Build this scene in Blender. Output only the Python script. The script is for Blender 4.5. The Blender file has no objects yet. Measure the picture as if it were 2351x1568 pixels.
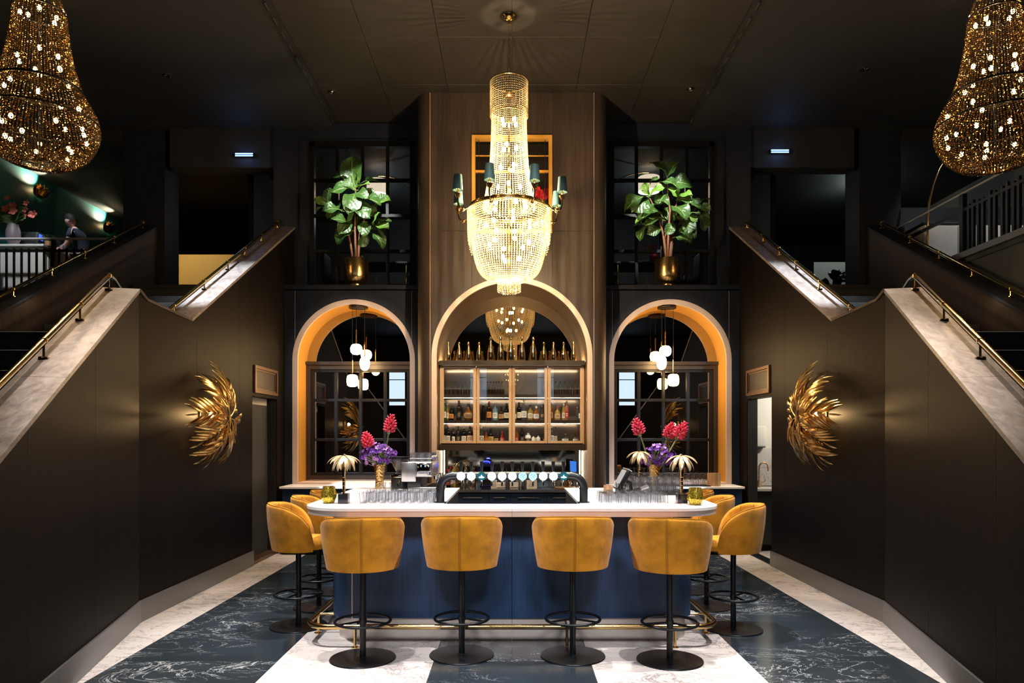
import bpy, bmesh, math, random
from mathutils import Vector, Matrix, Euler
random.seed(7)
S = bpy.context.scene
COL = S.collection
PI = math.pi
F, CX, HY, H = 1650.0, 1175.5, 1000.0, 1.73      # focal length in pixels, principal column, horizon row, eye height


def P(px, py, Y):
    """photo pixel (2351x1568) at depth Y -> world point"""
    return Vector(((px - CX) / F * Y, Y, H + (HY - py) / F * Y))


# ------------------------------------------------------------------ camera, world, lights, exposure
cam = bpy.data.cameras.new('camera')
cam.sensor_width = 36.0
cam.lens = 36.0 * F / 2351.0
cam.shift_y = (HY - 784.0) / 2351.0
cam.clip_end = 200
cam_o = bpy.data.objects.new('camera', cam)
cam_o.location = (0, 0, H)
cam_o.rotation_euler = (PI / 2, 0, 0)
COL.objects.link(cam_o)
S.camera = cam_o

w = bpy.data.worlds.new('world')
S.world = w
w.use_nodes = True
w.node_tree.nodes['Background'].inputs[0].default_value = (0.35, 0.5, 0.8, 1)
w.node_tree.nodes['Background'].inputs[1].default_value = 0.02

S.view_settings.view_transform = 'Standard'
S.view_settings.look = 'None'
S.view_settings.exposure = 0.0
S.view_settings.gamma = 1.0
S.view_settings.use_curve_mapping = False
cy = S.cycles
cy.max_bounces = 9
cy.diffuse_bounces = 3
cy.glossy_bounces = 5
cy.transmission_bounces = 6
cy.transparent_max_bounces = 32
cy.caustics_reflective = False
cy.caustics_refractive = False
cy.sample_clamp_indirect = 3.0
cy.sample_clamp_direct = 0.0
cy.use_denoising = True


def spot(loc, target, power, angle, blend=0.35, color=(1, 1, 1), radius=0.05, name='downlight_lamp'):
    d = bpy.data.lights.new(name, 'SPOT')
    d.energy = power
    d.spot_size = math.radians(angle)
    d.spot_blend = blend
    d.color = color
    d.shadow_soft_size = radius
    o = bpy.data.objects.new(name, d)
    o.location = loc
    o.rotation_euler = (Vector(target) - Vector(loc)).to_track_quat('-Z', 'Y').to_euler()
    COL.objects.link(o)
    return o


def point(loc, power, color=(1, 0.7, 0.4), radius=0.04, name='bulb_or_fill_lamp', parent=None):
    d = bpy.data.lights.new(name, 'POINT')
    d.energy = power
    d.color = color
    d.shadow_soft_size = radius
    o = bpy.data.objects.new(name, d)
    o.location = loc
    COL.objects.link(o)
    if parent:
        o.parent = parent
    return o


WHITE = (1.0, 0.93, 0.88)
WARM = (1.0, 0.80, 0.62)
COOL = (0.72, 0.84, 1.0)
CHW = (1.0, 0.72, 0.38)
# ceiling spots over the bar front and the floor in front of it
for sx in (-1, 1):
    spot((sx * 3.1, 5.3, 6.55), (sx * 0.9, 5.6, 0), 1800, 50, 0.5, WHITE)
    spot((sx * 1.2, 5.0, 6.6), (sx * 1.9, 5.9, 0), 1000, 50, 0.5, WHITE)
    spot((sx * 1.0, 6.9, 6.6), (sx * 1.1, 6.9, 1.1), 2000, 34, 0.6, WHITE)       # on the countertop
    spot((sx * 2.4, 8.6, 6.55), (sx * 2.6, 8.6, 0), 600, 50, 0.6, WARM)         # side floor
    spot((sx * 1.6, -1.5, 6.6), (sx * 0.75, 6.0, 0.65), 2600, 22, 0.6, (0.95, 0.96, 1.0), 0.9)       # bar front and stool backs, from behind the camera
    spot((sx * 2.35, 9.0, 6.55), (sx * 2.35, 11.05, 5.2), 800, 26, 0.5, (0.95, 1, 0.95))   # the fig trees
    spot((sx * 4.3, 6.0, 6.5), (sx * 3.6, 8.8, 3.6), 4200, 26, 0.6, COOL)        # upper stair caps
    spot((sx * 3.9, 7.9, 6.5), (sx * 3.3, 5.2, 2.2), 850, 40, 0.6, WARM)        # lower stair caps
    spot((sx * 2.2, 9.4, 6.55), (sx * 2.4, 10.7, 0.95), 1200, 26, 0.6, WARM)     # white back counters
for sx in (-1, 1):
    spot((sx * 2.2, 3.5, 6.6), (sx * 2.4, 10.9, 2.7), 1500, 16, 0.7, (1, 0.86, 0.74))    # the wing arches
    spot((sx * 4.6, 7.6, 6.5), (sx * 4.5, 9.3, 3.0), 600, 34, 0.6, (0.75, 0.92, 1.0))    # upper flight of the stairs
spot((0, 2.0, 6.6), (0, 10.5, 2.6), 2200, 20, 0.8, WARM)                          # warm wash on the central wall


# ------------------------------------------------------------------ mesh helper
class B:
    def __init__(s, M=None):
        s.v, s.f, s.M, s.soft = [], [], M, False

    def add(s, vs, fs, M=None):
        o = len(s.v)
        m = M
        if s.M is not None:
            m = s.M @ M if M is not None else s.M
        s.v += [tuple(m @ Vector(v)) if m is not None else tuple(v) for v in vs]
        s.f += [tuple(i + o for i in f) for f in fs]
        return s

    def box(s, c, d, M=None):
        x, y, z = c
        a, b, e = d[0] / 2, d[1] / 2, d[2] / 2
        vs = [(x + i * a, y + j * b, z + k * e) for i in (-1, 1) for j in (-1, 1) for k in (-1, 1)]
        return s.add(vs, [(0, 1, 3, 2), (4, 6, 7, 5), (0, 4, 5, 1), (2, 3, 7, 6), (0, 2, 6, 4), (1, 5, 7, 3)], M)

    def box2(s, lo, hi):
        return s.box([(a + b) / 2 for a, b in zip(lo, hi)], [abs(b - a) for a, b in zip(lo, hi)])

    def rbox(s, c, d, r=0.01, seg=2, M=None):
        s.soft = True
        bm = bmesh.new()
        bmesh.ops.create_cube(bm, size=1)
        for v in bm.verts:
            v.co = Vector((v.co.x * d[0] + c[0], v.co.y * d[1] + c[1], v.co.z * d[2] + c[2]))
        bmesh.ops.bevel(bm, geom=list(bm.edges), offset=min(r, min(d) * 0.48), segments=seg, affect='EDGES', profile=0.5)
        bm.verts.index_update()
        s.add([v.co.copy() for v in bm.verts], [[v.index for v in f.verts] for f in bm.faces], M)
        bm.free()
        return s

    def lathe(s, prof, n=20, c=(0, 0, 0), M=None, sx=1.0, sy=1.0):
        vs, fs, rows = [], [], []
        for r, z in prof:
            if r < 1e-6:
                rows.append([len(vs)])
                vs.append((c[0], c[1], c[2] + z))
            else:
                rows.append(list(range(len(vs), len(vs) + n)))
                vs += [(c[0] + sx * r * math.cos(2 * PI * i / n), c[1] + sy * r * math.sin(2 * PI * i / n), c[2] + z) for i in range(n)]
        for a, b in zip(rows, rows[1:]):
            if len(a) == 1 and len(b) == 1:
                continue
            for i in range(n):
                j = (i + 1) % n
                if len(a) == 1:
                    fs.append((a[0], b[j], b[i]))
                elif len(b) == 1:
                    fs.append((a[i], a[j], b[0]))
                else:
                    fs.append((a[i], a[j], b[j], b[i]))
        return s.add(vs, fs, M)

    def cyl(s, p0, p1, r0, r1=None, n=16):
        r1 = r0 if r1 is None else r1
        p0, p1 = Vector(p0), Vector(p1)
        d = p1 - p0
        M = Matrix.Translation(p0) @ d.to_track_quat('Z', 'Y').to_matrix().to_4x4()
        return s.lathe([(0, 0), (r0, 0), (r1, d.length), (0, d.length)], n, M=M)

    def tube(s, path, r, n=8, closed=False):
        pts = [Vector(p) for p in path]
        N = len(pts)
        rs = r if isinstance(r, (list, tuple)) else [r] * N
        tang = []
        for i in range(N):
            a = pts[(i - 1) % N] if (closed or i > 0) else pts[i]
            b = pts[(i + 1) % N] if (closed or i < N - 1) else pts[i]
            t = (b - a)
            tang.append(t.normalized() if t.length > 1e-9 else Vector((0, 0, 1)))
        up = Vector((0, 0, 1)) if abs(tang[0].z) < 0.9 else Vector((1, 0, 0))
        nrm = (up - tang[0] * up.dot(tang[0])).normalized()
        vs, fs = [], []
        for i in range(N):
            t = tang[i]
            nrm = (nrm - t * nrm.dot(t))
            nrm = nrm.normalized() if nrm.length > 1e-6 else t.orthogonal().normalized()
            bi = t.cross(nrm)
            vs += [pts[i] + (nrm * math.cos(2 * PI * k / n) + bi * math.sin(2 * PI * k / n)) * rs[i] for k in range(n)]
        for i in range(N if closed else N - 1):
            a, b = i * n, ((i + 1) % N) * n
            for k in range(n):
                fs.append((a + k, a + (k + 1) % n, b + (k + 1) % n, b + k))
        if not closed:
            fs.append(tuple(reversed(range(n))))
            fs.append(tuple(range((N - 1) * n, N * n)))
        return s.add(vs, fs)

    def ring(s, c, R, r, n=32, m=8, M=None):
        vs, fs = [], []
        for i in range(n):
            a = 2 * PI * i / n
            for k in range(m):
                b = 2 * PI * k / m
                q = R + r * math.cos(b)
                vs.append((c[0] + q * math.cos(a), c[1] + q * math.sin(a), c[2] + r * math.sin(b)))
        for i in range(n):
            for k in range(m):
                fs.append((i * m + k, ((i + 1) % n) * m + k, ((i + 1) % n) * m + (k + 1) % m, i * m + (k + 1) % m))
        return s.add(vs, fs, M)

    def prism(s, poly, axis, a, b, M=None):
        def pt(u, v, t):
            return (t, u, v) if axis == 'x' else ((u, t, v) if axis == 'y' else (u, v, t))
        n = len(poly)
        vs = [pt(u, v, a) for u, v in poly] + [pt(u, v, b) for u, v in poly]
        fs = [tuple(range(n)), tuple(range(2 * n - 1, n - 1, -1))]
        fs += [(i, (i + 1) % n, (i + 1) % n + n, i + n) for i in range(n)]
        return s.add(vs, fs, M)

    def grid(s, fn, nu, nv, M=None, closeu=False):
        vs = [fn(i / (nu if closeu else nu - 1), j / (nv - 1)) for i in range(nu) for j in range(nv)]
        fs = []
        for i in range(nu if closeu else nu - 1):
            for j in range(nv - 1):
                k = (i + 1) % nu
                fs.append((i * nv + j, k * nv + j, k * nv + j + 1, i * nv + j + 1))
        return s.add(vs, fs, M)

    def ball(s, c, r, n=12, m=8, sz=1.0):
        prof = [(r * math.sin(PI * i / m), -r * sz * math.cos(PI * i / m)) for i in range(m + 1)]
        prof[0] = (0, prof[0][1])
        prof[-1] = (0, prof[-1][1])
        return s.lathe(prof, n, c)

    def mesh(s, name, mat, sharp=None):
        if sharp is None:
            sharp = 35 if s.soft else 50
        me = bpy.data.meshes.new(name)
        me.from_pydata(s.v, [], s.f)
        bm = bmesh.new()
        bm.from_mesh(me)
        bmesh.ops.recalc_face_normals(bm, faces=list(bm.faces))
        bm.to_mesh(me)
        bm.free()
        if sharp:
            me.polygons.foreach_set('use_smooth', [True] * len(me.polygons))
            me.set_sharp_from_angle(angle=math.radians(sharp))
        if mat:
            me.materials.append(mat)
        me.update()
        return me

    def build(s, name, mat, parent=None, sharp=None, loc=None, rot=None, label=None):
        return link(name, s.mesh(name, mat, sharp), parent, loc, rot, label)


def link(name, me, parent=None, loc=None, rot=None, label=None, M=None):
    o = bpy.data.objects.new(name, me)
    if parent is not None:
        o.parent = parent
    if loc is not None:
        o.location = loc
    if rot is not None:
        o.rotation_euler = rot
    if M is not None:
        o.matrix_basis = M
    if label:
        o['label'] = label
    COL.objects.link(o)
    return o


def tag(o, label, cat, group=None, kind=None):
    o['label'] = label
    o['category'] = cat
    if group:
        o['group'] = group
    if kind:
        o['kind'] = kind
    return o


def thing(name, label, cat, loc=(0, 0, 0), rz=0.0, group=None, kind=None):
    o = bpy.data.objects.new(name, None)
    o.empty_display_size = 0.1
    o.location = loc
    o.rotation_euler = (0, 0, rz)
    COL.objects.link(o)
    return tag(o, label, cat, group, kind)


def dup(root, loc=None, rz=None, label=None, group=None, parent=None):
    c = root.copy()
    COL.objects.link(c)
    if parent is not None:
        c.parent = parent
    if loc is not None:
        c.location = loc
    if rz is not None:
        c.rotation_euler = (0, 0, rz)
    if label:
        c['label'] = label
    if group:
        c['group'] = group
    for ch in KIDS.get(root.name, []):
        dup(ch, parent=c)
    return c


KIDS = {}


def index_kids():
    KIDS.clear()
    for o in bpy.data.objects:
        if o.parent:
            KIDS.setdefault(o.parent.name, []).append(o)


def clip(poly, ax, lo, hi):
    def half(p, f):
        out = []
        for i in range(len(p)):
            a, b = p[i], p[(i + 1) % len(p)]
            fa, fb = f(a), f(b)
            if fa >= 0:
                out.append(a)
            if (fa >= 0) != (fb >= 0):
                t = fa / (fa - fb)
                out.append((a[0] + (b[0] - a[0]) * t, a[1] + (b[1] - a[1]) * t))
        return out
    p = half(poly, lambda q: q[ax] - lo)
    return half(p, lambda q: hi - q[ax])


# ------------------------------------------------------------------ materials
def newmat(name):
    m = bpy.data.materials.new(name)
    m.use_nodes = True
    nt = m.node_tree
    return m, nt, nt.nodes['Principled BSDF']


def pm(name, col, rough=0.5, metal=0.0, spec=0.5, emit=None, es=1.0, sheen=0.0, coat=0.0, alpha=None, trans=0.0, bump=0.0, bscale=60.0, var=0.0):
    m, nt, p = newmat(name)
    p.inputs['Base Color'].default_value = (*col, 1)
    p.inputs['Roughness'].default_value = rough
    p.inputs['Metallic'].default_value = metal
    p.inputs['Specular IOR Level'].default_value = spec
    p.inputs['Sheen Weight'].default_value = sheen
    p.inputs['Coat Weight'].default_value = coat
    p.inputs['Transmission Weight'].default_value = trans
    if emit:
        p.inputs['Emission Color'].default_value = (*emit, 1)
        p.inputs['Emission Strength'].default_value = es
    if bump or var:
        contrast = var > 0.5
        tc = nt.nodes.new('ShaderNodeTexCoord')
        nz = nt.nodes.new('ShaderNodeTexNoise')
        nz.inputs['Scale'].default_value = bscale
        nz.inputs['Detail'].default_value = 4
        nt.links.new(tc.outputs['Object'], nz.inputs['Vector'])
        if bump:
            bp = nt.nodes.new('ShaderNodeBump')
            bp.inputs['Strength'].default_value = bump
            bp.inputs['Distance'].default_value = 0.01
            nt.links.new(nz.outputs['Fac'], bp.inputs['Height'])
            nt.links.new(bp.outputs['Normal'], p.inputs['Normal'])
        if var:
            mx = nt.nodes.new('ShaderNodeMix')
            mx.data_type = 'RGBA'
            lo, hi = (0.34, 0.30) if var == 0.51 else (var, var)
            mx.inputs[6].default_value = (*[c * (1 - lo) for c in col], 1)
            mx.inputs[7].default_value = (*[min(1, c * (1 + hi)) for c in col], 1)
            src = nz.outputs['Fac']
            if contrast:
                mr = nt.nodes.new('ShaderNodeMapRange')
                mr.inputs[1].default_value = 0.38
                mr.inputs[2].default_value = 0.62
                nt.links.new(src, mr.inputs[0])
                src = mr.outputs[0]
                nz.inputs['Detail'].default_value = 6
                nz.inputs['Roughness'].default_value = 0.6
            nt.links.new(src, mx.inputs[0])
            nt.links.new(mx.outputs[2], p.inputs['Base Color'])
    return m


def wood(name, a, b, rough=0.45, scale=1.0, bump=0.25, stretch=(14, 14, 0.7), spec=0.5, coat=0.0):
    m, nt, p = newmat(name)
    tc = nt.nodes.new('ShaderNodeTexCoord')
    mp = nt.nodes.new('ShaderNodeMapping')
    mp.inputs['Scale'].default_value = [q * scale for q in stretch]
    n1 = nt.nodes.new('ShaderNodeTexNoise')
    n1.inputs['Scale'].default_value = 2.2
    n1.inputs['Detail'].default_value = 9
    n1.inputs['Roughness'].default_value = 0.65
    n1.inputs['Distortion'].default_value = 0.6
    rp = nt.nodes.new('ShaderNodeValToRGB')
    rp.color_ramp.elements[0].position = 0.3
    rp.color_ramp.elements[0].color = (*a, 1)
    rp.color_ramp.elements[1].position = 0.72
    rp.color_ramp.elements[1].color = (*b, 1)
    bp = nt.nodes.new('ShaderNodeBump')
    bp.inputs['Strength'].default_value = bump
    bp.inputs['Distance'].default_value = 0.004
    L = nt.links.new
    L(tc.outputs['Object'], mp.inputs['Vector'])
    L(mp.outputs['Vector'], n1.inputs['Vector'])
    L(n1.outputs['Fac'], rp.inputs['Fac'])
    L(rp.outputs['Color'], p.inputs['Base Color'])
    L(n1.outputs['Fac'], bp.inputs['Height'])
    L(bp.outputs['Normal'], p.inputs['Normal'])
    p.inputs['Roughness'].default_value = rough
    p.inputs['Specular IOR Level'].default_value = spec
    p.inputs['Coat Weight'].default_value = coat
    return m


def marble(name, base, base2, vein, rough=0.18, s=1.0, width=0.03, amount=1.0):
    m, nt, p = newmat(name)
    L = nt.links.new
    tc = nt.nodes.new('ShaderNodeTexCoord')
    oi = nt.nodes.new('ShaderNodeObjectInfo')
    ml = nt.nodes.new('ShaderNodeMath')
    ml.operation = 'MULTIPLY'
    ml.inputs[1].default_value = 37.0
    va = nt.nodes.new('ShaderNodeVectorMath')
    va.operation = 'ADD'
    L(oi.outputs['Random'], ml.inputs[0])
    L(tc.outputs['Object'], va.inputs[0])
    L(ml.outputs[0], va.inputs[1])
    mp = nt.nodes.new('ShaderNodeMapping')
    mp.inputs['Rotation'].default_value = (0.0, 0.0, 0.5)
    mp.inputs['Scale'].default_value = (1.0, 1.9, 1.0)
    L(va.outputs[0], mp.inputs['Vector'])

    def veins(scale, wid, dist):
        n = nt.nodes.new('ShaderNodeTexNoise')
        n.inputs['Scale'].default_value = scale * s
        n.inputs['Detail'].default_value = 7
        n.inputs['Roughness'].default_value = 0.62
        n.inputs['Distortion'].default_value = dist
        L(mp.outputs['Vector'], n.inputs['Vector'])
        sb = nt.nodes.new('ShaderNodeMath')
        sb.operation = 'SUBTRACT'
        sb.inputs[1].default_value = 0.5
        L(n.outputs['Fac'], sb.inputs[0])
        ab = nt.nodes.new('ShaderNodeMath')
        ab.operation = 'ABSOLUTE'
        L(sb.outputs[0], ab.inputs[0])
        mr = nt.nodes.new('ShaderNodeMapRange')
        mr.inputs[1].default_value = 0.0
        mr.inputs[2].default_value = wid
        mr.inputs[3].default_value = 1.0
        mr.inputs[4].default_value = 0.0
        L(ab.outputs[0], mr.inputs[0])
        return mr.outputs[0]
    v1 = veins(1.3, width, 1.3)
    v2 = veins(3.1, width * 0.7, 0.8)
    cloud = nt.nodes.new('ShaderNodeTexNoise')
    cloud.inputs['Scale'].default_value = 1.1 * s
    cloud.inputs['Detail'].default_value = 3
    L(va.outputs[0], cloud.inputs['Vector'])
    cr = nt.nodes.new('ShaderNodeMapRange')
    cr.inputs[1].default_value = 0.42
    cr.inputs[2].default_value = 0.62
    L(cloud.outputs['Fac'], cr.inputs[0])
    m2 = nt.nodes.new('ShaderNodeMath')
    m2.operation = 'MULTIPLY'
    L(v2, m2.inputs[0])
    L(cr.outputs[0], m2.inputs[1])
    mxx = nt.nodes.new('ShaderNodeMath')
    mxx.operation = 'MAXIMUM'
    m1 = nt.nodes.new('ShaderNodeMath')
    m1.operation = 'MULTIPLY'
    L(v1, m1.inputs[0])
    if base[0] < 0.1:
        L(cr.outputs[0], m1.inputs[1])
    else:
        L(cloud.outputs['Fac'], m1.inputs[1])
    L(m1.outputs[0], mxx.inputs[0])
    L(m2.outputs[0], mxx.inputs[1])
    am = nt.nodes.new('ShaderNodeMath')
    am.operation = 'MULTIPLY'
    am.inputs[1].default_value = amount
    L(mxx.outputs[0], am.inputs[0])
    b1 = nt.nodes.new('ShaderNodeMix')
    b1.data_type = 'RGBA'
    b1.inputs[6].default_value = (*base, 1)
    b1.inputs[7].default_value = (*base2, 1)
    L(cr.outputs[0], b1.inputs[0])
    b2 = nt.nodes.new('ShaderNodeMix')
    b2.data_type = 'RGBA'
    b2.inputs[7].default_value = (*vein, 1)
    L(b1.outputs[2], b2.inputs[6])
    L(am.outputs[0], b2.inputs[0])
    L(b2.outputs[2], p.inputs['Base Color'])
    p.inputs['Roughness'].default_value = rough
    return m


def glass(name, tint=(1, 1, 1), refl=0.5, rough=0.0, body=None, bodyfac=0.0, base=0.04, edge=None):
    """clear glass: transparent body, mirror reflections growing towards grazing"""
    m = bpy.data.materials.new(name)
    m.use_nodes = True
    nt = m.node_tree
    nt.nodes.clear()
    L = nt.links.new
    out = nt.nodes.new('ShaderNodeOutputMaterial')
    tr = nt.nodes.new('ShaderNodeBsdfTransparent')
    tr.inputs[0].default_value = (*tint, 1)
    gl = nt.nodes.new('ShaderNodeBsdfGlossy')
    gl.inputs['Roughness'].default_value = rough
    lw = nt.nodes.new('ShaderNodeLayerWeight')
    lw.inputs[0].default_value = 0.5
    mr = nt.nodes.new('ShaderNodeMapRange')
    mr.inputs[3].default_value = base
    mr.inputs[4].default_value = refl
    pw = nt.nodes.new('ShaderNodeMath')
    pw.operation = 'POWER'
    pw.inputs[1].default_value = 2.6
    L(lw.outputs['Facing'], pw.inputs[0])
    L(pw.outputs[0], mr.inputs[0])
    mx = nt.nodes.new('ShaderNodeMixShader')
    L(mr.outputs[0], mx.inputs[0])
    if edge is not None:
        ec = nt.nodes.new('ShaderNodeMix')
        ec.data_type = 'RGBA'
        ec.inputs[6].default_value = (*tint, 1)
        ec.inputs[7].default_value = (*edge, 1)
        L(pw.outputs[0], ec.inputs[0])
        L(ec.outputs[2], tr.inputs[0])
    src = tr.outputs[0]
    if body:
        df = nt.nodes.new('ShaderNodeBsdfDiffuse')
        df.inputs[0].default_value = (*body, 1)
        tl = nt.nodes.new('ShaderNodeBsdfTranslucent')
        tl.inputs[0].default_value = (*body, 1)
        a = nt.nodes.new('ShaderNodeMixShader')
        a.inputs[0].default_value = 0.5
        L(df.outputs[0], a.inputs[1])
        L(tl.outputs[0], a.inputs[2])
        b = nt.nodes.new('ShaderNodeMixShader')
        b.inputs[0].default_value = bodyfac
        L(tr.outputs[0], b.inputs[1])
        L(a.outputs[0], b.inputs[2])
        src = b.outputs[0]
    L(src, mx.inputs[1])
    L(gl.outputs[0], mx.inputs[2])
    L(mx.outputs[0], out.inputs[0])
    return m


def mirror(name, col, rough=0.0):
    m = bpy.data.materials.new(name)
    m.use_nodes = True
    nt = m.node_tree
    nt.nodes.clear()
    out = nt.nodes.new('ShaderNodeOutputMaterial')
    gl = nt.nodes.new('ShaderNodeBsdfGlossy')
    gl.inputs[0].default_value = (*col, 1)
    gl.inputs['Roughness'].default_value = rough
    nt.links.new(gl.outputs[0], out.inputs[0])
    return m


def emit(name, col, s):
    m = bpy.data.materials.new(name)
    m.use_nodes = True
    nt = m.node_tree
    nt.nodes.clear()
    out = nt.nodes.new('ShaderNodeOutputMaterial')
    e = nt.nodes.new('ShaderNodeEmission')
    e.inputs[0].default_value = (*col, 1)
    e.inputs[1].default_value = s
    nt.links.new(e.outputs[0], out.inputs[0])
    return m


M = {}
M['flank'] = wood('black stained oak panel', (0.0028, 0.0020, 0.0017), (0.0070, 0.0047, 0.0038), 0.5, bump=0.12, spec=0.1)
M['tower'] = wood('dark bronze oak panel', (0.030, 0.0195, 0.0145), (0.066, 0.044, 0.033), 0.5, bump=0.15)
M['navy'] = wood('navy stained oak', (0.006, 0.024, 0.068), (0.015, 0.055, 0.15), 0.5, bump=0.4)
M['navyd'] = wood('dark navy oak', (0.004, 0.0065, 0.015), (0.009, 0.013, 0.027), 0.5, bump=0.15)
M['cap'] = wood('oak capping with painted sheen', (0.12, 0.095, 0.08), (0.34, 0.285, 0.245), 0.33, bump=0.5, stretch=(7, 1.6, 7))  # dark stained wood; the pale tone is lamp sheen put into its colour
M['black'] = pm('black paint', (0.008, 0.009, 0.010), 0.55)
M['dark'] = pm('near black plaster', (0.012, 0.013, 0.014), 0.7)
M['darkgrey'] = pm('dark grey plaster', (0.035, 0.038, 0.042), 0.6)
M['ceil'] = wood('dark brown ceiling board', (0.013, 0.0105, 0.009), (0.021, 0.017, 0.0145), 0.6, bump=0.1, stretch=(3, 3, 3))
M['blackmetal'] = pm('black powder coated metal', (0.004, 0.005, 0.007), 0.34, 0.0, 0.35)
M['frame'] = pm('black window frame', (0.006, 0.006, 0.0065), 0.4, 0.0, 0.2)
M['brown'] = pm('bronze frame', (0.05, 0.035, 0.025), 0.35, 0.5)
M['brass'] = pm('polished brass', (0.83, 0.56, 0.24), 0.16, 1.0)
M['satin'] = pm('satin brass reveal', (0.92, 0.47, 0.085), 0.42, 0.4)
M['reveal'] = pm('bronze arch reveal', (0.42, 0.26, 0.11), 0.42, 0.6)
M['rose'] = pm('rose gold trim', (0.78, 0.60, 0.50), 0.45, 0.2)
M['gold'] = pm('gold leaf metal', (0.85, 0.57, 0.22), 0.24, 1.0)
M['lampgold'] = pm('pale gold leaf metal', (0.85, 0.68, 0.42), 0.3, 0.72)
M['backboard'] = pm('bronze tinted back panel', (0.40, 0.31, 0.24), 0.16, 0.65)
M['champ'] = pm('champagne gold foil', (0.80, 0.62, 0.36), 0.12, 1.0)
M['bronze'] = pm('dark copper', (0.15, 0.085, 0.05), 0.35, 0.7)
M['umber'] = pm('umber window frame', (0.022, 0.015, 0.011), 0.4, 0.2)
M['railsteel'] = pm('satin steel rail', (0.62, 0.62, 0.62), 0.4, 0.3)
M['copper'] = pm('brushed copper', (0.78, 0.46, 0.25), 0.33, 0.6)
M['steel'] = pm('brushed steel', (0.62, 0.62, 0.62), 0.28, 1.0)
M['plinth'] = pm('brushed nickel plinth', (0.66, 0.58, 0.53), 0.42, 0.4)
M['base'] = pm('grey metal skirting', (0.20, 0.20, 0.21), 0.35, 0.6)
M['chrome'] = pm('chrome', (0.75, 0.75, 0.75), 0.06, 1.0)
M['velvet'] = pm('mustard velvet', (0.44, 0.18, 0.007), 0.75, 0.0, 0.2, sheen=0.12, bump=0.0, bscale=4.5, var=0.51)
M['velvetd'] = pm('mustard piping', (0.34, 0.14, 0.012), 0.8, 0.0, 0.2)
M['white'] = pm('white stone', (0.80, 0.77, 0.76), 0.25)
M['marblew'] = marble('white marble', (0.70, 0.66, 0.645), (0.60, 0.555, 0.54), (0.10, 0.09, 0.09), 0.16, width=0.016, amount=1.0)
M['marbleb'] = marble('black marble', (0.018, 0.026, 0.034), (0.026, 0.036, 0.046), (0.60, 0.63, 0.65), 0.16, s=0.7, width=0.006, amount=1.0)
M['grout'] = pm('grout', (0.05, 0.045, 0.04), 0.8)
M['blackstone'] = pm('black stone worktop', (0.012, 0.012, 0.014), 0.12)
M['mirror'] = mirror('smoked mirror', (0.52, 0.50, 0.48))
M['mirrorb'] = mirror('bronze mirror', (0.80, 0.70, 0.55))
M['mirrora'] = mirror('antique mirror', (0.36, 0.37, 0.33), 0.05)
M['pane'] = glass('clear pane', (0.95, 0.97, 0.98), 0.8, base=0.045)
M['glass'] = glass('drinking glass', (0.985, 0.99, 1.0), 0.95, body=(0.95, 0.97, 1.0), bodyfac=0.025, base=0.05, edge=(0.55, 0.58, 0.62))
M['clear'] = glass('clear bottle glass', (0.97, 0.98, 0.98), 0.9, body=(0.95, 0.96, 0.97), bodyfac=0.04, base=0.05, edge=(0.45, 0.45, 0.45))
M['globe'] = emit('opal globe lit', (1.0, 0.64, 0.28), 48.0)
M['bulb'] = emit('warm bulb', (1.0, 0.66, 0.28), 40.0)
M['bulbdim'] = emit('amber bulb', (1.0, 0.58, 0.20), 30.0)
M['led'] = emit('led strip', (1.0, 0.82, 0.58), 48.0)
M['blueled'] = emit('blue led', (0.02, 0.03, 1.0), 7.0)
M['exit'] = emit('exit light', (0.26, 0.52, 1.0), 3.0)
M['badge'] = emit('backlit badge', (0.85, 0.95, 1.0), 3.0)
M['badgey'] = emit('backlit badge warm', (1.0, 0.95, 0.72), 3.0)
M['badgeb'] = emit('backlit badge blue', (0.5, 0.8, 1.0), 1.3)
M['badget'] = emit('backlit badge teal', (0.02, 0.16, 0.20), 1.0)
M['plasticb'] = pm('black plastic', (0.005, 0.005, 0.006), 0.3, 0.0, 0.35)
M['shade'] = pm('lit lamp shade', (0.85, 0.72, 0.6), 0.8, emit=(1.0, 0.80, 0.58), es=0.9)
M['green'] = pm('green plaster', (0.010, 0.115, 0.125), 0.5)
M['grey'] = pm('mid grey plaster', (0.16, 0.17, 0.175), 0.7)
M['cream'] = pm('cream wall', (0.75, 0.72, 0.66), 0.7)
M['ochre'] = pm('ochre wall', (0.35, 0.22, 0.06), 0.7)
M['skin'] = pm('skin', (0.55, 0.32, 0.23), 0.55)
M['cloth'] = pm('dark navy cloth', (0.012, 0.014, 0.022), 0.8)
M['hair'] = pm('dark hair', (0.008, 0.005, 0.004), 0.7, 0.0, 0.15)


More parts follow.
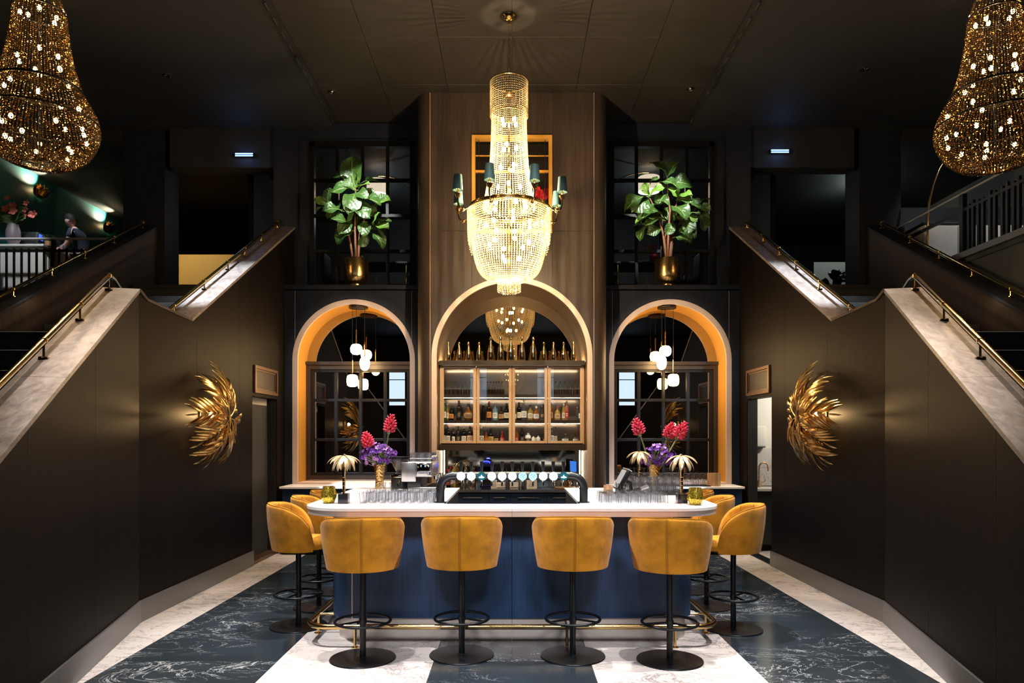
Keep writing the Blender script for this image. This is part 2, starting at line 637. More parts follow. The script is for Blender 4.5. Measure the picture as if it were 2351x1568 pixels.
def leafmat(name, dark, lite, vein, rough):
    """leaf with pale side ribs (object space: x along the leaf, y across) and soft blotches"""
    m, nt, p = newmat(name)
    L = nt.links.new
    tc = nt.nodes.new('ShaderNodeTexCoord')
    sx = nt.nodes.new('ShaderNodeSeparateXYZ')
    L(tc.outputs['Object'], sx.inputs[0])

    def mth(op, a, b=None):
        n = nt.nodes.new('ShaderNodeMath')
        n.operation = op
        for k, v in ((0, a), (1, b)):
            if v is None:
                continue
            if isinstance(v, (int, float)):
                n.inputs[k].default_value = v
            else:
                L(v, n.inputs[k])
        return n.outputs[0]
    ay = mth('ABSOLUTE', sx.outputs[1])
    ph = mth('FRACT', mth('SUBTRACT', mth('MULTIPLY', sx.outputs[0], 5.5), mth('MULTIPLY', ay, 5.0)))
    line = mth('LESS_THAN', mth('ABSOLUTE', mth('SUBTRACT', ph, 0.5)), 0.055)
    nz = nt.nodes.new('ShaderNodeTexNoise')
    nz.inputs['Scale'].default_value = 6.0
    nz.inputs['Detail'].default_value = 5.0
    L(tc.outputs['Object'], nz.inputs['Vector'])
    m1 = nt.nodes.new('ShaderNodeMix')
    m1.data_type = 'RGBA'
    m1.inputs[6].default_value = (*dark, 1)
    m1.inputs[7].default_value = (*lite, 1)
    L(nz.outputs['Fac'], m1.inputs[0])
    m2 = nt.nodes.new('ShaderNodeMix')
    m2.data_type = 'RGBA'
    m2.inputs[7].default_value = (*vein, 1)
    L(m1.outputs[2], m2.inputs[6])
    L(mth('MULTIPLY', line, 0.28), m2.inputs[0])
    L(m2.outputs[2], p.inputs['Base Color'])
    hs = mth('ADD', mth('MULTIPLY', mth('ABSOLUTE', mth('SUBTRACT', ph, 0.5)), 0.35), nz.outputs['Fac'])
    bp = nt.nodes.new('ShaderNodeBump')
    bp.inputs['Strength'].default_value = 0.55
    bp.inputs['Distance'].default_value = 0.03
    L(hs, bp.inputs['Height'])
    L(bp.outputs['Normal'], p.inputs['Normal'])
    p.inputs['Roughness'].default_value = rough
    p.inputs['Specular IOR Level'].default_value = 0.8
    return m


M['leaf'] = leafmat('fig leaf', (0.020, 0.060, 0.014), (0.060, 0.130, 0.022), (0.16, 0.24, 0.06), 0.33)
M['leafl'] = leafmat('young fig leaf', (0.09, 0.20, 0.02), (0.15, 0.29, 0.035), (0.30, 0.42, 0.10), 0.38)
M['leafd'] = pm('dark leaf', (0.012, 0.05, 0.018), 0.35, 0.0, 0.6)
M['vein'] = pm('leaf rib', (0.22, 0.30, 0.08), 0.4)
M['bark'] = pm('brown bark', (0.22, 0.085, 0.04), 0.75, bump=0.5, bscale=40.0, var=0.4)
M['soil'] = pm('potting soil', (0.02, 0.014, 0.01), 0.9)
M['stem'] = pm('flower stem', (0.20, 0.26, 0.10), 0.5)
M['pink'] = pm('pink bract', (0.80, 0.055, 0.12), 0.45, var=0.35, bscale=60)
M['coral'] = pm('coral petal', (0.75, 0.20, 0.14), 0.5)
M['red'] = pm('red glaze', (0.45, 0.02, 0.02), 0.25)
M['purple'] = pm('purple orchid', (0.10, 0.012, 0.25), 0.5, var=0.6, bscale=50)
M['lilac'] = pm('lilac orchid', (0.42, 0.20, 0.50), 0.5)
M['beadc'] = glass('crystal bead', (0.95, 0.9, 0.8), 0.9, 0.05, body=(1.0, 0.88, 0.62), bodyfac=0.6, base=0.10)
M['beadd'] = pm('dark amber bead', (0.34, 0.22, 0.10), 0.12, 0.9)
M['shadeb'] = pm('teal lamp shade', (0.045, 0.13, 0.16), 0.6)
M['mgold'] = None

# ================================================================== THE SETTING
def struct(name, bm, mat, label=None, parent=None, cat=None):
    o = bm.build(name, mat, parent)
    if parent is None:
        o['kind'] = 'structure'
        tag(o, label or name, cat or name.split('_')[0])
    return o


def sthing(name, label, cat):
    return thing(name, label, cat, kind='structure')


ZC, ZS = 6.69, 6.62          # centre and side ceilings
YT, YW, YB = 10.4, 10.9, 11.45   # tower face, arched wing face, back wall

# floor: tiles in black and white stripes running away from the camera
floor = B().box2((-12, -13, -0.3), (12, 19, -0.014)).build('floor', M['grout'])
tag(floor, 'floor of white and black marble tiles laid in long stripes', 'floor', kind='structure')
tile_me = {}
for ci in range(-4, 5):
    k = 'b' if ci % 2 == 0 else 'w'
    if k not in tile_me:
        tile_me[k] = B().rbox((0, 0, -0.007), (1.197, 1.197, 0.014), 0.0015, 1).mesh('tile', M['marble' + k])
    for ri in range(8):
        link('tile', tile_me[k], floor, (1.2 * ci, 1.91 + 0.6 + 1.2 * ri, 0))

# ceiling
ceil = B().box2((-12, -13, ZC + 0.02), (12, 19, ZC + 0.2)).build('ceiling', M['dark'])
tag(ceil, 'dark brown panelled ceiling high over the bar', 'ceiling', kind='structure')
cp = B().rbox((0, 0, 0.01), (0.914, 1.214, 0.02), 0.003, 1).mesh('panel', M['ceil'])
for i in range(6):
    for j in range(8):
        yy = 2.23 + 1.22 * j
        if yy < 11.4:
            link('panel', cp, ceil, (-2.3 + 0.92 * i, yy, ZC))
for sx in (-1, 1):
    B().box2((sx * 2.86, -13, ZS), (sx * 12, 19, ZC + 0.02)).build('side_panel', M['dark'], ceil)
    slot = B()
    for j in range(30):
        slot.box((sx * 2.83, 2.6 + 0.3 * j, ZC - 0.004), (0.02, 0.16, 0.008))
    slot.build('slot_vent', M['darkgrey'], ceil)


# stair flanks, left and right
def side(sg):
    nm = 'left' if sg < 0 else 'right'
    X = 3.45
    wl = sthing('wall_' + nm, 'black stained oak wall carrying the stairs on the ' + nm + ' of the bar', 'wall')
    prof = [(6.65, 0), (9.55, 0), (9.55, 2.26), (10.55, 2.26), (10.55, 0), (11.45, 0), (11.45, 5.04), (7.74, 2.96), (6.80, 3.0), (6.65, 3.06)]
    for a, b in ((6.65, 7.87), (7.873, 9.09), (9.093, 10.3), (10.303, 11.45)):
        pc = clip(prof, 0, a, b)
        B().prism(pc, 'x', sg * X, sg * (X + 0.14)).build('panel', M['flank'], wl)
    d = Vector((-sg * 0.24, -1, 0)).normalized()
    nrm = Vector((sg, -0.24, 0)).normalized()      # away from the room
    A0 = Vector((sg * X, 6.65, 0))
    sl = 0.539

    def seg(t0, t1, name, mat, o0, o1, zlo, zhi, parent):
        vs = []
        for t in (t0, t1):
            b = A0 + d * t
            top = 3.06 - sl * (t * abs(d.y))
            for o in (o0, o1):
                q = b + nrm * o
                vs += [(q.x, q.y, zlo(top)), (q.x, q.y, zhi(top))]
        fs = [(0, 1, 3, 2), (4, 6, 7, 5), (0, 4, 5, 1), (2, 3, 7, 6), (1, 5, 7, 3), (0, 2, 6, 4)]
        return B().add(vs, fs).build(name, mat, parent)
    cuts = [0.0, 1.22, 2.44, 3.95]
    for a, b in zip(cuts, cuts[1:]):
        seg(a + 0.003, b, 'panel', M['flank'], 0, 0.14, lambda t: 0.0, lambda t: t, wl)
    # skirting
    bb = sthing('baseboard_' + nm, 'grey metal skirting along the ' + nm + ' stair wall', 'baseboard')
    seg(0, 3.95, 'board', M['base'], -0.018, 0.0, lambda t: 0.0, lambda t: 0.2, bb)
    B().box2((sg * X, 6.65, 0), (sg * (X - 0.018), 9.56, 0.2)).build('board', M['base'], bb)
    # cappings
    cp = sthing('trim_%d' % (1 if sg < 0 else 2), 'sloping timber capping painted pale like its sheen, on the ' + nm + ' stair walls', 'capping')
    seg(0.02, 1.85, 'lower_capping', M['cap'], -0.012, 0.30, lambda t: t, lambda t: t + 0.035, cp)
    seg(1.853, 3.95, 'lower_capping', M['cap'], -0.012, 0.30, lambda t: t, lambda t: t + 0.035, cp)
    B().prism([(6.65, 3.06), (6.80, 3.0), (7.74, 2.96), (7.74, 2.985), (6.80, 3.025), (6.65, 3.095)], 'x', sg * (X - 0.012), sg * (X + 0.15)).build('landing_capping', M['tower'], cp)
    k = (5.04 - 2.96) / 3.71
    for a, b in ((7.74, 9.6), (9.603, 11.45)):
        za, zb = 2.96 + k * (a - 7.74), 2.96 + k * (b - 7.74)
        B().prism([(a, za), (b, zb), (b, zb + 0.035), (a, za + 0.035)], 'x', sg * (X - 0.012), sg * (X + 0.30)).build('upper_capping', M['cap'], cp)
    # outer stair wall
    Xo = 5.65
    wo = sthing('wall_outer_' + nm, 'dark oak wall on the far side of the ' + nm + ' staircase', 'wall')
    B().prism([(2.5, 0), (11.45, 0), (11.45, 5.04), (7.74, 2.96), (2.5, 2.96)], 'x', sg * Xo, sg * (Xo + 0.14)).build('panel', M['tower'], wo)  # browner than the inner flank: its lit look is put into the colour
    B().prism([(7.0, 2.55), (11.45, 5.04), (11.45, 5.075), (7.0, 2.585)], 'x', sg * (Xo - 0.02), sg * (Xo + 0.26)).build('capping', M['navyd'], wo)
    # staircase
    st = sthing('staircase', 'dark carpeted staircase rising behind the ' + nm + ' stair wall', 'staircase')
    B().box2((sg * (X + 0.14), 6.3, 2.45), (sg * Xo, 8.0, 2.62)).build('landing', M['darkgrey'], st)
    B().prism([(8.0, 2.3), (8.0, 2.62), (11.4, 3.95), (11.4, 3.5)], 'x', sg * (X + 0.14), sg * Xo).build('stringer', M['dark'], st)
    for i in range(9):
        y0 = 8.0 + 0.33 * i
        B().rbox((sg * (X + 0.14 + Xo) / 2, y0 + 0.2, 2.62 + 0.15 * i + 0.075), (Xo - X - 0.15, 0.40, 0.15), 0.012, 2).build('step', M['darkgrey'], st)
    for i in range(13):
        y0 = 6.2 - 0.3 * i
        z = 2.62 - 0.19 * (i + 1)
        xa = X - 0.24 * (6.65 - y0) + 0.2
        B().rbox((sg * (xa + Xo) / 2, y0, z + 0.08), (Xo - xa - 0.05, 0.33, 0.19), 0.012, 2).build('step', M['darkgrey'], st)
    # column and upper openings
    B_ = struct('wall_column_' + nm, B().box2((sg * 5.54, 11.46, 0), (sg * 6.2, 11.95, ZS)), M['navyd'], 'square dark column at the head of the ' + nm + ' stairs')
    return wl


wall_left = side(-1)
wall_right = side(1)

# upper back wall beside the tower with a window opening each side
for sg in (-1, 1):
    nm = 'left' if sg < 0 else 'right'
    wb = sthing('wall_upper_' + nm, 'navy black upper wall with a gridded window, ' + nm + ' of the central wall', 'wall')
    x0, x1, wx0, wx1 = 1.25, 3.75, 1.585, 3.18
    for a, b, lo, hi in ((x0, wx0, 4.0, ZC), (wx1, x1, 3.6, ZC), (wx0, wx1, 6.36, ZC), (wx0, wx1, 3.9, 4.10)):
        B().box2((sg * a, YB, lo), (sg * b, YB + 0.12, hi)).build('panel', M['navyd'], wb)
    B().box2((sg * 3.75, YB, 6.0), (sg * 5.45, YB + 0.3, ZC)).build('lintel', M['dark'], wb)
    B().box2((sg * 6.2, YB + 0.02, 6.45), (sg * 7.0, YB + 0.3, ZC)).build('lintel', M['dark'], wb)
    B().box2((sg * 3.4, YB - 0.06, 4.4), (sg * 3.78, YB, ZC)).build('pilaster', M['navyd'], wb)
    B().box2((sg * 1.3, YB - 0.05, 6.45), (sg * 3.4, YB, ZC)).build('cornice', M['navyd'], wb)
    # window
    wn = sthing('window_%d' % (1 if sg < 0 else 2), 'black sixteen pane window on the upper floor, ' + nm + ' side, a lounge behind it', 'window')
    yf = YB - 0.03
    cw, rh = (wx1 - wx0) / 4, (6.36 - 4.10) / 4
    fr = B()
    for i in (0, 4):
        fr.box((sg * (wx0 + cw * i), yf + 0.04, 5.23), (0.075, 0.10, 2.33))
    for j in (0, 4):
        fr.box((sg * (wx0 + wx1) / 2, yf + 0.04, 4.10 + rh * j), (wx1 - wx0 + 0.07, 0.10, 0.075))
    fr.build('frame', M['frame'], wn)
    for i in (1, 2, 3):
        B().box((sg * (wx0 + cw * i), yf + 0.04, 5.23), (0.045, 0.07, 2.2)).build('glazing_bar', M['frame'], wn)
    for j in (1, 2, 3):
        B().box((sg * (wx0 + wx1) / 2, yf + 0.04, 4.10 + rh * j), (wx1 - wx0 - 0.06, 0.065, 0.045)).build('glazing_bar', M['frame'], wn)
    pme = B().box((0, 0, 0), (cw - 0.05, 0.008, rh - 0.05)).mesh('pane', M['pane'])
    for i in range(4):
        for j in range(4):
            link('pane', pme, wn, (sg * (wx0 + cw * (i + .5)), yf + 0.04, 4.10 + rh * (j + .5)))
    # lounge behind
    lg = sthing('wall_lounge_' + nm, 'dim lounge room behind the ' + nm + ' upper window', 'wall')
    B().box2((sg * 0.65, 16.5, 4.0), (sg * 4.7, 16.7, ZC)).build('back_panel', M['darkgrey'], lg)
    B().box2((sg * 0.58, YB + 0.12, 4.0), (sg * 0.65, 16.7, ZC)).build('side_panel', M['darkgrey'], lg)
    B().box2((sg * 4.6, 12.8, 4.0), (sg * 4.7, 16.7, ZC)).build('side_panel', M['dark'], lg)
    struct('floor_upper_' + nm, B().box2((sg * 0.6, YB + 0.12, 3.9), (sg * 8.9, 18.4, 4.05)), M['dark'], 'dark upper floor on the %s' % nm)

# mezzanine walls
wg = sthing('wall_mezzanine_left', 'dark green plaster wall of the mezzanine bar', 'wall')
B().box2((-9.05, 11.4, 4.0), (-8.9, 18.8, ZS)).build('panel', M['green'], wg)
B().box2((-9.05, -13, -0.1), (-8.92, 11.4, ZS)).build('side_panel', M['dark'], wg)
B().box2((-8.9, 11.9, 3.75), (-5.95, 12.05, 4.06)).build('fascia', M['navyd'], wg)
B().box2((-8.9, 11.9, 3.9), (-5.95, 12.2, 4.05)).build('floor_edge', M['dark'], wg)
B().box2((-8.9, 18.4, 4.0), (8.9, 18.7, ZS)).build('back_panel', M['dark'], wg)
B().box2((-7.3, 15.6, 4.0), (-5.3, 15.7, 5.66)).build('ochre_panel', M['ochre'], wg)
wr = sthing('wall_mezzanine_right', 'grey walls and floor edge of the mezzanine behind the railing', 'wall')
B().box2((5.97, 5.0, 0), (6.1, 11.4, 4.06)).build('side_panel', M['darkgrey'], wr)
B().box2((5.95, 5.0, 4.0), (8.9, 18.8, 4.1)).build('floor_edge', M['darkgrey'], wr)
B().box2((8.9, -13, -0.1), (9.05, 18.8, ZS)).build('back_panel', M['grey'], wr)
B().box2((5.9, 5.0, 4.06), (6.02, 11.44, 4.14)).build('kerb', M['base'], wr)
B().box2((6.2, 12.2, 4.0), (8.9, 12.3, 5.6)).build('grey_panel', M['darkgrey'], wr)
B().box2((6.3, 15.0, 4.0), (7.1, 15.1, 5.35)).build('pale_panel', M['cream'], wr)
# wall behind the camera with lit windows (they show in the bar mirrors)
wk = sthing('wall_front', 'dark entrance wall behind the viewpoint', 'wall')
B().box2((-9, -13.1, -0.1), (9, -12.9, ZC)).build('panel', M['dark'], wk)

M['daywin'] = emit('evening window pane', (0.62, 0.80, 1.0), 2.2)
for k, xx in enumerate((-5.7, -1.6, 1.6, 5.7)):
    wn = sthing('window_%d' % (7 + k), 'tall evening window in the entrance wall, number %d from the left, seen mirrored in the bar' % (k + 1), 'window')
    fr = B()
    for s2 in (-1, 1):
        fr.box((xx + s2 * 0.42, -12.87, 4.3), (0.06, 0.08, 2.2))
    for zz in (3.2, 5.4):
        fr.box((xx, -12.87, zz), (0.78, 0.08, 0.06))
    fr.box((xx, -12.87, 4.5), (0.78, 0.06, 0.04))
    fr.build('frame', M['frame'], wn)
    for za, zb in ((3.23, 4.48), (4.52, 5.37)):
        B().box2((xx - 0.39, -12.89, za), (xx + 0.39, -12.88, zb)).build('pane', M['daywin'], wn)

# ---------------------------------------------------------------- arches
def arc(cx, z0, R, a0, a1, n):
    return [(cx + R * math.cos(a0 + (a1 - a0) * i / n), z0 + R * math.sin(a0 + (a1 - a0) * i / n)) for i in range(n + 1)]


def arch_outline(cx, R, spring, base, n=40):
    """open notch outline from right foot over the arch to left foot"""
    return [(cx + R, base)] + arc(cx, spring, R, 0, PI, n) + [(cx - R, base)]


def arch_band(cx, R0, R1, spring, base, y0, y1, n=48):
    """thick band between two concentric arches, from depth y0 to y1"""
    o = arch_outline(cx, R1, spring, base, n)
    i = arch_outline(cx, R0, spring, base, n)
    b = B()
    m = len(o)
    vs = []
    for (ox, oz), (ix, iz) in zip(o, i):
        vs += [(ox, y0, oz), (ix, y0, iz), (ix, y1, iz), (ox, y1, oz)]
    fs = []
    for k in range(m - 1):
        for q in range(4):
            fs.append((k * 4 + q, k * 4 + (q + 1) % 4, (k + 1) * 4 + (q + 1) % 4, (k + 1) * 4 + q))
    fs += [(0, 1, 2, 3), tuple((m - 1) * 4 + q for q in (3, 2, 1, 0))]
    return b.add(vs, fs)


# the wings
SP = 2.866
for sg in (-1, 1):
    nm = 'left' if sg < 0 else 'right'
    cx = sg * 2.398
    R0, R1 = 0.8515, 0.928
    ww = sthing('wall_arch_' + nm, 'navy panelled wall with a gold lined arch on the ' + nm, 'wall')
    xa, xb = sorted((sg * 1.36, sg * 3.45))
    poly = [(xb, 0), (xb, 3.93), (xa, 3.93), (xa, 0)] + list(reversed(arch_outline(cx, R1, SP, 0)))
    B().prism(poly, 'y', YW, YW + 0.06).build('panel', M['navyd'], ww)
    B().box2((xa, YW - 0.025, 3.945), (xb, YB, 4.01)).build('ledge', M['navyd'], ww)
    for xx in (xa + 0.16, xb - 0.16):
        B().box2((xx - 0.002, YW - 0.003, 1.0), (xx + 0.002, YW, 3.93)).build('inlay_strip', M['rose'], ww)
    tr = sthing('trim_%d' % (3 if sg < 0 else 4), 'rose gold band and gold reveal lining the ' + nm + ' arch', 'arch trim')
    arch_band(cx, R0, R1, SP, 0.95, YW - 0.02, YW + 0.03).build('arch_band', M['rose'], tr)
    arch_band(cx, R0, R0 + 0.01, SP, 0.95, YW + 0.03, YB - 0.02).build('reveal', M['satin'], tr)
    B().box2((cx - R0, YW - 0.02, 0.9), (cx + R0, YB - 0.02, 1.02)).build('sill', M['rose'], tr)
    # window: mirrored lunette over a gridded smoked mirror window
    wn = sthing('window_%d' % (3 if sg < 0 else 4), 'black gridded window with smoked mirror panes inside the ' + nm + ' arch', 'window')
    yb = YB - 0.05
    B().prism([(cx + R0, 1.0)] + arc(cx, SP, R0, 0, PI, 40) + [(cx - R0, 1.0)], 'y', yb, yb + 0.03).build('mirror_pane', M['mirror'], wn)
    zb, zt = 1.035, 2.845
    B().box2((cx - R0, yb - 0.10, zt), (cx + R0, yb, zt + 0.05)).build('transom', M['umber'], wn)
    fr = B()
    for s2 in (-1, 1):
        fr.box2((cx + s2 * 0.85, yb - 0.07, zb + 0.07), (cx + s2 * 0.78, yb, zt - 0.07))
    fr.box2((cx - 0.85, yb - 0.07, zb), (cx + 0.85, yb, zb + 0.07))
    fr.box2((cx - 0.85, yb - 0.07, zt - 0.07), (cx + 0.85, yb, zt))
    fr.build('frame', M['umber'], wn)
    f2 = B()
    for s2 in (-1, 1):
        f2.box2((cx + s2 * 0.78, yb - 0.05, zb + 0.11), (cx + s2 * 0.735, yb, zt - 0.11))
    f2.box2((cx - 0.78, yb - 0.05, zb + 0.07), (cx + 0.78, yb, zb + 0.11))
    f2.box2((cx - 0.78, yb - 0.05, zt - 0.11), (cx + 0.78, yb, zt - 0.07))
    f2.build('sash', M['frame'], wn)
    for k in (-1, 0, 1):
        B().rbox((cx + k * 0.39, yb - 0.02, (zb + zt) / 2), (0.05, 0.04, zt - zb - 0.2), 0.006, 1).build('glazing_bar', M['frame'], wn)
    for zz in (2.29, 1.665):
        B().rbox((cx, yb - 0.02, zz), (1.5, 0.035, 0.045), 0.006, 1).build('glazing_bar', M['frame'], wn)

# the tower
wc = sthing('wall_centre', 'tall bronze brown central wall with an arch over the back bar', 'wall')
R0, R1, SPC = 1.09, 1.164, 2.858
XJ, XF = 0.583, 1.185
half = arc(0, SPC, R1, 0, PI, 60)
ml = [(-XF, 0), (-XF, 4.69), (-XJ - 0.002, 4.69)]
ZJ = SPC + math.sqrt(R1 * R1 - XJ * XJ)
lowl = [(-XF, 0), (-XF, 4.69), (-XJ - .002, 4.69), (-XJ - .002, ZJ)] + [p for p in half if p[0] <= -XJ - 0.002] + [(-R1, 0)]
# sort: arch points run right->left, so they descend towards the left foot
B().prism(lowl, 'y', YT, YT + 0.06).build('panel', M['tower'], wc)
B().prism([(-x, z) for x, z in lowl], 'y', YT, YT + 0.06).build('panel', M['tower'], wc)
mid = [(-XJ + .002, 4.655), (XJ - .002, 4.655), (XJ - .002, ZJ)] + [p for p in half if abs(p[0]) <= XJ - 0.002] + [(-XJ + .002, ZJ)]
B().prism(mid, 'y', YT, YT + 0.06).build('panel', M['tower'], wc)
B().box2((-XF, YT, 4.694), (-XJ - .002, YT + 0.06, ZC)).build('panel', M['tower'], wc)
B().box2((XF, YT, 4.694), (XJ + .002, YT + 0.06, ZC)).build('panel', M['tower'], wc)
B().box2((-XJ, YT, 6.065), (XJ, YT + 0.06, ZC)).build('panel', M['tower'], wc)
for sg in (-1, 1):
    b = B()
    pts = [(sg * XF, YT)] + [(sg * (XF + 0.2 * math.sin(t)), YT + 0.2 - 0.2 * math.cos(t)) for t in [PI / 2 * i / 8 for i in range(1, 9)]] + [(sg * (XF + 0.2), YB)]
    pts += [(sg * (XF + 0.16), YB), (sg * (XF + 0.16), YT + 0.2), (sg * XF, YT + 0.05)]
    b.prism(pts, 'z', 0, ZC)
    b.build('corner_panel', M['tower'], wc)
    B().box2((sg * (XF - 0.003), YT - 0.004, 0), (sg * (XF + 0.003), YT + 0.01, ZC)).build('inlay_strip', M['rose'], wc)
tr = sthing('trim_5', 'gold band and bronze reveal lining the central arch', 'arch trim')
arch_band(0, R0, R1, SPC, 0.9, YT - 0.02, YT + 0.04, 60).build('arch_band', M['rose'], tr)
arch_band(0, R0, R0 + 0.012, SPC, 0.9, YT + 0.04, YB - 0.02, 60).build('reveal', M['reveal'], tr)
wn = sthing('window_6', 'half round bronze mirror at the back of the central arch', 'mirror')
B().prism([(R0, 2.84)] + arc(0, SPC, R0, 0, PI, 48) + [(-R0, 2.84)], 'y', YB - 0.05, YB - 0.02).build('mirror_pane', M['mirrorb'], wn)
B().box2((-1.4, YB - 0.02, 0), (1.4, YB, 6.69)).build('back_panel', M['dark'], wc)
# gold framed inner window of the tower
wn = sthing('window_5', 'gold framed window high in the central wall behind the chandelier', 'window')
fr = B()
for s2 in (-1, 1):
    fr.box((s2 * 0.556, YT + 0.02, 5.36), (0.05, 0.12, 1.41))
for zz in (4.68, 6.04):
    fr.box((0, YT + 0.02, zz), (1.06, 0.12, 0.05))
fr.build('frame', M['satin'], wn)
B().box((0, YT + 0.03, 5.56), (1.06, 0.04, 0.03)).build('glazing_bar', M['satin'], wn)
B().box((0, YT + 0.035, 5.79), (1.06, 0.03, 0.010)).build('glazing_bar', M['satin'], wn)
for s2 in (-0.48, 0.48):
    B().box((s2, YT + 0.035, 5.36), (0.008, 0.03, 1.32)).build('glazing_bar', M['brown'], wn)
for zl, zh in ((4.705, 5.545), (5.575, 6.015)):
    B().box((0, YT + 0.04, (zl + zh) / 2), (1.06, 0.006, zh - zl)).build('pane', M['pane'], wn)
B().box2((-0.60, YT + 0.62, 4.5), (0.60, YT + 0.66, 6.2)).build('back_board', M['brown'], wn)
B().box2((-0.60, YT + 0.06, 4.6), (0.60, YT + 0.62, 4.65)).build('window_sill', M['brown'], wn)

# doorways
dl = sthing('door_1', 'dark doorway with a black door in the left stair wall', 'door')
B().box2((-3.59, 9.5, 0), (-3.63, 10.6, 2.3)).build('leaf', M['darkgrey'], dl)
B().box2((-3.585, 9.55, 2.165), (-3.59, 10.5, 2.262)).build('top_light', M['cream'], dl)
B().box2((-3.45, 9.56, 0.0), (-3.60, 10.54, 0.05)).build('threshold', M['bronze'], dl)
B().box2((-3.46, 10.548, 0), (-3.62, 10.55, 2.26)).build('jamb', M['black'], dl)
dr = sthing('door_2', 'open doorway in the right stair wall showing a lit kitchenette', 'door')
B().box2((3.46, 10.535, 0), (3.60, 10.55, 2.26)).build('jamb', M['black'], dr)
B().box2((3.45, 9.56, 0.0), (3.60, 10.54, 0.01)).build('threshold', M['blackmetal'], dr)
wkn = sthing('wall_kitchenette', 'cream wall of the kitchenette seen through the doorway', 'wall')
B().box2((3.6, 11.25, 0), (5.6, 11.35, 2.6)).build('panel', M['cream'], wkn)
B().box2((3.6, 11.23, 0.95), (5.6, 11.25, 1.53)).build('splashback', M['marblew'], wkn)
B().box2((3.59, 9.3, 2.6), (5.6, 11.35, 2.62)).build('kitchen_ceiling', M['cream'], wkn)
B().box2((5.55, 9.3, 0), (5.6, 11.3, 2.6)).build('side_panel', M['cream'], wkn)
point((4.5, 10.3, 2.4), 55, (1, 0.93, 0.8), 0.1)

# light fittings in the ceiling
for k, (px, py, yy) in enumerate(((762, 210, None), (1585, 203, None), (382, 173, None), (1985, 158, None))):
    zc = ZC if k < 2 else ZS
    Y = (zc - H) * F / (HY - py)
    p = P(px, py, Y)
    t = thing('recessed_downlight', ['small recessed ceiling spot over the left fig tree', 'small recessed ceiling spot over the right fig tree', 'small ceiling spot left of the bar, near the left chandelier', 'small ceiling spot right of the bar, toward the right chandelier'][k], 'ceiling light', (p.x, p.y, zc), 0, 'recessed ceiling spots')
    B().lathe([(0.045, 0), (0.062, 0), (0.062, -0.008), (0.045, -0.012), (0.045, 0)], 20).build('trim_ring', M['chrome'], t)
    B().lathe([(0, -0.002), (0.04, -0.004), (0.02, -0.02), (0, -0.022)], 16).build('lamp_lens', M['chrome'], t)
for sg, lab in ((-1, 'slim blue glowing light bar above the left stairs'), (1, 'slim blue glowing light bar above the right stairs')):
    p = P(563 if sg < 0 else 1788, 358 if sg < 0 else 350, YB)
    t = thing('emergency_light', lab, 'emergency light', (p.x, YB, p.z))
    B().box2((-0.15, -0.05, -0.028), (0.15, 0, 0.028)).build('housing', M['plasticb'], t)
    for zz in (-0.016, 0.016):
        B().box2((-0.14, -0.056, zz - 0.009), (0.14, -0.05, zz + 0.009)).build('light_tube', M['exit'], t)
    point((p.x, YB - 0.15, p.z), 1.2, (0.2, 0.4, 1.0), 0.05)

# vent grilles over the doorways
for sg, lab in ((-1, 'copper framed vent grille above the dark left doorway'), (1, 'copper framed vent grille above the lit right doorway')):
    t = thing('vent_grille', lab, 'vent', (sg * 3.45, 10.06, 2.49))
    fr = B()
    for yy in (-0.44, 0.44):
        fr.box((-sg * 0.01, yy, 0), (0.03, 0.05, 0.37))
    for zz in (-0.165, 0.165):
        fr.box((-sg * 0.01, 0, zz), (0.03, 0.83, 0.04))
    fr.build('frame', M['bronze'], t)
    inn = B()
    for yy in (-0.39, 0.39):
        inn.box((-sg * 0.004, yy, 0), (0.016, 0.02, 0.28))
    for zz in (-0.13, 0.13):
        inn.box((-sg * 0.004, 0, zz), (0.016, 0.76, 0.02))
    inn.build('inner_frame', M['bronze'], t)
    ml_ = B().box((0, 0, 0), (0.004, 0.78, 0.26))
    for k in range(12):
        ml_.box((-sg * 0.004, 0, -0.115 + 0.021 * k), (0.006, 0.76, 0.006))
    g = ml_.build('mesh_screen', M['umber'], t)

# ================================================================== BAR ISLAND
HB = 1.145


def u_outline(xo, yf, r, yb, n=10):
    """outer outline from back left, round the two front corners, to back right"""
    pts = [(-xo, yb)]
    pts += [(-xo + r + r * math.cos(a), yf + r + r * math.sin(a)) for a in [PI + PI / 2 * i / n for i in range(n + 1)]]
    pts += [(xo - r + r * math.cos(a), yf + r + r * math.sin(a)) for a in [1.5 * PI + PI / 2 * i / n for i in range(n + 1)]]
    return pts + [(xo, yb)]


YE = 8.06           # back end of the arms
bar = thing('bar_counter', 'navy oak panelled bar base with a pale metal plinth under the white countertop', 'bar counter', (0, 6.07, 0))
bar_b = lambda b, n, m, **k: b.build(n, m, bar, **k)
OFF = Matrix.Translation((0, -6.07, 0))
XS, RS = 1.55, 0.20
XL = XS - RS


def wall_strip(path, th, z0, z1):
    """thin wall following a plan path, thickness th to the left of travel"""
    b = B(OFF)
    n = len(path)
    ins = []
    for i in range(n):
        a = Vector(path[max(0, i - 1)])
        c = Vector(path[min(n - 1, i + 1)])
        d = (c - a).normalized()
        ins.append((path[i][0] - d.y * th, path[i][1] + d.x * th))
    return b.prism(list(path) + list(reversed(ins)), 'z', z0, z1)


def corner(sg, xo, yf, r, n=12):
    c = (sg * (xo - r), yf + r)
    pts = [(c[0] + sg * r * math.cos(a), c[1] + r * math.sin(a)) for a in [-PI / 2 * i / n for i in range(n + 1)]]
    return pts if sg < 0 else list(reversed(pts))   # left: side->front, right: front->side


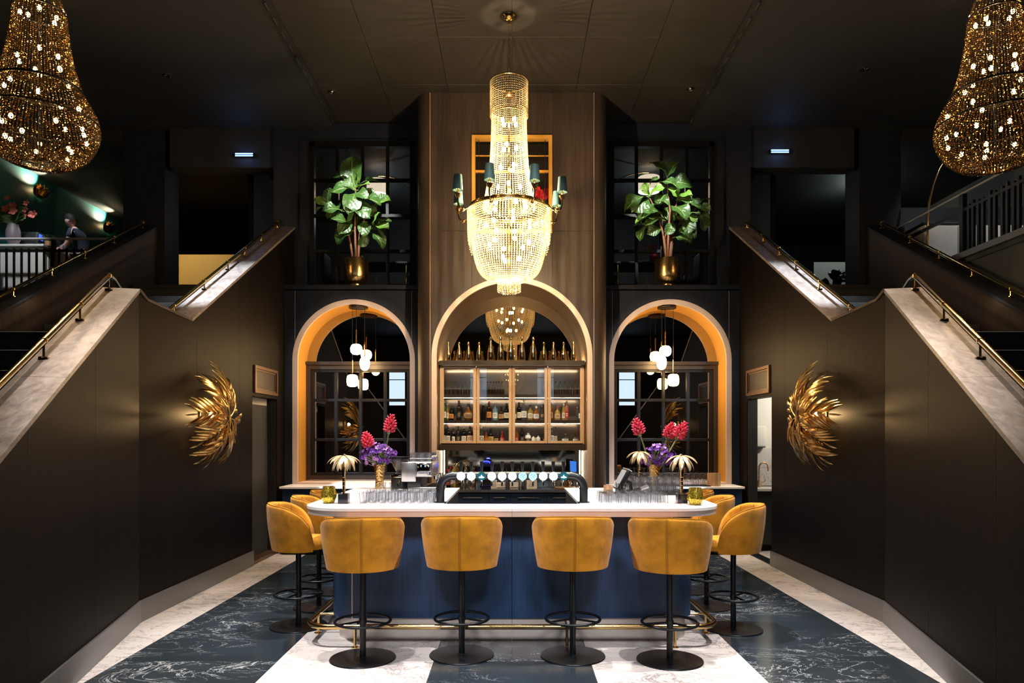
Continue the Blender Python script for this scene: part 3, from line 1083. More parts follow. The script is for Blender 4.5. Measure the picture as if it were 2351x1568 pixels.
for sg in (-1, 1):
    xa, xb = sorted((sg * 0.002, sg * (XL - 0.004)))
    bar_b(wall_strip([(xa, 6.07), (xb, 6.07)], 0.03, 0.187, 1.08), 'front_panel', M['navy'])
    bar_b(B(OFF).box2((sg * (XL - 0.004), 6.066, 0.187), (sg * (XL + 0.004), 6.08, 1.08)), 'inlay_strip', M['rose'])
    bar_b(wall_strip(corner(sg, XS, 6.07, RS), 0.03, 0.187, 1.08), 'corner_panel', M['navy'])
    for a, b in ((6.27 + .003, 7.16), (7.163, YE - 0.02)):
        bar_b(B(OFF).box2((sg * XS, a, 0.187), (sg * (XS - 0.03), b, 1.08)), 'side_panel', M['navy'])
    # plinth
    xo = XS - 0.045
    xa, xb = sorted((sg * 0.0015, sg * (xo - RS)))
    bar_b(wall_strip([(xa, 6.09), (xb, 6.09)], 0.02, 0.0, 0.186), 'plinth', M['plinth'])
    bar_b(wall_strip(corner(sg, xo, 6.09, RS), 0.02, 0.0, 0.186), 'plinth', M['plinth'])
    bar_b(B(OFF).box2((sg * xo, 6.29, 0), (sg * (xo - 0.02), YE - 0.03, 0.186)), 'plinth', M['plinth'])
    # inner working side
    bar_b(B(OFF).box2((sg * 0.60, 6.2, 0.1), (sg * 0.62, YE - 0.02, 1.10)), 'inner_panel', M['navyd'])
    bar_b(B(OFF).box2((sg * 0.60, YE - 0.04, 0.1), (sg * (XS - 0.03), YE - 0.02, 1.10)), 'end_panel', M['navyd'])
    for yy in (6.75, 7.3):
        bar_b(B(OFF).rbox((sg * 0.588, yy, 0.98), (0.02, 0.16, 0.014), 0.004, 1), 'handle', M['steel'], label='steel handle')
bar_b(B(OFF).box2((-0.6, 6.2, 0.1), (0.6, 6.22, 1.08)), 'inner_panel', M['navyd'])

top = thing('bar_countertop', 'white stone U-shaped countertop with rounded front corners on the bar', 'countertop', (0, 5.75, 1.08))
OT = Matrix.Translation((0, -5.75, -1.08))
XO, RO = 1.745, 0.42
for sg in (-1, 1):
    out = [p for p in u_outline(XO, 5.75, RO, YE) if p[0] * sg > 0]
    if sg < 0:
        poly = out + [(-0.0008, 5.75), (-0.0008, 6.155), (-0.585, 6.155), (-0.585, YE)]
    else:
        poly = [(0.0008, 5.75)] + out + [(0.585, YE), (0.585, 6.155), (0.0008, 6.155)]
    B(OT).prism(poly, 'z', HB - 0.023, HB).build('slab', M['white'], top)
    # recessed metal edge under the slab
    xa, xb = sorted((sg * 0.001, sg * (XO - RO)))

    def strip(path):
        n = len(path)
        b = B(OT)
        ins = []
        for i in range(n):
            d = (Vector(path[min(n - 1, i + 1)]) - Vector(path[max(0, i - 1)])).normalized()
            ins.append((path[i][0] - d.y * 0.02, path[i][1] + d.x * 0.02))
        return b.prism(list(path) + list(reversed(ins)), 'z', 1.078, HB - 0.023)
    strip([(xa, 5.758), (xb, 5.758)]).build('metal_edge', M['rose'], top)
    strip(corner(sg, XO - 0.008, 5.758, RO - 0.008, 16)).build('metal_edge', M['plinth'], top)
    B(OT).box2((sg * (XO - 0.008), 6.17, 1.078), (sg * (XO - 0.028), YE, HB - 0.023)).build('metal_edge', M['plinth'], top)
    B(OT).box2((sg * 0.62, 6.1, 1.085), (sg * (XO - 0.06), YE - 0.01, HB - 0.023)).build('underside', M['navyd'], top)
B(OT).box2((-XO + 0.3, 5.81, 1.085), (XO - 0.3, 6.15, HB - 0.023)).build('underside', M['navyd'], top)

# foot rail
fr = thing('foot_rail', 'polished brass foot rail running round the bar base', 'foot rail', (0, 5.87, 0))
OR = Matrix.Translation((0, -5.87, 0))
B(OR).tube([(x, y, 0.168) for x, y in u_outline(1.70, 5.87, 0.2, YE, 8)], 0.0225, 12).build('rail', M['brass'], fr)
posts = [(-1.28, 5.87), (-0.41, 5.87), (0.45, 5.87), (1.33, 5.87), (-1.70, 6.30), (1.70, 6.30), (-1.70, 7.3), (1.70, 7.3)]
for x, y in posts:
    b = B(OR)
    b.lathe([(0, 0), (0.034, 0), (0.034, 0.006), (0.014, 0.012), (0.0125, 0.14), (0.02, 0.15), (0.02, 0.168), (0, 0.168)], 14, (x, y, 0))
    b.build('post', M['brass'], fr)
    if abs(x) < 1.69:
        B(OR).cyl((x, y, 0.168), (x, 6.09, 0.168), 0.010, n=8).build('bracket', M['brass'], fr)
    else:
        B(OR).cyl((x, y, 0.168), (math.copysign(1.505, x), y, 0.168), 0.010, n=8).build('bracket', M['brass'], fr)


# ------------------------------------------------------------------ bar stools
def stool_shell():
    th0, th1 = -2.02, 2.02

    def top(t):
        a = abs(t)
        f = 1.0 if a < 0.75 else math.sqrt(max(0.0, 1 - ((a - 0.75) / 1.30) ** 2))
        return 0.735 + (1.125 - 0.735) * f - 0.012 * min(1, a / 0.75) ** 2

    def cross(t):
        zt, zb = top(t), 0.705 + 0.028 * (1 - math.cos(t)) * 0
        th = 0.052
        prof = []
        N = 8
        for i in range(N + 1):
            q = i / N
            z = zb + (zt - 0.026 - zb) * q
            R = 0.258 + 0.046 * math.sin(min(1, (z - 0.70) / 0.42 * 0.72) * PI * 0.72)
            prof.append((R, z))
        Rm, zm = prof[-1]
        for i in range(1, 6):
            a = PI * i / 6
            prof.append((Rm - th / 2 + th / 2 * math.cos(a), zm + 0.026 * math.sin(a)))
        for i in range(N, -1, -1):
            R, z = prof[i]
            prof.append((R - th, max(z, zb + 0.01)))
        return prof
    n = 56
    vs, rows = [], []
    for i in range(n + 1):
        t = th0 + (th1 - th0) * i / n
        pr = cross(t)
        # end of the arms: round off
        rows.append(len(pr))
        ex = 1.07
        vs += [(R * math.sin(t) * ex, -R * math.cos(t) * (1.0 if abs(t) < PI / 2 else 0.9) + 0.03, z) for R, z in pr]
    m = rows[0]
    fs = []
    for i in range(n):
        for k in range(m):
            fs.append((i * m + k, i * m + (k + 1) % m, (i + 1) * m + (k + 1) % m, (i + 1) * m + k))
    fs += [tuple(range(m)), tuple(range(n * m + m - 1, n * m - 1, -1))]
    rim = []
    for i in range(2, n - 1):
        t = th0 + (th1 - th0) * i / n
        pr = cross(t)
        R, z = pr[9 + 1]
        rim.append((R * math.sin(t) * 1.07, -R * math.cos(t) * (1.0 if abs(t) < PI / 2 else 0.9) + 0.03, z + 0.002))
    return vs, fs, rim, cross


sv, sf, srim, scross = stool_shell()
stool = thing('bar_stool', 'x', 'bar stool', (0, 0, 0))
B().add(sv, sf).build('backrest', M['velvet'], stool, sharp=50)
B().tube(srim, 0.0045, 6).build('piping', M['velvetd'], stool)
pr = scross(0.0)
for off in (-0.006, 0.006):
    B().tube([(off, -R + 0.03 - 0.001, z) for R, z in pr[:10]], 0.0038, 6).build('back_seam', M['velvetd'], stool)
# channel seams on the inner face
for t in (-1.15, -0.58, 0.0, 0.58, 1.15):
    q = scross(t)
    ins = [(R, z) for R, z in q[13:21]]
    B().tube([((R - 0.001) * math.sin(t) * 1.07, -(R - 0.001) * math.cos(t) + 0.03, z) for R, z in ins if z > 0.78], 0.004, 5).build('channel_seam', M['velvetd'], stool)


def seat_fn(rz):
    def f(u, v):
        pass
    return f


sb = B()
prof = [(0.0, 0.712), (0.80, 0.712), (0.94, 0.718), (1.0, 0.735), (1.0, 0.765), (0.96, 0.79), (0.86, 0.806), (0.0, 0.812)]
n = 40
vs, rows = [], []
for r, z in prof:
    if r == 0:
        rows.append([len(vs)])
        vs.append((0, 0.03, z))
    else:
        rows.append(list(range(len(vs), len(vs) + n)))
        for i in range(n):
            a = 2 * PI * i / n
            c, s_ = math.cos(a), math.sin(a)
            k = (abs(c) ** 2.6 + abs(s_) ** 2.6) ** (-1 / 2.6)
            ry = 0.265 if s_ > 0 else 0.225
            vs.append((0.255 * r * k * c, 0.03 + ry * r * k * s_, z))
fs = []
for a, b in zip(rows, rows[1:]):
    for i in range(n):
        j = (i + 1) % n
        if len(a) == 1:
            fs.append((a[0], b[j], b[i]))
        elif len(b) == 1:
            fs.append((a[i], a[j], b[0]))
        else:
            fs.append((a[i], a[j], b[j], b[i]))
sb.add(vs, fs).build('seat', M['velvet'], stool, sharp=60)
B().lathe([(0, 0.700), (0.09, 0.700), (0.10, 0.704), (0.10, 0.713), (0, 0.713)], 24).build('seat_plate', M['blackmetal'], stool)
B().cyl((0, 0, 0.01), (0, 0, 0.702), 0.0245, n=20).build('pole', M['blackmetal'], stool)
B().lathe([(0, 0), (0.252, 0), (0.255, 0.004), (0.252, 0.010), (0.05, 0.014), (0.03, 0.018), (0, 0.018)], 48).build('base_plate', M['blackmetal'], stool)
ringo = B().ring((0, 0.0, 0.293), 0.212, 0.0115, 44, 8).build('footrest_ring', M['blackmetal'], stool)
B().lathe([(0.0246, 0.275), (0.030, 0.275), (0.030, 0.31), (0.0246, 0.31)], 20).build('collar', M['blackmetal'], stool)
for a in (PI / 2, PI / 2 + 2.094, PI / 2 + 4.189):
    B().cyl((0.02 * math.cos(a), 0.02 * math.sin(a), 0.293), (0.21 * math.cos(a), 0.21 * math.sin(a), 0.293), 0.008, n=6).build('spoke', M['blackmetal'], stool)
index_kids()
stools = [
    (-1.157, 5.575, 0.16, 'mustard velvet bar stool at the front, first from the left, back turned to us'),
    (-0.396, 5.664, 0.0, 'mustard velvet bar stool at the front, second from the left, back turned to us'),
    (0.477, 5.64, -0.02, 'mustard velvet bar stool at the front, third from the left, back turned to us'),
    (1.214, 5.53, -0.30, 'mustard velvet bar stool at the front, rightmost of the four, slightly turned'),
    (-1.94, 6.53, -1.32, 'mustard velvet bar stool on the left side of the bar, nearest to us'),
    (-1.95, 7.26, -1.40, 'mustard velvet bar stool on the left side of the bar, second one back'),
    (-1.96, 7.98, -1.50, 'mustard velvet bar stool on the left side of the bar, farthest one back'),
    (1.98, 6.43, 1.30, 'mustard velvet bar stool on the right side of the bar, nearest to us'),
    (1.97, 7.28, 1.40, 'mustard velvet bar stool on the right side of the bar, second one back'),
    (1.97, 8.02, 1.50, 'mustard velvet bar stool on the right side of the bar, farthest one back')]
for k, (x, y, rz, lab) in enumerate(stools):
    g = 'bar stools in front of the bar' if k < 4 else ('bar stools along the left of the bar' if k < 7 else 'bar stools along the right of the bar')
    if k == 0:
        stool.location, stool.rotation_euler = (x, y, 0), (0, 0, rz)
        stool['label'], stool['group'] = lab, g
    else:
        dup(stool, (x, y, 0), rz, lab, g)

# ------------------------------------------------------------------ handrails on the stair cappings
def handrail(lab, pts, brk, drop, out):
    p0 = Vector(pts[0])
    t = thing('handrail', lab, 'handrail', p0)
    loc = [Vector(p) - p0 for p in pts]
    B().tube(loc, 0.021, 14).build('rail', M['brass'], t)
    for e in (loc[0], loc[-1]):
        B().ball(e, 0.026, 10, 6).build('end_cap', M['brass'], t)
    for f in brk:
        i = int(f)
        q = loc[i].lerp(loc[i + 1], f - i)
        foot = q + Vector(drop)
        b = B()
        b.tube([q, q + Vector((0, 0, -0.03)), foot], 0.009, 6)
        b.lathe([(0, 0), (0.035, 0), (0.035, 0.008), (0.012, 0.014), (0, 0.014)], 12, foot)
        b.lathe([(0, 0.0), (0.027, 0.0), (0.027, 0.03), (0, 0.03)], 10, q - Vector((0, 0, 0.015)))
        b.build('bracket', M['brass'], t)


for sg in (-1, 1):
    nm = 'left' if sg < 0 else 'right'
    d = Vector((-sg * 0.24, -1, 0)).normalized()
    nrm = Vector((sg, -0.24, 0)).normalized()
    A0 = Vector((sg * 3.45, 6.65, 0))

    def lowpt(t, o=0.23, h=0.125):
        q = A0 + d * t + nrm * o
        return (q.x, q.y, 3.06 - 0.539 * t * abs(d.y) + 0.035 + h)
    up = [(sg * 3.86, 7.1, 3.16), (sg * 3.74, 6.75, 3.20), lowpt(0.06), lowpt(1.3), lowpt(2.6), lowpt(3.9)]
    handrail('brass handrail above the near %s stair capping, lit from below' % nm, up, [2.02, 2.62, 3.2, 3.9, 4.5], (0, 0, -0.125), 0)
    k = (5.04 - 2.96) / 3.71

    def uppt(y, x, h):
        return (sg * x, y, 2.96 + k * (y - 7.74) + 0.035 + h)
    handrail('brass handrail on the upper flight capping of the %s stairs, near the fig tree' % nm, [uppt(y, 3.68, 0.10) for y in (7.3, 8.6, 9.9, 11.35)], [0.4, 1.0, 1.55, 2.0, 2.45, 2.95], (0, 0, -0.10), 0)
    handrail('brass handrail on the outer wall of the %s staircase' % nm, [uppt(y, 5.80, 0.09) for y in (7.1, 8.5, 9.9, 11.35)], [0.35, 0.9, 1.4, 1.9, 2.4, 2.95], (0, 0, -0.09), 0)
    # small step lights
    p = uppt(8.3, 5.62, -0.03)
    point((p[0] - sg * 0.1, p[1], p[2] + 0.1), 1.5, (1, .75, .45), 0.004)

# ------------------------------------------------------------------ back counters
for sg in (-1, 1):
    nm = 'left' if sg < 0 else 'right'
    cab = thing('base_cabinet', 'navy base cabinet under the white back counter, %s of the back bar' % nm, 'cabinet', (sg * 2.35, 10.6, 0))
    b0 = Matrix.Translation((-sg * 2.35, -10.6, 0))
    B(b0).box2((sg * 1.40, 10.42, 0.1), (sg * 3.33, 10.88, 0.96)).build('carcass', M['navyd'], cab)
    B(b0).box2((sg * 1.42, 10.45, 0.0), (sg * 3.31, 10.88, 0.1)).build('toe_kick', M['black'], cab)
    for i in range(4):
        xc = sg * (1.40 + 0.4825 * (i + .5))
        dd = B(b0).rbox((xc, 10.41, 0.53), (0.476, 0.02, 0.84), 0.003, 1).build('cabinet_door', M['navy'], cab)
        B(b0).rbox((xc, 10.39, 0.88), (0.17, 0.02, 0.014), 0.004, 1).build('handle', M['steel'], dd, label='steel bar handle')
    ct = B().rbox((0, 0, 0), (1.98, 0.56, 0.032), 0.004, 1).build('back_countertop', M['white'], None, loc=(sg * 2.365, 10.63, 0.977))
    tag(ct, 'white stone back counter in front of the %s arch' % nm, 'countertop')
cab = thing('base_cabinet', 'long navy back bar cabinet with drawers and steel handles, below the bottles', 'cabinet', (0, 10.6, 0))
b0 = Matrix.Translation((0, -10.6, 0))
B(b0).box2((-1.36, 10.32, 0.1), (1.36, 11.3, 0.92)).build('carcass', M['navyd'], cab)
for i, (xa, xb) in enumerate(((-1.35, -0.80), (-0.795, -0.33), (-0.325, -0.03), (-0.025, 0.5), (0.505, 0.9), (0.905, 1.35))):
    dd = B(b0).rbox(((xa + xb) / 2, 10.31, 0.80), (xb - xa, 0.02, 0.20), 0.003, 1).build('drawer', M['navy'], cab)
    B(b0).rbox(((xa + xb) / 2, 10.29, 0.84), ((xb - xa) * 0.6, 0.02, 0.014), 0.004, 1).build('handle', M['steel'], dd, label='steel bar handle')
    dd = B(b0).rbox(((xa + xb) / 2, 10.31, 0.39), (xb - xa, 0.02, 0.58), 0.003, 1).build('cabinet_door', M['navy'], cab)
ct = thing('back_countertop', 'black stone back bar worktop with a steel edge', 'countertop', (0, 10.6, 0.92))
B().box2((-1.36, -0.33, 0), (1.36, 0.75, 0.038)).build('slab', M['blackstone'], ct)
B().box2((-1.36, -0.345, 0.0), (1.36, -0.33, 0.036)).build('steel_edge', M['steel'], ct)
bs = thing('backsplash', 'antique mirror backsplash with glowing side strips behind the back bar', 'backsplash', (0, 11.3, 0.958))
B().box2((-1.07, 0, 0), (1.07, 0.02, 0.56)).build('mirror_panel', M['mirrora'], bs)
for sg in (-1, 1):
    B().box2((sg * 1.068, -0.03, 0.01), (sg * 1.058, -0.015, 0.54)).build('led_strip', M['led'], bs, label='glowing vertical strip')
B().box2((-1.0, -0.012, 0.540), (1.0, -0.006, 0.544)).build('led_strip', M['led'], bs, label='glowing top strip')

# ------------------------------------------------------------------ bottle cabinet in the arch
cb = thing('bottle_cabinet', 'wide bottle cabinet with four wood framed glass doors inside the central arch', 'cabinet', (0, 10.7, 1.51))
b0 = Matrix.Translation((0, -10.7, -1.51))
M['oak'] = wood('light bronze timber', (0.50, 0.32, 0.18), (0.62, 0.41, 0.24), 0.4, bump=0.15, stretch=(6, 6, 1))
B(b0).box2((-1.078, 10.62, 2.775), (1.078, 11.33, 2.84)).build('top_board', M['brown'], cb)
B(b0).box2((-1.078, 10.62, 1.51), (1.078, 11.33, 1.60)).build('bottom_board', M['brown'], cb)
B(b0).box2((-1.078, 11.28, 1.6), (1.078, 11.32, 2.78)).build('back_panel', M['backboard'], cb)
for sg in (-1, 1):
    B(b0).box2((sg * 1.078, 10.72, 1.6), (sg * 1.06, 11.3, 2.78)).build('side_board', M['oak'], cb)
for xx in (-0.525, 0.0, 0.525):
    B(b0).box2((xx - 0.009, 10.74, 1.6), (xx + 0.009, 11.28, 2.78)).build('divider', M['brown'], cb)
for z in (2.345, 1.96):
    B(b0).box2((-1.06, 10.75, z - 0.05), (1.06, 11.28, z)).build('shelf', M['brown'], cb)
    B(b0).box2((-1.05, 10.765, z - 0.054), (1.05, 10.773, z - 0.05)).build('led_strip', M['led'], cb, label='glowing strip under the shelf')
B(b0).box2((-1.05, 10.90, 2.770), (1.05, 10.907, 2.775)).build('led_strip', M['led'], cb, label='added glowing strip hidden under the top board')  # unseen strip, added behind the door frames to brighten the top shelf
B(b0).box2((-1.06, 10.73, 1.60), (1.06, 11.28, 1.628)).build('shelf', M['brown'], cb)
for i in range(4):
    x0 = -1.062 + 0.531 * i + 0.004
    x1 = x0 + 0.523
    z0, z1 = 1.615, 2.771
    d = B(b0)
    t_ = 0.036
    d.box2((x0, 10.70, z0), (x0 + t_, 10.73, z1))
    d.box2((x1 - t_, 10.70, z0), (x1, 10.73, z1))
    d.box2((x0 + t_, 10.70, z0), (x1 - t_, 10.73, z0 + t_))
    d.box2((x0 + t_, 10.70, z1 - t_), (x1 - t_, 10.73, z1))
    for a, b in (((x0 + t_, z0 + t_), (x0 + t_ + 0.007, z1 - t_)), ((x1 - t_ - 0.007, z0 + t_), (x1 - t_, z1 - t_))):
        d.box2((a[0], 10.705, a[1]), (b[0], 10.725, b[1]))
    dr_ = d.build('glass_door', M['oak'], cb)
    B(b0).box2((x0 + t_, 10.713, z0 + t_), (x1 - t_, 10.717, z1 - t_)).build('pane', M['pane'], dr_)
    kx = x1 - 0.018 if i % 2 == 0 else x0 + 0.018
    B(b0).ball((kx, 10.695, 1.83), 0.009, 8, 5).build('knob', M['steel'], dr_)
for sg in (-1, 1):
    B().box2((sg * 1.07, 10.80, 2.842), (sg * 1.03, 11.25, 2.848)).build('led_strip', M['led'], cb, label='glowing strip on top of the cabinet', loc=(0, -10.7, -1.51))

# ================================================================== CHANDELIERS
def strands(paths, size, jitter=0.0, step=None, elong=1.0):
    """bead chains: an octahedral bead every step along each path"""
    b = B()
    vs, fs = b.v, b.f
    step = step or size * 2.1
    for path in paths:
        acc = 0.0
        for p, q in zip(path, path[1:]):
            p, q = Vector(p), Vector(q)
            d = q - p
            Ls = d.length
            if Ls < 1e-6:
                continue
            t = acc
            u = d / Ls
            sd = u.orthogonal().normalized()
            e2 = u.cross(sd)
            while t < Ls:
                c = p + u * t
                r = size * (1 + random.uniform(-jitter, jitter))
                an = random.random() * 6.28
                a = sd * math.cos(an) + e2 * math.sin(an)
                e = u.cross(a)
                o = len(vs)
                vs.extend([tuple(c + u * r * elong), tuple(c - u * r * elong), tuple(c + a * r), tuple(c - a * r), tuple(c + e * r), tuple(c - e * r)])
                fs.extend([(o, o + 2, o + 4), (o, o + 4, o + 3), (o, o + 3, o + 5), (o, o + 5, o + 2),
                           (o + 1, o + 4, o + 2), (o + 1, o + 3, o + 4), (o + 1, o + 5, o + 3), (o + 1, o + 2, o + 5)])
                t += step
            acc = t - Ls
    return b


def rev(prof, n, a0=0.0):
    """meridian paths of a profile [(r, z)]"""
    out = []
    for i in range(n):
        a = a0 + 2 * PI * i / n
        out.append([(r * math.cos(a), r * math.sin(a), z) for r, z in prof])
    return out


def smooth(prof, n=24):
    out = []
    for i in range(n + 1):
        f = i / n * (len(prof) - 1)
        k = min(int(f), len(prof) - 2)
        t = f - k
        p0, p1, p2, p3 = prof[max(0, k - 1)], prof[k], prof[k + 1], prof[min(len(prof) - 1, k + 2)]
        out.append(tuple(0.5 * (2 * p1[j] + (p2[j] - p0[j]) * t + (2 * p0[j] - 5 * p1[j] + 4 * p2[j] - p3[j]) * t * t + (3 * p1[j] - p0[j] - 3 * p2[j] + p3[j]) * t ** 3) for j in (0, 1)))
    return out


def stuff(o):
    o['kind'] = 'stuff'
    return o


CZ = 3.42       # bottom of the central chandelier
ch = thing('chandelier', 'tall cream crystal chandelier with blue candle shades hanging in front of the central wall', 'chandelier', (-0.035, 8.5, CZ))
top_z = ZC - CZ
B().lathe([(0, top_z), (0.088, top_z), (0.088, top_z - 0.012), (0.06, top_z - 0.045), (0.025, top_z - 0.06), (0.018, top_z - 0.10), (0.0, top_z - 0.10)], 24).build('ceiling_canopy', M['brass'], ch)
cb_ = B()
zt, zb = top_z - 0.10, 2.52
nl = 16
for i in range(nl):
    z = zb + (zt - zb) * (i + .5) / nl
    hl = (zt - zb) / nl * 0.62
    Mx = Matrix.Translation((0, 0, z)) @ Matrix.Rotation(PI / 2 * (i % 2), 4, 'Z') @ Matrix.Rotation(PI / 2, 4, 'X')
    Mx = Mx @ Matrix.Diagonal((0.5, 1, 1, 1))
    cb_.ring((0, 0, 0), hl, 0.0045, 12, 5, Mx)
cb_.build('chain', M['brass'], ch)
for z, r, tr_ in ((2.49, 0.222, 0.008), (2.10, 0.205, 0.006), (0.975, 0.485, 0.016), (1.0, 0.475, 0.010), (0.155, 0.20, 0.006)):
    B().ring((0, 0, z), r, tr_, 56, 8).build('metal_ring', M['brass'], ch)
sp_ = B()
for a in range(3):
    q = a * 2.094
    sp_.cyl((0, 0, 2.47), (0.22 * math.cos(q), 0.22 * math.sin(q), 2.49), 0.004, n=5)
sp_.cyl((0, 0, 0.16), (0, 0, 2.55), 0.012, n=8)
sp_.lathe([(0, 2.30), (0.06, 2.32), (0.075, 2.35), (0.05, 2.37), (0, 2.38)], 14)
sp_.build('stem', M['brass'], ch)
stuff(strands(rev([(0.222, 2.48), (0.222, 2.06)], 58), 0.0092, step=0.0265).build('crown_beads', M['beadc'], ch, sharp=0))
col = smooth([(0.205, 2.14), (0.207, 1.9), (0.225, 1.55), (0.262, 1.25), (0.315, 0.98)])
stuff(strands(rev(col, 54), 0.0095, step=0.0245).build('column_beads', M['beadc'], ch, sharp=0))
bas = smooth([(0.462, 0.97), (0.455, 0.75), (0.428, 0.50), (0.365, 0.27), (0.27, 0.17), (0.15, 0.13)])
stuff(strands(rev(bas, 84), 0.0105, step=0.0265).build('basket_beads', M['beadc'], ch, sharp=0))
fringe = []
for i in range(96):
    a = 2 * PI * i / 96
    L_ = 0.36 + 0.10 * math.cos(6 * a) - 0.02 * (i % 3)
    L_ = 0.20 + 0.28 * abs(math.sin(4 * a))
    fringe.append([(0.492 * math.cos(a), 0.492 * math.sin(a), 0.97), (0.487 * math.cos(a), 0.487 * math.sin(a), 0.97 - L_)])
stuff(strands(fringe, 0.0095, step=0.025).build('fringe_beads', M['beadc'], ch, sharp=0))
stuff(strands(rev([(0.135, 0.15), (0.135, 0.0)], 32) + rev([(0.09, 0.13), (0.09, -0.03)], 18), 0.0085, step=0.023).build('drop_beads', M['beadc'], ch, sharp=0))
for i in range(8):
    a = PI / 8 + PI / 4 * i + 0.06
    c, s_ = math.cos(a), math.sin(a)
    path = [(c * r, s_ * r, z) for r, z in ((0.485, 0.97), (0.53, 0.93), (0.585, 0.90), (0.63, 0.925), (0.65, 0.985), (0.65, 1.06))]
    arm = B().tube([Vector(p) for p in path], 0.011, 7)
    arm.lathe([(0, 0), (0.02, 0), (0.036, 0.03), (0.042, 0.045), (0.016, 0.05), (0.016, 0.10), (0, 0.10)], 12, (c * 0.65, s_ * 0.65, 1.03))
    arm.ball((c * 0.585, s_ * 0.585, 0.90), 0.022, 8, 6)
    ar = arm.build('arm', M['brass'], ch)
    B().lathe([(0.060, 1.115), (0.047, 1.29), (0.045, 1.29), (0.058, 1.115)], 18, (c * 0.65, s_ * 0.65, 0)).build('lamp_shade', M['shadeb'], ar, label='blue candle shade')
    B().ball((c * 0.65, s_ * 0.65, 1.15), 0.020, 8, 6, 1.3).build('bulb', M['bulb'], ar)
blb = []
for z, r, n in ((2.02, 0.10, 4), (1.72, 0.09, 3), (1.48, 0.10, 3), (1.25, 0.13, 4), (1.02, 0.2, 5), (0.80, 0.27, 7), (0.58, 0.24, 6), (0.40, 0.12, 3)):
    for i in range(n):
        a = 2 * PI * i / n + z * 5
        blb.append((r * math.cos(a), r * math.sin(a), z))
for p in blb:
    B().ball((0, 0, 0), 0.022, 8, 6, 1.4).build('bulb', M['bulb'], ch, loc=p)
for z, e in ((1.95, 45), (1.6, 85), (1.2, 150), (0.75, 300), (0.4, 190)):
    point((-0.035, 8.5, CZ + z), e, CHW, 0.03)
index_kids()
c2 = dup(ch, (0.0, -8.0, CZ), 0.1, 'second cream crystal chandelier over the entrance, seen only mirrored in the bottle cabinet', None)


def dark_chandelier(lab, loc):
    t = thing('chandelier', lab, 'chandelier', loc, 0, 'dark beaded side chandeliers')
    R = 0.55
    for z, r, tr_ in ((1.60, 0.24, 0.008), (0.80, 0.40, 0.014), (0.47, R, 0.010), (2.05, 0.14, 0.008), (0.06, 0.14, 0.006)):
        B().ring((0, 0, z), r, tr_, 48, 7).build('metal_ring', M['blackmetal'], t)
    B().cyl((0, 0, 0.1), (0, 0, ZS - loc[2]), 0.012, n=8).build('stem', M['blackmetal'], t)
    a = strands(rev(smooth([(0.14, 2.05), (0.16, 1.85), (0.24, 1.62)]), 30), 0.0095, 0.2, 0.021)
    stuff(a.build('top_beads', M['beadd'], t, sharp=0))
    stuff(strands(rev(smooth([(0.24, 1.60), (0.275, 1.3), (0.32, 1.05), (0.40, 0.80)]), 66), 0.0095, 0.2, 0.021).build('column_beads', M['beadd'], t, sharp=0))
    stuff(strands(rev(smooth([(0.40, 0.79), (0.50, 0.62), (R, 0.47), (0.54, 0.33), (0.46, 0.16), (0.32, 0.04), (0.16, 0.0)]), 96), 0.0105, 0.2, 0.023).build('basket_beads', M['beadd'], t, sharp=0))
    rnd = random.Random(int(loc[0] * 100))
    for z, r, n in ((1.92, 0.07, 3), (1.56, 0.17, 5), (1.12, 0.20, 5), (0.98, 0.20, 3), (0.78, 0.34, 4), (0.54, 0.46, 7), (0.34, 0.44, 9), (0.20, 0.30, 5)):
        for i in range(n):
            q = 2 * PI * i / n + rnd.uniform(-0.3, 0.3)
            B().ball((0, 0, 0), 0.021, 8, 6, 1.3).build('bulb', M['bulbdim'], t, loc=(r * math.cos(q), r * math.sin(q), z + rnd.uniform(-0.05, 0.05)))
    for z in (1.4, 0.5):
        point((loc[0], loc[1], loc[2] + z), 24, (1, 0.66, 0.34), 0.03)


dark_chandelier('dark amber beaded chandelier hanging over the left stairs', (-4.93, 7.5, 4.55))
dark_chandelier('dark amber beaded chandelier hanging over the right stairs', (5.04, 7.5, 4.52))

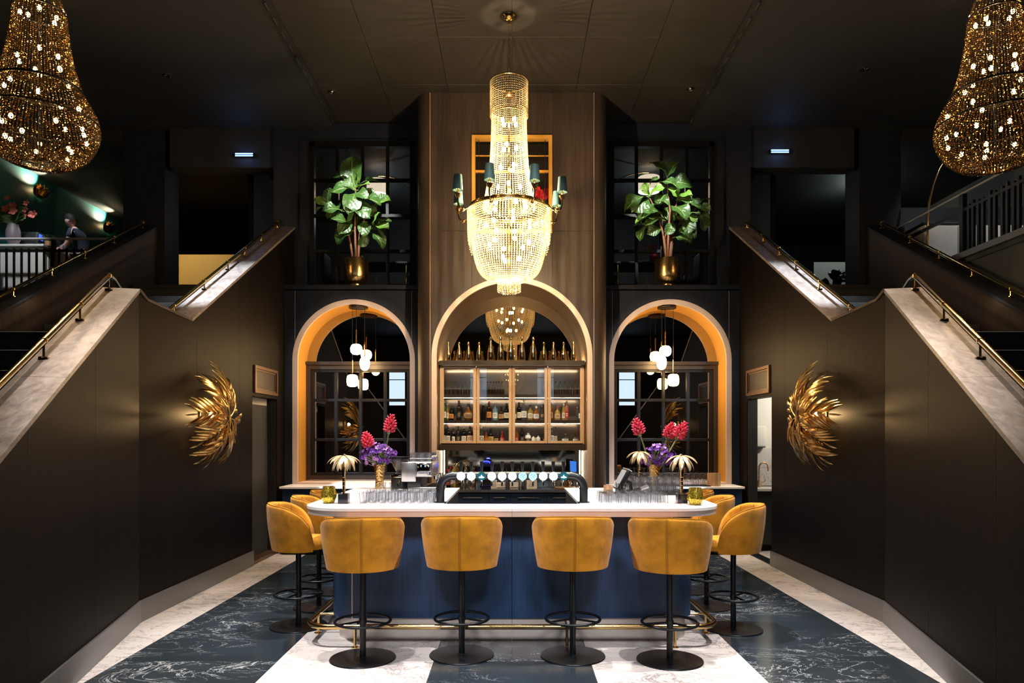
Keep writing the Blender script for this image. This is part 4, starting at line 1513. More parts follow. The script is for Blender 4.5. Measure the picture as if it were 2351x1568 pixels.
# ------------------------------------------------------------------ pendant clusters in the wing arches
egg = [(0, -0.105), (0.03, -0.10), (0.058, -0.07), (0.074, -0.01), (0.072, 0.05), (0.05, 0.09), (0.02, 0.103), (0, 0.105)]
drum = [(0, -0.09), (0.05, -0.088), (0.078, -0.06), (0.083, 0.0), (0.078, 0.06), (0.05, 0.088), (0, 0.09)]
oval = [(0, -0.08), (0.045, -0.077), (0.078, -0.048), (0.089, 0), (0.078, 0.048), (0.045, 0.077), (0, 0.08)]
for sg in (-1, 1):
    nm = 'left' if sg < 0 else 'right'
    px = 823 if sg < 0 else 1531
    cx = (px - CX) / F * 11.0
    zt = 3.695
    t = thing('pendant_light', 'cluster of three glowing opal globes hanging in the %s arch' % nm, 'pendant light', (cx, 11.0, zt), 0, 'opal pendant clusters')
    B().lathe([(0, 0), (0.143, 0), (0.145, -0.012), (0.14, -0.022), (0, -0.022)], 32).build('ceiling_canopy', M['brown'], t)
    gl = [(818, 802, oval, 0.02), (837.5, 835, egg, -0.04), (809, 874, drum, 0.0)] if sg < 0 else [(1527.5, 806, oval, 0.02), (1519, 833, egg, -0.04), (1546, 872.7, drum, 0.0)]
    for gx, gy, pf, dy in gl:
        p = P(gx, gy, 11.0 + dy) - Vector((cx, 11.0, zt))
        hh = pf[-1][1]
        B().tube([(p.x, p.y, -0.02), (p.x, p.y, p.z + hh)], 0.0032, 6).build('cord', M['blackmetal'], t)
        B().lathe([(0, 0.22), (0.008, 0.22), (0.008, 0.0), (0.016, -0.004), (0.016, -0.012), (0, -0.012)], 10, (p.x, p.y, p.z + hh)).build('brass_rod', M['brass'], t)
        pf = smooth(pf, 30)
        pf[0], pf[-1] = (0, pf[0][1]), (0, pf[-1][1])
        B().lathe(pf, 32, p).build('globe', M['globe'], t, label='glowing opal globe')
        wp = p + Vector((cx, 11.0, zt))

# ------------------------------------------------------------------ palm sconces on the stair walls
lfm = {}


def leaflet_mesh(mat, name='leaflet', w=0.17, n=5, cup=0.05):
    """unit length leaflet along +X, width along Y, curved down in Z"""
    vs, fs = [], []
    for i in range(n + 1):
        u = i / n
        ww = w * 0.5 * (math.sin(PI * min(1, u * 0.92 + 0.06)) ** 0.7)
        z = 0.10 * math.sin(u * PI * 0.9) - 0.10 * u * u
        vs += [(u, -ww, z - cup * ww * 4), (u, 0, z), (u, ww, z - cup * ww * 4)]
    for i in range(n):
        for k in range(2):
            a = i * 3 + k
            fs.append((a, a + 1, a + 4, a + 3))
    off = len(vs)
    vs += [(x, y, z - 0.012) for x, y, z in vs]
    fs += [tuple(reversed([i + off for i in f])) for f in fs]
    for i in range(n):
        fs.append((i * 3, i * 3 + 3, i * 3 + 3 + off, i * 3 + off))
        fs.append((i * 3 + 5, i * 3 + 2, i * 3 + 2 + off, i * 3 + 5 + off))
    return B().add(vs, fs).mesh(name, mat, 50)


def frame_from(d, up):
    """matrix whose X axis is d, Z near up"""
    x = Vector(d).normalized()
    y = Vector(up).cross(x)
    y = y.normalized() if y.length > 1e-5 else x.orthogonal().normalized()
    z = x.cross(y)
    return Matrix((x, y, z)).transposed().to_4x4()


lf_gold = leaflet_mesh(M['gold'], w=0.24)
for sg in (-1, 1):
    nm = 'left' if sg < 0 else 'right'
    base = Vector((sg * 3.45, 8.02 if sg < 0 else 7.96, 1.93))
    t = thing('wall_sconce', 'large gold palm frond wall lamp on the %s stair wall' % nm, 'wall lamp', base, 0, 'palm frond wall lamps')
    inn = -sg        # direction into the room
    b = B()
    for yy in (-0.10, 0.10):
        b.box((inn * 0.008, yy, 0), (0.016, 0.016, 0.216))
    for zz in (-0.10, 0.10):
        b.box((inn * 0.008, 0, zz), (0.016, 0.2, 0.016))
    b.build('mount_frame', M['brass'], t)
    B().box2((0, -0.095, -0.095), (inn * 0.006, 0.095, 0.095)).build('mount_plate', M['brown'], t)
    B().tube([(0, 0, 0), (inn * 0.10, 0, -0.03), (inn * 0.27, 0, 0.0)], 0.012, 8).build('arm', M['brass'], t)
    B().ball((inn * 0.09, 0, 0.03), 0.026, 10, 8, 1.2).build('bulb', M['bulb'], t)
    point(base + Vector((inn * 0.10, -0.02, 0.03)), 16, (1, 0.62, 0.26), 0.02)
    rnd = random.Random(3)
    for k, (ang, ln) in enumerate(((95, 0.54), (140, 0.46), (52, 0.46), (15, 0.48), (195, 0.40), (245, 0.50), (290, 0.52), (335, 0.46))):
        a = math.radians(ang)
        # radial plane: along -Y (towards the camera) = cos 180, Z = sin
        rv = Vector((0, -math.cos(a) * -1 * -1, math.sin(a)))
        pts = []
        for i in range(9):
            u = i / 8
            r = ln * (u * 1.02 - 0.06 * u * u)
            o = 0.30 + 0.06 * math.sin(u * 2.2) - 0.20 * u * u
            bend = 0.10 * u * u * (1 if k % 2 else -1)
            side_ = Vector((0, -rv.z, rv.y))
            pts.append(rv * r + side_ * bend + Vector((inn * o, 0, 0)))
        fb = B().tube(pts, [0.008 * (1 - 0.8 * i / 8) for i in range(9)], 6)
        frd = fb.build('frond', M['gold'], t)
        for i in range(1, 10):
            u = 0.12 + 0.86 * i / 9.0
            f = u * 8
            q = min(7, int(f))
            p = pts[q].lerp(pts[q + 1], f - q)
            tg = (pts[q + 1] - pts[q]).normalized()
            nrm = Vector((inn, 0, 0))
            sd = tg.cross(nrm).normalized()
            L_ = (0.26 if i < 9 else 0.2) * (0.55 + 0.9 * math.sin(PI * (0.15 + 0.72 * u))) * rnd.uniform(0.75, 1.0) * 0.88
            for ss in ((-1, 1) if i < 9 else (0,)):
                dv = (tg * rnd.uniform(0.75, 0.95) + sd * ss * 0.65 - nrm * rnd.uniform(0.0, 0.45))
                Mx = Matrix.Translation(p) @ frame_from(dv, nrm) @ Matrix.Diagonal((L_, L_ * 0.75, L_, 1))
                link('leaflet', lf_gold, frd, M=Mx)

# ------------------------------------------------------------------ fiddle leaf figs on the ledges
def fig_leaf(mat, seed):
    rnd = random.Random(seed)
    n, m = 8, 5
    vs, fs = [], []
    for i in range(n + 1):
        u = i / n
        w = 0.5 * 0.74 * (math.sin(PI * u ** 1.15) ** 0.62) * (0.72 + 0.45 * u)
        w = max(w, 0.012)
        for j in range(m):
            v = (j / (m - 1)) * 2 - 1
            z = 0.16 * math.sin(u * 2.4) - 0.24 * u * u + 0.14 * abs(v) * w * 2 + 0.075 * math.sin(9 * u + seed + (2 if v > 0 else 0)) * abs(v) ** 2 + 0.018 * math.sin(u * 22) * (1 - abs(v)) * 0.6
            vs.append((u, v * w, z))
    for i in range(n):
        for j in range(m - 1):
            a = i * m + j
            fs.append((a, a + 1, a + m + 1, a + m))
    return B().add(vs, fs).mesh('leaf', mat, 80)


rib_me = B().tube([(u / 8, 0, 0.16 * math.sin(u / 8 * 2.4) - 0.24 * (u / 8) ** 2 + 0.006) for u in range(-1, 8)], 0.012, 5).mesh('midrib', M['vein'], 60)
fl = [fig_leaf(M['leaf'], 1), fig_leaf(M['leaf'], 3), fig_leaf(M['leafl'], 5)]
# base and tip of every leaf, photo pixels relative to zoom crops (3.92x): (bx, by, tx, ty, young, dy)
LL = [(690, 600, 655, 335, 0, 0), (650, 520, 475, 490, 0, -.05), (685, 590, 690, 445, 1, -.08), (690, 600, 880, 520, 0, .02), (690, 610, 575, 525, 0, -.1), (690, 610, 490, 620, 0, -.1),
      (690, 640, 640, 790, 0, -.15), (700, 640, 780, 668, 0, -.15), (720, 720, 890, 715, 0, -.12), (870, 740, 985, 700, 1, -.05), (880, 760, 940, 660, 0, 0), (720, 600, 800, 555, 1, -.1),
      (455, 760, 450, 610, 0, 0), (440, 760, 335, 690, 1, -.02), (440, 760, 340, 800, 1, -.05), (570, 800, 410, 790, 0, -.1), (560, 790, 450, 850, 0, 0), (620, 900, 612, 765, 1, -.16),
      (655, 940, 490, 870, 0, -.1), (650, 900, 560, 990, 0, -.05), (670, 980, 525, 1070, 0, -.1), (700, 720, 600, 690, 0, -.05), (700, 760, 800, 830, 0, -.1), (790, 760, 860, 830, 0, -.05),
      (860, 940, 890, 825, 1, -.05), (850, 950, 990, 880, 0, 0), (850, 960, 925, 1005, 0, 0), (840, 1000, 935, 1110, 0, .05), (800, 900, 760, 1000, 0, 0), (790, 1000, 740, 1110, 0, .05),
      (700, 900, 760, 870, 0, .1), (800, 700, 830, 610, 0, .1), (700, 680, 600, 740, 0, .12), (720, 820, 690, 940, 0, .12), (870, 940, 970, 945, 1, .05), (580, 700, 520, 770, 0, .1)]
LR = [(600, 510, 470, 365, 0, 0), (600, 510, 690, 355, 0, 0), (600, 560, 800, 560, 0, 0.02), (520, 545, 680, 570, 0, -.06), (440, 560, 500, 505, 0, 0), (435, 660, 385, 560, 1, -.05),
      (435, 665, 565, 585, 1, -.05), (430, 670, 230, 770, 0, -.08), (430, 690, 300, 790, 0, -.02), (500, 720, 600, 730, 0, -.14), (500, 730, 370, 860, 0, -.06), (690, 690, 620, 600, 1, -.12),
      (690, 690, 690, 600, 0, -.1), (690, 690, 800, 650, 1, -.12), (690, 700, 805, 705, 0, -.12), (560, 860, 410, 790, 0, -.08), (550, 880, 335, 880, 1, -.08), (560, 900, 420, 900, 0, -.02),
      (640, 760, 760, 840, 0, -.15), (780, 840, 850, 820, 0, -.1), (770, 850, 845, 885, 1, -.12), (870, 740, 980, 690, 0, -.04), (880, 760, 975, 780, 0, 0), (760, 780, 890, 760, 0, -.05),
      (860, 800, 940, 950, 0, 0), (650, 840, 720, 900, 0, -.1), (640, 900, 600, 1000, 0, -.1), (540, 960, 430, 1000, 0, -.05), (440, 930, 345, 1040, 0, .05), (690, 960, 840, 1010, 0, 0),
      (660, 1040, 800, 1070, 0, -.1), (760, 880, 800, 980, 0, -.02), (640, 930, 700, 990, 0, .1), (560, 780, 660, 860, 0, .1), (600, 640, 520, 740, 0, .1), (420, 940, 300, 930, 0, .02),
      (830, 690, 850, 720, 0, .1), (600, 600, 680, 650, 0, .1)]
for sg, leaves, ox, oy, potx, lab in ((-1, LL, 640, 280, 817, 'fiddle leaf fig in a gold pot on the left ledge above the arch'), (1, LR, 1380, 280, 1533, 'fiddle leaf fig in a gold pot on the right ledge above the arch')):
    YF = 11.06
    org = Vector(((potx - CX) / F * YF, YF, 4.01))
    t = thing('potted_fig_tree', lab, 'potted plant', org, 0, 'fig trees on the arch ledges')
    B().lathe([(0, 0), (0.10, 0), (0.10, 0.035), (0.13, 0.05), (0.178, 0.10), (0.192, 0.16), (0.194, 0.425), (0.189, 0.43), (0.182, 0.425), (0.182, 0.37), (0, 0.37)], 40).build('pot', M['gold'], t)
    B().lathe([(0, 0.385), (0.18, 0.37)], 20).build('soil', M['soil'], t)

    def lp(zx, zy, dy=0.0):
        return P(ox + zx / 3.92, oy + zy / 3.92, YF + dy) - org
    stems = [[(700, 1260), (690, 1100), (685, 900), (690, 700), (690, 590)], [(670, 1260), (650, 1120), (625, 990), (540, 880), (445, 765)], [(715, 1260), (725, 1050), (740, 920), (790, 850), (860, 740)], [(690, 1260), (700, 1000), (780, 990), (860, 940)]] if sg < 0 else \
            [[(600, 1260), (605, 1000), (620, 800), (600, 620), (600, 510)], [(590, 1260), (560, 1020), (520, 860), (440, 690)], [(615, 1260), (640, 1000), (650, 840), (690, 690)], [(620, 1260), (650, 1000), (740, 870), (870, 760)], [(595, 1260), (580, 1050), (590, 850), (560, 720)]]
    for i, st in enumerate(stems):
        pp = [lp(x, y, 0.05 * (i - 1.5) * (1 - k * 0.1)) for k, (x, y) in enumerate(st)]
        B().tube(pp, [0.019, 0.017, 0.014, 0.010, 0.006][:len(pp)], 8).build('stem', M['bark'], t)
    rnd = random.Random(11 + sg)
    for bx, by, tx, ty, yg, dy in leaves:
        a = lp(bx, by, dy * 0.5)
        b = lp(tx, ty, dy * 0.8 + rnd.uniform(-0.16, 0.0))
        L_ = max((b - a).length, 0.17) * 1.12
        up = Vector((rnd.uniform(-0.8, 0.8), rnd.uniform(-0.9, -0.1), rnd.uniform(0.2, 1.1)))
        Mx = Matrix.Translation(a) @ frame_from(b - a, up) @ Matrix.Diagonal((L_, L_ * rnd.uniform(0.9, 1.15), L_, 1))
        lf = link('leaf', fl[2] if yg else fl[rnd.randrange(2)], t, M=Mx)
        link('midrib', rib_me, lf)
ORD = ('first', 'second', 'third', 'fourth', 'fifth', 'sixth', 'seventh', 'eighth', 'ninth', 'tenth', 'eleventh', 'twelfth', 'thirteenth', 'fourteenth', 'fifteenth')
ROW = ('front row', 'second row back', 'third row back', 'fourth row back', 'fifth row back', 'sixth row back')

# ================================================================== BOTTLES
def bglass(name, col, fac=0.6):
    return glass(name, tuple(0.35 + 0.6 * c for c in col), 0.8, 0.02, body=col, bodyfac=fac, base=0.05)


BM = {
    'green': bglass('green bottle glass', (0.10, 0.28, 0.05), 0.75), 'brown': bglass('brown bottle glass', (0.05, 0.018, 0.006), 0.9),
    'dark': bglass('dark bottle glass', (0.012, 0.012, 0.010), 0.94), 'amber': bglass('amber bottle glass', (0.62, 0.20, 0.03), 0.7),
    'clear': M['clear'], 'blue': bglass('pale blue bottle glass', (0.40, 0.62, 0.78), 0.7), 'red': bglass('red bottle glass', (0.45, 0.02, 0.02), 0.8),
    'rose': bglass('rose bottle glass', (0.75, 0.25, 0.2), 0.7), 'white': pm('white ceramic', (0.75, 0.72, 0.68), 0.35), 'straw': bglass('straw bottle glass', (0.75, 0.55, 0.15), 0.6),
    'black': pm('black ceramic', (0.012, 0.012, 0.014), 0.25)}
LM = {'cream': pm('cream label', (0.72, 0.63, 0.48), 0.7), 'white': pm('white label', (0.78, 0.76, 0.72), 0.7), 'orange': pm('orange label', (0.55, 0.20, 0.03), 0.7),
      'gold': pm('gold label', (0.5, 0.33, 0.10), 0.5), 'red': pm('red label', (0.45, 0.03, 0.03), 0.6), 'black': pm('black label', (0.02, 0.02, 0.02), 0.6), 'tan': pm('tan label', (0.50, 0.30, 0.14), 0.7),
      'peach': pm('peach label', (0.70, 0.42, 0.28), 0.7)}
CM = {'black': LM['black'], 'red': LM['red'], 'gold': M['champ'], 'white': LM['white'], 'cork': pm('cork', (0.35, 0.2, 0.1), 0.8), 'silver': M['steel']}
PROF = {
    'wine': [(0, 0), (.92, 0), (1, .02), (1, .58), (.9, .66), (.45, .76), (.36, .80), (.34, .97), (.40, .98), (.40, 1), (0, 1)],
    'spirit': [(0, 0), (.95, 0), (1, .02), (1, .62), (.92, .69), (.42, .78), (.36, .82), (.36, .96), (0, .96)],
    'stout': [(0, 0), (.95, 0), (1, .03), (1, .56), (.80, .66), (.40, .72), (.34, .78), (.34, .93), (0, .93)],
    'round': [(0, 0), (.60, 0), (.72, .03), (.98, .22), (1, .34), (.90, .46), (.5, .60), (.22, .68), (.2, .9), (0, .9)],
    'cone': [(0, 0), (1, 0), (1.02, .03), (.95, .35), (.55, .62), (.40, .72), (.36, .93), (0, .93)],
    'tall': [(0, 0), (.9, 0), (.96, .02), (1, .66), (.8, .74), (.45, .80), (.42, .95), (0, .95)],
    'jug': [(0, 0), (.9, 0), (1, .05), (1, .62), (.85, .75), (.4, .84), (.36, .95), (0, .95)],
    'champ': [(0, 0), (.95, 0), (1, .02), (1, .36), (.93, .48), (.62, .64), (.38, .76), (.31, .86), (.30, .92), (.40, .93), (.42, .955), (.40, .975), (.30, 1.0), (0, 1.0)],
    'decanter': [(0, 0), (.92, 0), (1, .04), (1, .44), (.85, .52), (.35, .60), (.28, .66), (.28, .94), (.36, .95), (.36, 1.0), (0, 1.0)]}


def bottle(x, y, z, h, r, kind, body, label, cap, lab, cat='bottle', group=None, lz=(0.14, 0.46), neck=None):
    t = thing('bottle', lab, cat, (x, y, z), 0, group)
    pf = [(a * r, b * h) for a, b in PROF[kind]]
    B().lathe(pf, 16).build('glass_body', BM[body], t)
    if label:
        b = B()
        n = 10
        rr = r * (1.0 if kind != 'round' else 0.99) + 0.0012

        def rad(q):
            for (r0, z0), (r1, z1) in zip(pf, pf[1:]):
                if z0 <= q <= z1 and z1 > z0:
                    return r0 + (r1 - r0) * (q - z0) / (z1 - z0)
            return r
        z0, z1 = h * lz[0], h * lz[1]
        K = 4 if kind in ('round', 'cone') else 1
        vs = []
        for j in range(K + 1):
            q = z0 + (z1 - z0) * j / K
            ra = rad(q) + 0.0015
            vs += [(ra * math.cos(-PI / 2 + (i / n - .5) * 2.5), ra * math.sin(-PI / 2 + (i / n - .5) * 2.5), q) for i in range(n + 1)]
        fs = [(j * (n + 1) + i, j * (n + 1) + i + 1, (j + 1) * (n + 1) + i + 1, (j + 1) * (n + 1) + i) for j in range(K) for i in range(n)]
        lb_ = b.add(vs, fs).build('label', LM[label], t)
        if 'number' not in lab:
            ink = {'black': 'gold', 'red': 'cream', 'orange': 'black', 'gold': 'black'}.get(label, 'black')
            pb = B()
            for q0, q1, sp in ((0.62, 0.72, 0.9), (0.40, 0.47, 1.2), (0.24, 0.29, 0.8)):
                za, zb_ = z0 + (z1 - z0) * q0, z0 + (z1 - z0) * q1
                vv, nn = [], 6
                for zz in (za, zb_):
                    ra = rad(zz) + 0.0024
                    vv += [(ra * math.cos(-PI / 2 + (i / nn - .5) * sp), ra * math.sin(-PI / 2 + (i / nn - .5) * sp), zz) for i in range(nn + 1)]
                pb.add(vv, [(i, i + 1, i + nn + 2, i + nn + 1) for i in range(nn)])
            pb.build('label_print', LM[ink], lb_)
    if cap:
        rn = max(0.36 * r, 0.011) if kind != 'round' else 0.24 * r
        zt = pf[-1][1]
        B().lathe([(0, zt - h * 0.07), (rn * 1.06, zt - h * 0.07), (rn * 1.06, max(h, zt) + 0.004), (0, max(h, zt) + 0.004)], 12).build('cap', CM[cap], t)
    return t


def bx(zx, Y):
    return (980 + zx / 3.7325 - CX) / F * Y


YR = 10.97
k5 = 10.97 / F / 3.7325
mid_row = [
    (150, 1050, 15, 'wine', 'green', 'cream', 'white', 'green wine bottle with cream label, first on the middle shelf'),
    (178, 1070, 11, 'wine', 'straw', 'cream', 'green' and 'white', 'thin yellow green bottle beside the green wine bottle, middle shelf'),
    (208, 1090, 24, 'cone', 'dark', 'orange', 'black', 'squat dark liqueur bottle with orange label behind the first cabinet door'),
    (275, 1045, 22, 'spirit', 'brown', 'black', 'black', 'tall dark brown bottle behind the first cabinet door'),
    (355, 1072, 42, 'round', 'amber', 'tan', 'gold', 'broad round amber flask behind the first cabinet door'),
    (483, 1062, 22, 'cone', 'dark', None, 'white', 'dark bottle with pale neck, first behind the second door on the middle shelf'),
    (533, 1052, 21, 'spirit', 'brown', 'orange', 'red', 'brown bottle with orange label and red cap behind the second door'),
    (585, 1070, 23, 'spirit', 'blue', 'white', 'silver', 'pale blue gin bottle behind the second door'),
    (637, 1095, 22, 'stout', 'brown', 'tan', 'black', 'short brown bottle with tan label right of the pale blue bottle'),
    (683, 1070, 23, 'stout', 'dark', 'cream', 'gold', 'dark bottle with large cream label at the right end of the second door, middle shelf'),
    (755, 1095, 12, 'wine', 'green', 'white', 'black', 'green bottle half behind the door stile at the left of the third door'),
    (790, 1060, 19, 'spirit', 'dark', 'cream', 'black', 'dark whisky bottle with low cream label behind the third door'),
    (832, 1040, 24, 'spirit', 'clear', 'white', 'white', 'clear vodka bottle with tall white label behind the third door'),
    (887, 1080, 24, 'stout', 'straw', 'cream', 'gold', 'pale gold rum bottle with cream label behind the third door'),
    (938, 1092, 25, 'stout', 'amber', 'white', 'white', 'reddish amber bottle with white label behind the third door'),
    (988, 1080, 25, 'cone', 'clear', 'black', 'silver', 'clear shouldered bottle with dark round label behind the third door'),
    (1065, 1062, 17, 'spirit', 'amber', 'tan', 'black', 'amber whiskey bottle, first behind the fourth door on the middle shelf'),
    (1118, 1090, 26, 'stout', 'straw', 'peach', 'red', 'short bottle with peach label and red cap behind the fourth door'),
    (1172, 1068, 15, 'spirit', 'straw', 'cream', 'white', 'pale yellow bottle beside the red labelled one behind the fourth door'),
    (1197, 1048, 20, 'tall', 'rose', 'red', 'white', 'tall rose pink bottle with red label behind the fourth door'),
    (1288, 1098, 12, 'spirit', 'clear', None, 'silver', 'small clear bottle near the right end of the middle shelf'),
    (1315, 1082, 14, 'spirit', 'clear', 'white', 'white', 'clear bottle with white label at the far right of the middle shelf')]
for zx, top, r, kind, body, lb, cap, lab in mid_row:
    h = (1213 - top) * k5
    bottle(bx(zx, YR), YR, 1.961, h, r * k5, kind, body, lb, cap, lab, group='bottles on the middle cabinet shelf')
low_row = [
    (145, 1262, 17, 'wine', 'dark', 'cream', 'black', 'dark wine bottle with cream label, first on the bottom shelf'),
    (182, 1268, 19, 'wine', 'dark', 'cream', 'red', 'dark wine bottle with peach cream label, second on the bottom shelf'),
    (228, 1285, 12, 'wine', 'dark', 'white', 'black', 'narrow dark bottle with white strip label on the bottom shelf'),
    (270, 1265, 19, 'spirit', 'black', 'black', 'black', 'black bottle with dark label behind the first door, bottom shelf'),
    (318, 1275, 21, 'wine', 'dark', 'cream', 'silver', 'dark bottle with low cream label behind the first door, bottom shelf'),
    (370, 1265, 25, 'wine', 'brown', 'peach', 'red', 'wine bottle with red capsule and peach label behind the first door'),
    (465, 1270, 24, 'spirit', 'clear', 'cream', 'white', 'clear bottle with the number 42 on a cream label, bottom shelf'),
    (508, 1320, 17, 'stout', 'amber', 'orange', 'red', 'small amber bottle with orange label right of the 42 bottle'),
    (548, 1285, 23, 'stout', 'dark', 'gold', 'black', 'dark bottle with gold label behind the second door, bottom shelf'),
    (595, 1320, 18, 'stout', 'brown', 'tan', 'black', 'small brown bottle with round tan label on the bottom shelf'),
    (645, 1310, 22, 'cone', 'red', 'red', 'red', 'red flared bottle behind the second door, bottom shelf'),
    (770, 1290, 17, 'spirit', 'amber', 'red', 'red', 'amber bottle with red label, first behind the third door on the bottom shelf'),
    (817, 1285, 18, 'spirit', 'dark', 'black', 'gold', 'slim dark bottle behind the third door, bottom shelf'),
    (868, 1325, 26, 'jug', 'white', 'black', 'white', 'white ceramic jug bottle behind the third door, bottom shelf'),
    (915, 1350, 20, 'jug', 'white', None, 'cork', 'short white ceramic bottle, middle of three behind the third door'),
    (955, 1350, 20, 'jug', 'white', None, 'white', 'short white ceramic bottle, rightmost of three behind the third door'),
    (1005, 1325, 16, 'stout', 'dark', 'black', 'black', 'dark bottle at the right end of the third door, bottom shelf'),
    (1070, 1262, 18, 'tall', 'clear', 'white', 'white', 'tall clear bottle with white label, first behind the fourth door on the bottom shelf'),
    (1103, 1275, 14, 'spirit', 'clear', 'cream', 'gold', 'slim clear bottle with cream label behind the fourth door, bottom shelf'),
    (1185, 1330, 28, 'stout', 'clear', 'white', 'silver', 'broad low clear bottle with white label behind the fourth door'),
    (1275, 1335, 24, 'stout', 'clear', 'cream', 'gold', 'low clear bottle with gold stopper at the right end of the bottom shelf')]
for zx, top, r, kind, body, lb, cap, lab in low_row:
    h = (1402 - top) * k5
    t = bottle(bx(zx, YR), YR, 1.629, h, r * k5, kind, body, lb, cap, lab, group='bottles on the bottom cabinet shelf', lz=(0.05, 0.42))
    if 'number 42' in lab:
        cu = bpy.data.curves.new('number', 'FONT')
        cu.body = '42'
        cu.size = 0.075
        cu.align_x = 'CENTER'
        cu.extrude = 0.0006
        tmp = bpy.data.objects.new('number', cu)
        COL.objects.link(tmp)
        bpy.context.view_layer.update()
        nme = bpy.data.meshes.new_from_object(tmp.evaluated_get(bpy.context.evaluated_depsgraph_get()))
        bpy.data.objects.remove(tmp)
        nme.materials.clear()
        nme.materials.append(LM['black'])
        o = bpy.data.objects.new('number', nme)
        o.parent = t
        o.location = (0, -r * k5 - 0.004, h * 0.12)
        o.rotation_euler = (PI / 2, 0, 0.12)
        COL.objects.link(o)
deco = [145, 175, 208, 247, 285, 328, 370], [455, 493, 520, 545, 573, 595, 617, 645], [1005], [1065, 1105, 1145, 1185, 1225, 1270, 1305]
M['liquor'] = pm('dark liquor', (0.03, 0.010, 0.004), 0.2)
dec = thing('decanter', 'x', 'bottle', (0, 0, 0), 0)
pf = [(a * 0.034, b * 0.20) for a, b in PROF['decanter']]
B().lathe(pf, 14).build('glass_body', M['clear'], dec)
B().lathe([(0, 0.004), (0.031, 0.004), (0.0325, 0.01), (0.0325, 0.085), (0, 0.086)], 14).build('liquor', M['liquor'], dec)
B().lathe([(0, 0.19), (0.011, 0.19), (0.013, 0.205), (0, 0.21)], 10).build('stopper', M['champ'], dec)
index_kids()
first = True
for di, (lst, dn) in enumerate(zip(deco, ('first', 'second', 'third', 'fourth'))):
    for qi, zx in enumerate(lst):
        lab = 'small infusion bottle on the top shelf behind the %s door, %s from the left' % (dn, ORD[qi])
        loc = (bx(zx, 10.95), 10.95 + random.uniform(-0.02, 0.02), 2.346)
        if first:
            dec.location = loc
            dec['label'] = lab
            dec['group'] = 'infusion bottles behind the first door'
            first = False
        else:
            dup(dec, loc, 0, lab, 'infusion bottles behind the %s door' % dn)
cxs = [185, 277, 357, 448, 547, 632, 720, 815, 912, 1003, 1085, 1172, 1258]
for i, zx in enumerate(cxs):
    big = 4 <= i <= 8
    h = 0.365 if big else 0.285
    r = 0.052 if big else 0.043
    wh = ('first', 'second', 'third', 'fourth', 'fifth', 'sixth', 'seventh, central,', 'eighth', 'ninth', 'tenth', 'eleventh', 'twelfth', 'thirteenth')[i]
    t = thing('champagne_bottle', '%s gold foil champagne bottle, %s from the left on top of the cabinet' % ('tall' if big else 'small', wh), 'bottle', (bx(zx, 10.83), 10.83, 2.841), 0, 'gold champagne bottles on the cabinet')
    pf = [(a * r, b * h) for a, b in PROF['champ']]
    B().lathe(pf, 20).build('glass_body', M['champ'], t)
    B().lathe([(0, h * 0.985), (r * 0.36, h * 0.985), (r * 0.30, h + 0.012), (0, h + 0.014)], 12).build('stopper', M['gold'], t)

# ================================================================== ON THE BAR
# beer tap tower
tt = thing('tap_tower', 'black pipe beer tap tower arching over the middle of the bar', 'beer taps', (0, 6.27, HB))
hz = 1.379 - HB
xl, rb = 0.625, 0.11
pth = [(-xl, 0, 0), (-xl, 0, hz - rb)] + [(-xl + rb - rb * math.cos(a), 0, hz - rb + rb * math.sin(a)) for a in [PI / 2 * i / 8 for i in range(1, 9)]]
full = pth + [(-x, y, z) for x, y, z in reversed(pth)]
B().tube(full, 0.036, 20).build('pipe', M['blackmetal'], tt)
for sg in (-1, 1):
    B().lathe([(0, 0), (0.055, 0), (0.055, 0.008), (0.038, 0.012), (0, 0.012)], 24, (sg * xl, 0, 0)).build('flange', M['blackmetal'], tt)
    for c, ax in (((sg * xl, 0, hz - rb), 'z'), ((sg * (xl - rb), 0, hz), 'x')):
        Mx = Matrix.Translation(c) @ (Matrix.Rotation(PI / 2, 4, 'Y') if ax == 'x' else Matrix.Identity(4))
        B().lathe([(0.036, -0.006), (0.040, -0.006), (0.040, 0.006), (0.036, 0.006)], 20, M=Mx).build('joint_ring', M['blackmetal'], tt)
for i in range(11):
    x = -0.441 + 0.0888 * i
    bd = M['badget'] if i in (2, 10) else (M['badgeb'] if i in (6, 7) else (M['badgey'] if i in (5,) else M['badge']))
    RX = Matrix.Translation((x, -0.036, hz)) @ Matrix.Rotation(PI / 2, 4, 'X')
    tap = B().lathe([(0, 0), (0.016, 0), (0.016, 0.02), (0, 0.02)], 14, M=RX).build('tap', M['chrome'], tt)
    B().lathe([(0, 0.02), (0.036, 0.02), (0.037, 0.026), (0.034, 0.031), (0, 0.031)], 28, M=RX).build('badge', bd, tap, label='teal badge with a white emblem' if i in (2, 10) else 'round glowing badge')
    if i in (2, 10):
        b = B(Matrix.Translation((x, -0.0675, hz - 0.006)))
        pl = [(-.026, -.004), (-.014, .004), (-.009, .002), (0, .020), (.009, .002), (.014, .004), (.026, -.004), (.012, -.010), (-.012, -.010)]
        b.prism(pl, 'y', -0.0012, 0)
        b.build('emblem', M['badge'], tap, label='white flame shaped emblem')
    if i in (6, 7):
        b = B(Matrix.Translation((x, -0.0675, hz)))
        for q in range(7):
            b.box((-.018 + .006 * q, 0, 0.012 * math.sin(q * 1.3) + 0.004), (0.004, 0.001, 0.004 + 0.002 * (q % 3)))
        b.build('emblem', M['plasticb'], tap)
    B().lathe([(0, 0.034), (0.009, 0.034), (0.011, 0.06), (0.0165, 0.115), (0.015, 0.127), (0, 0.130)], 14, (x, -0.02, hz)).build('handle', M['plasticb'], tap)
    B().tube([(x, -0.055, hz - 0.02), (x, -0.060, hz - 0.04), (x, -0.060, hz - 0.085)], 0.0075, 8).build('spout', M['chrome'], tap)
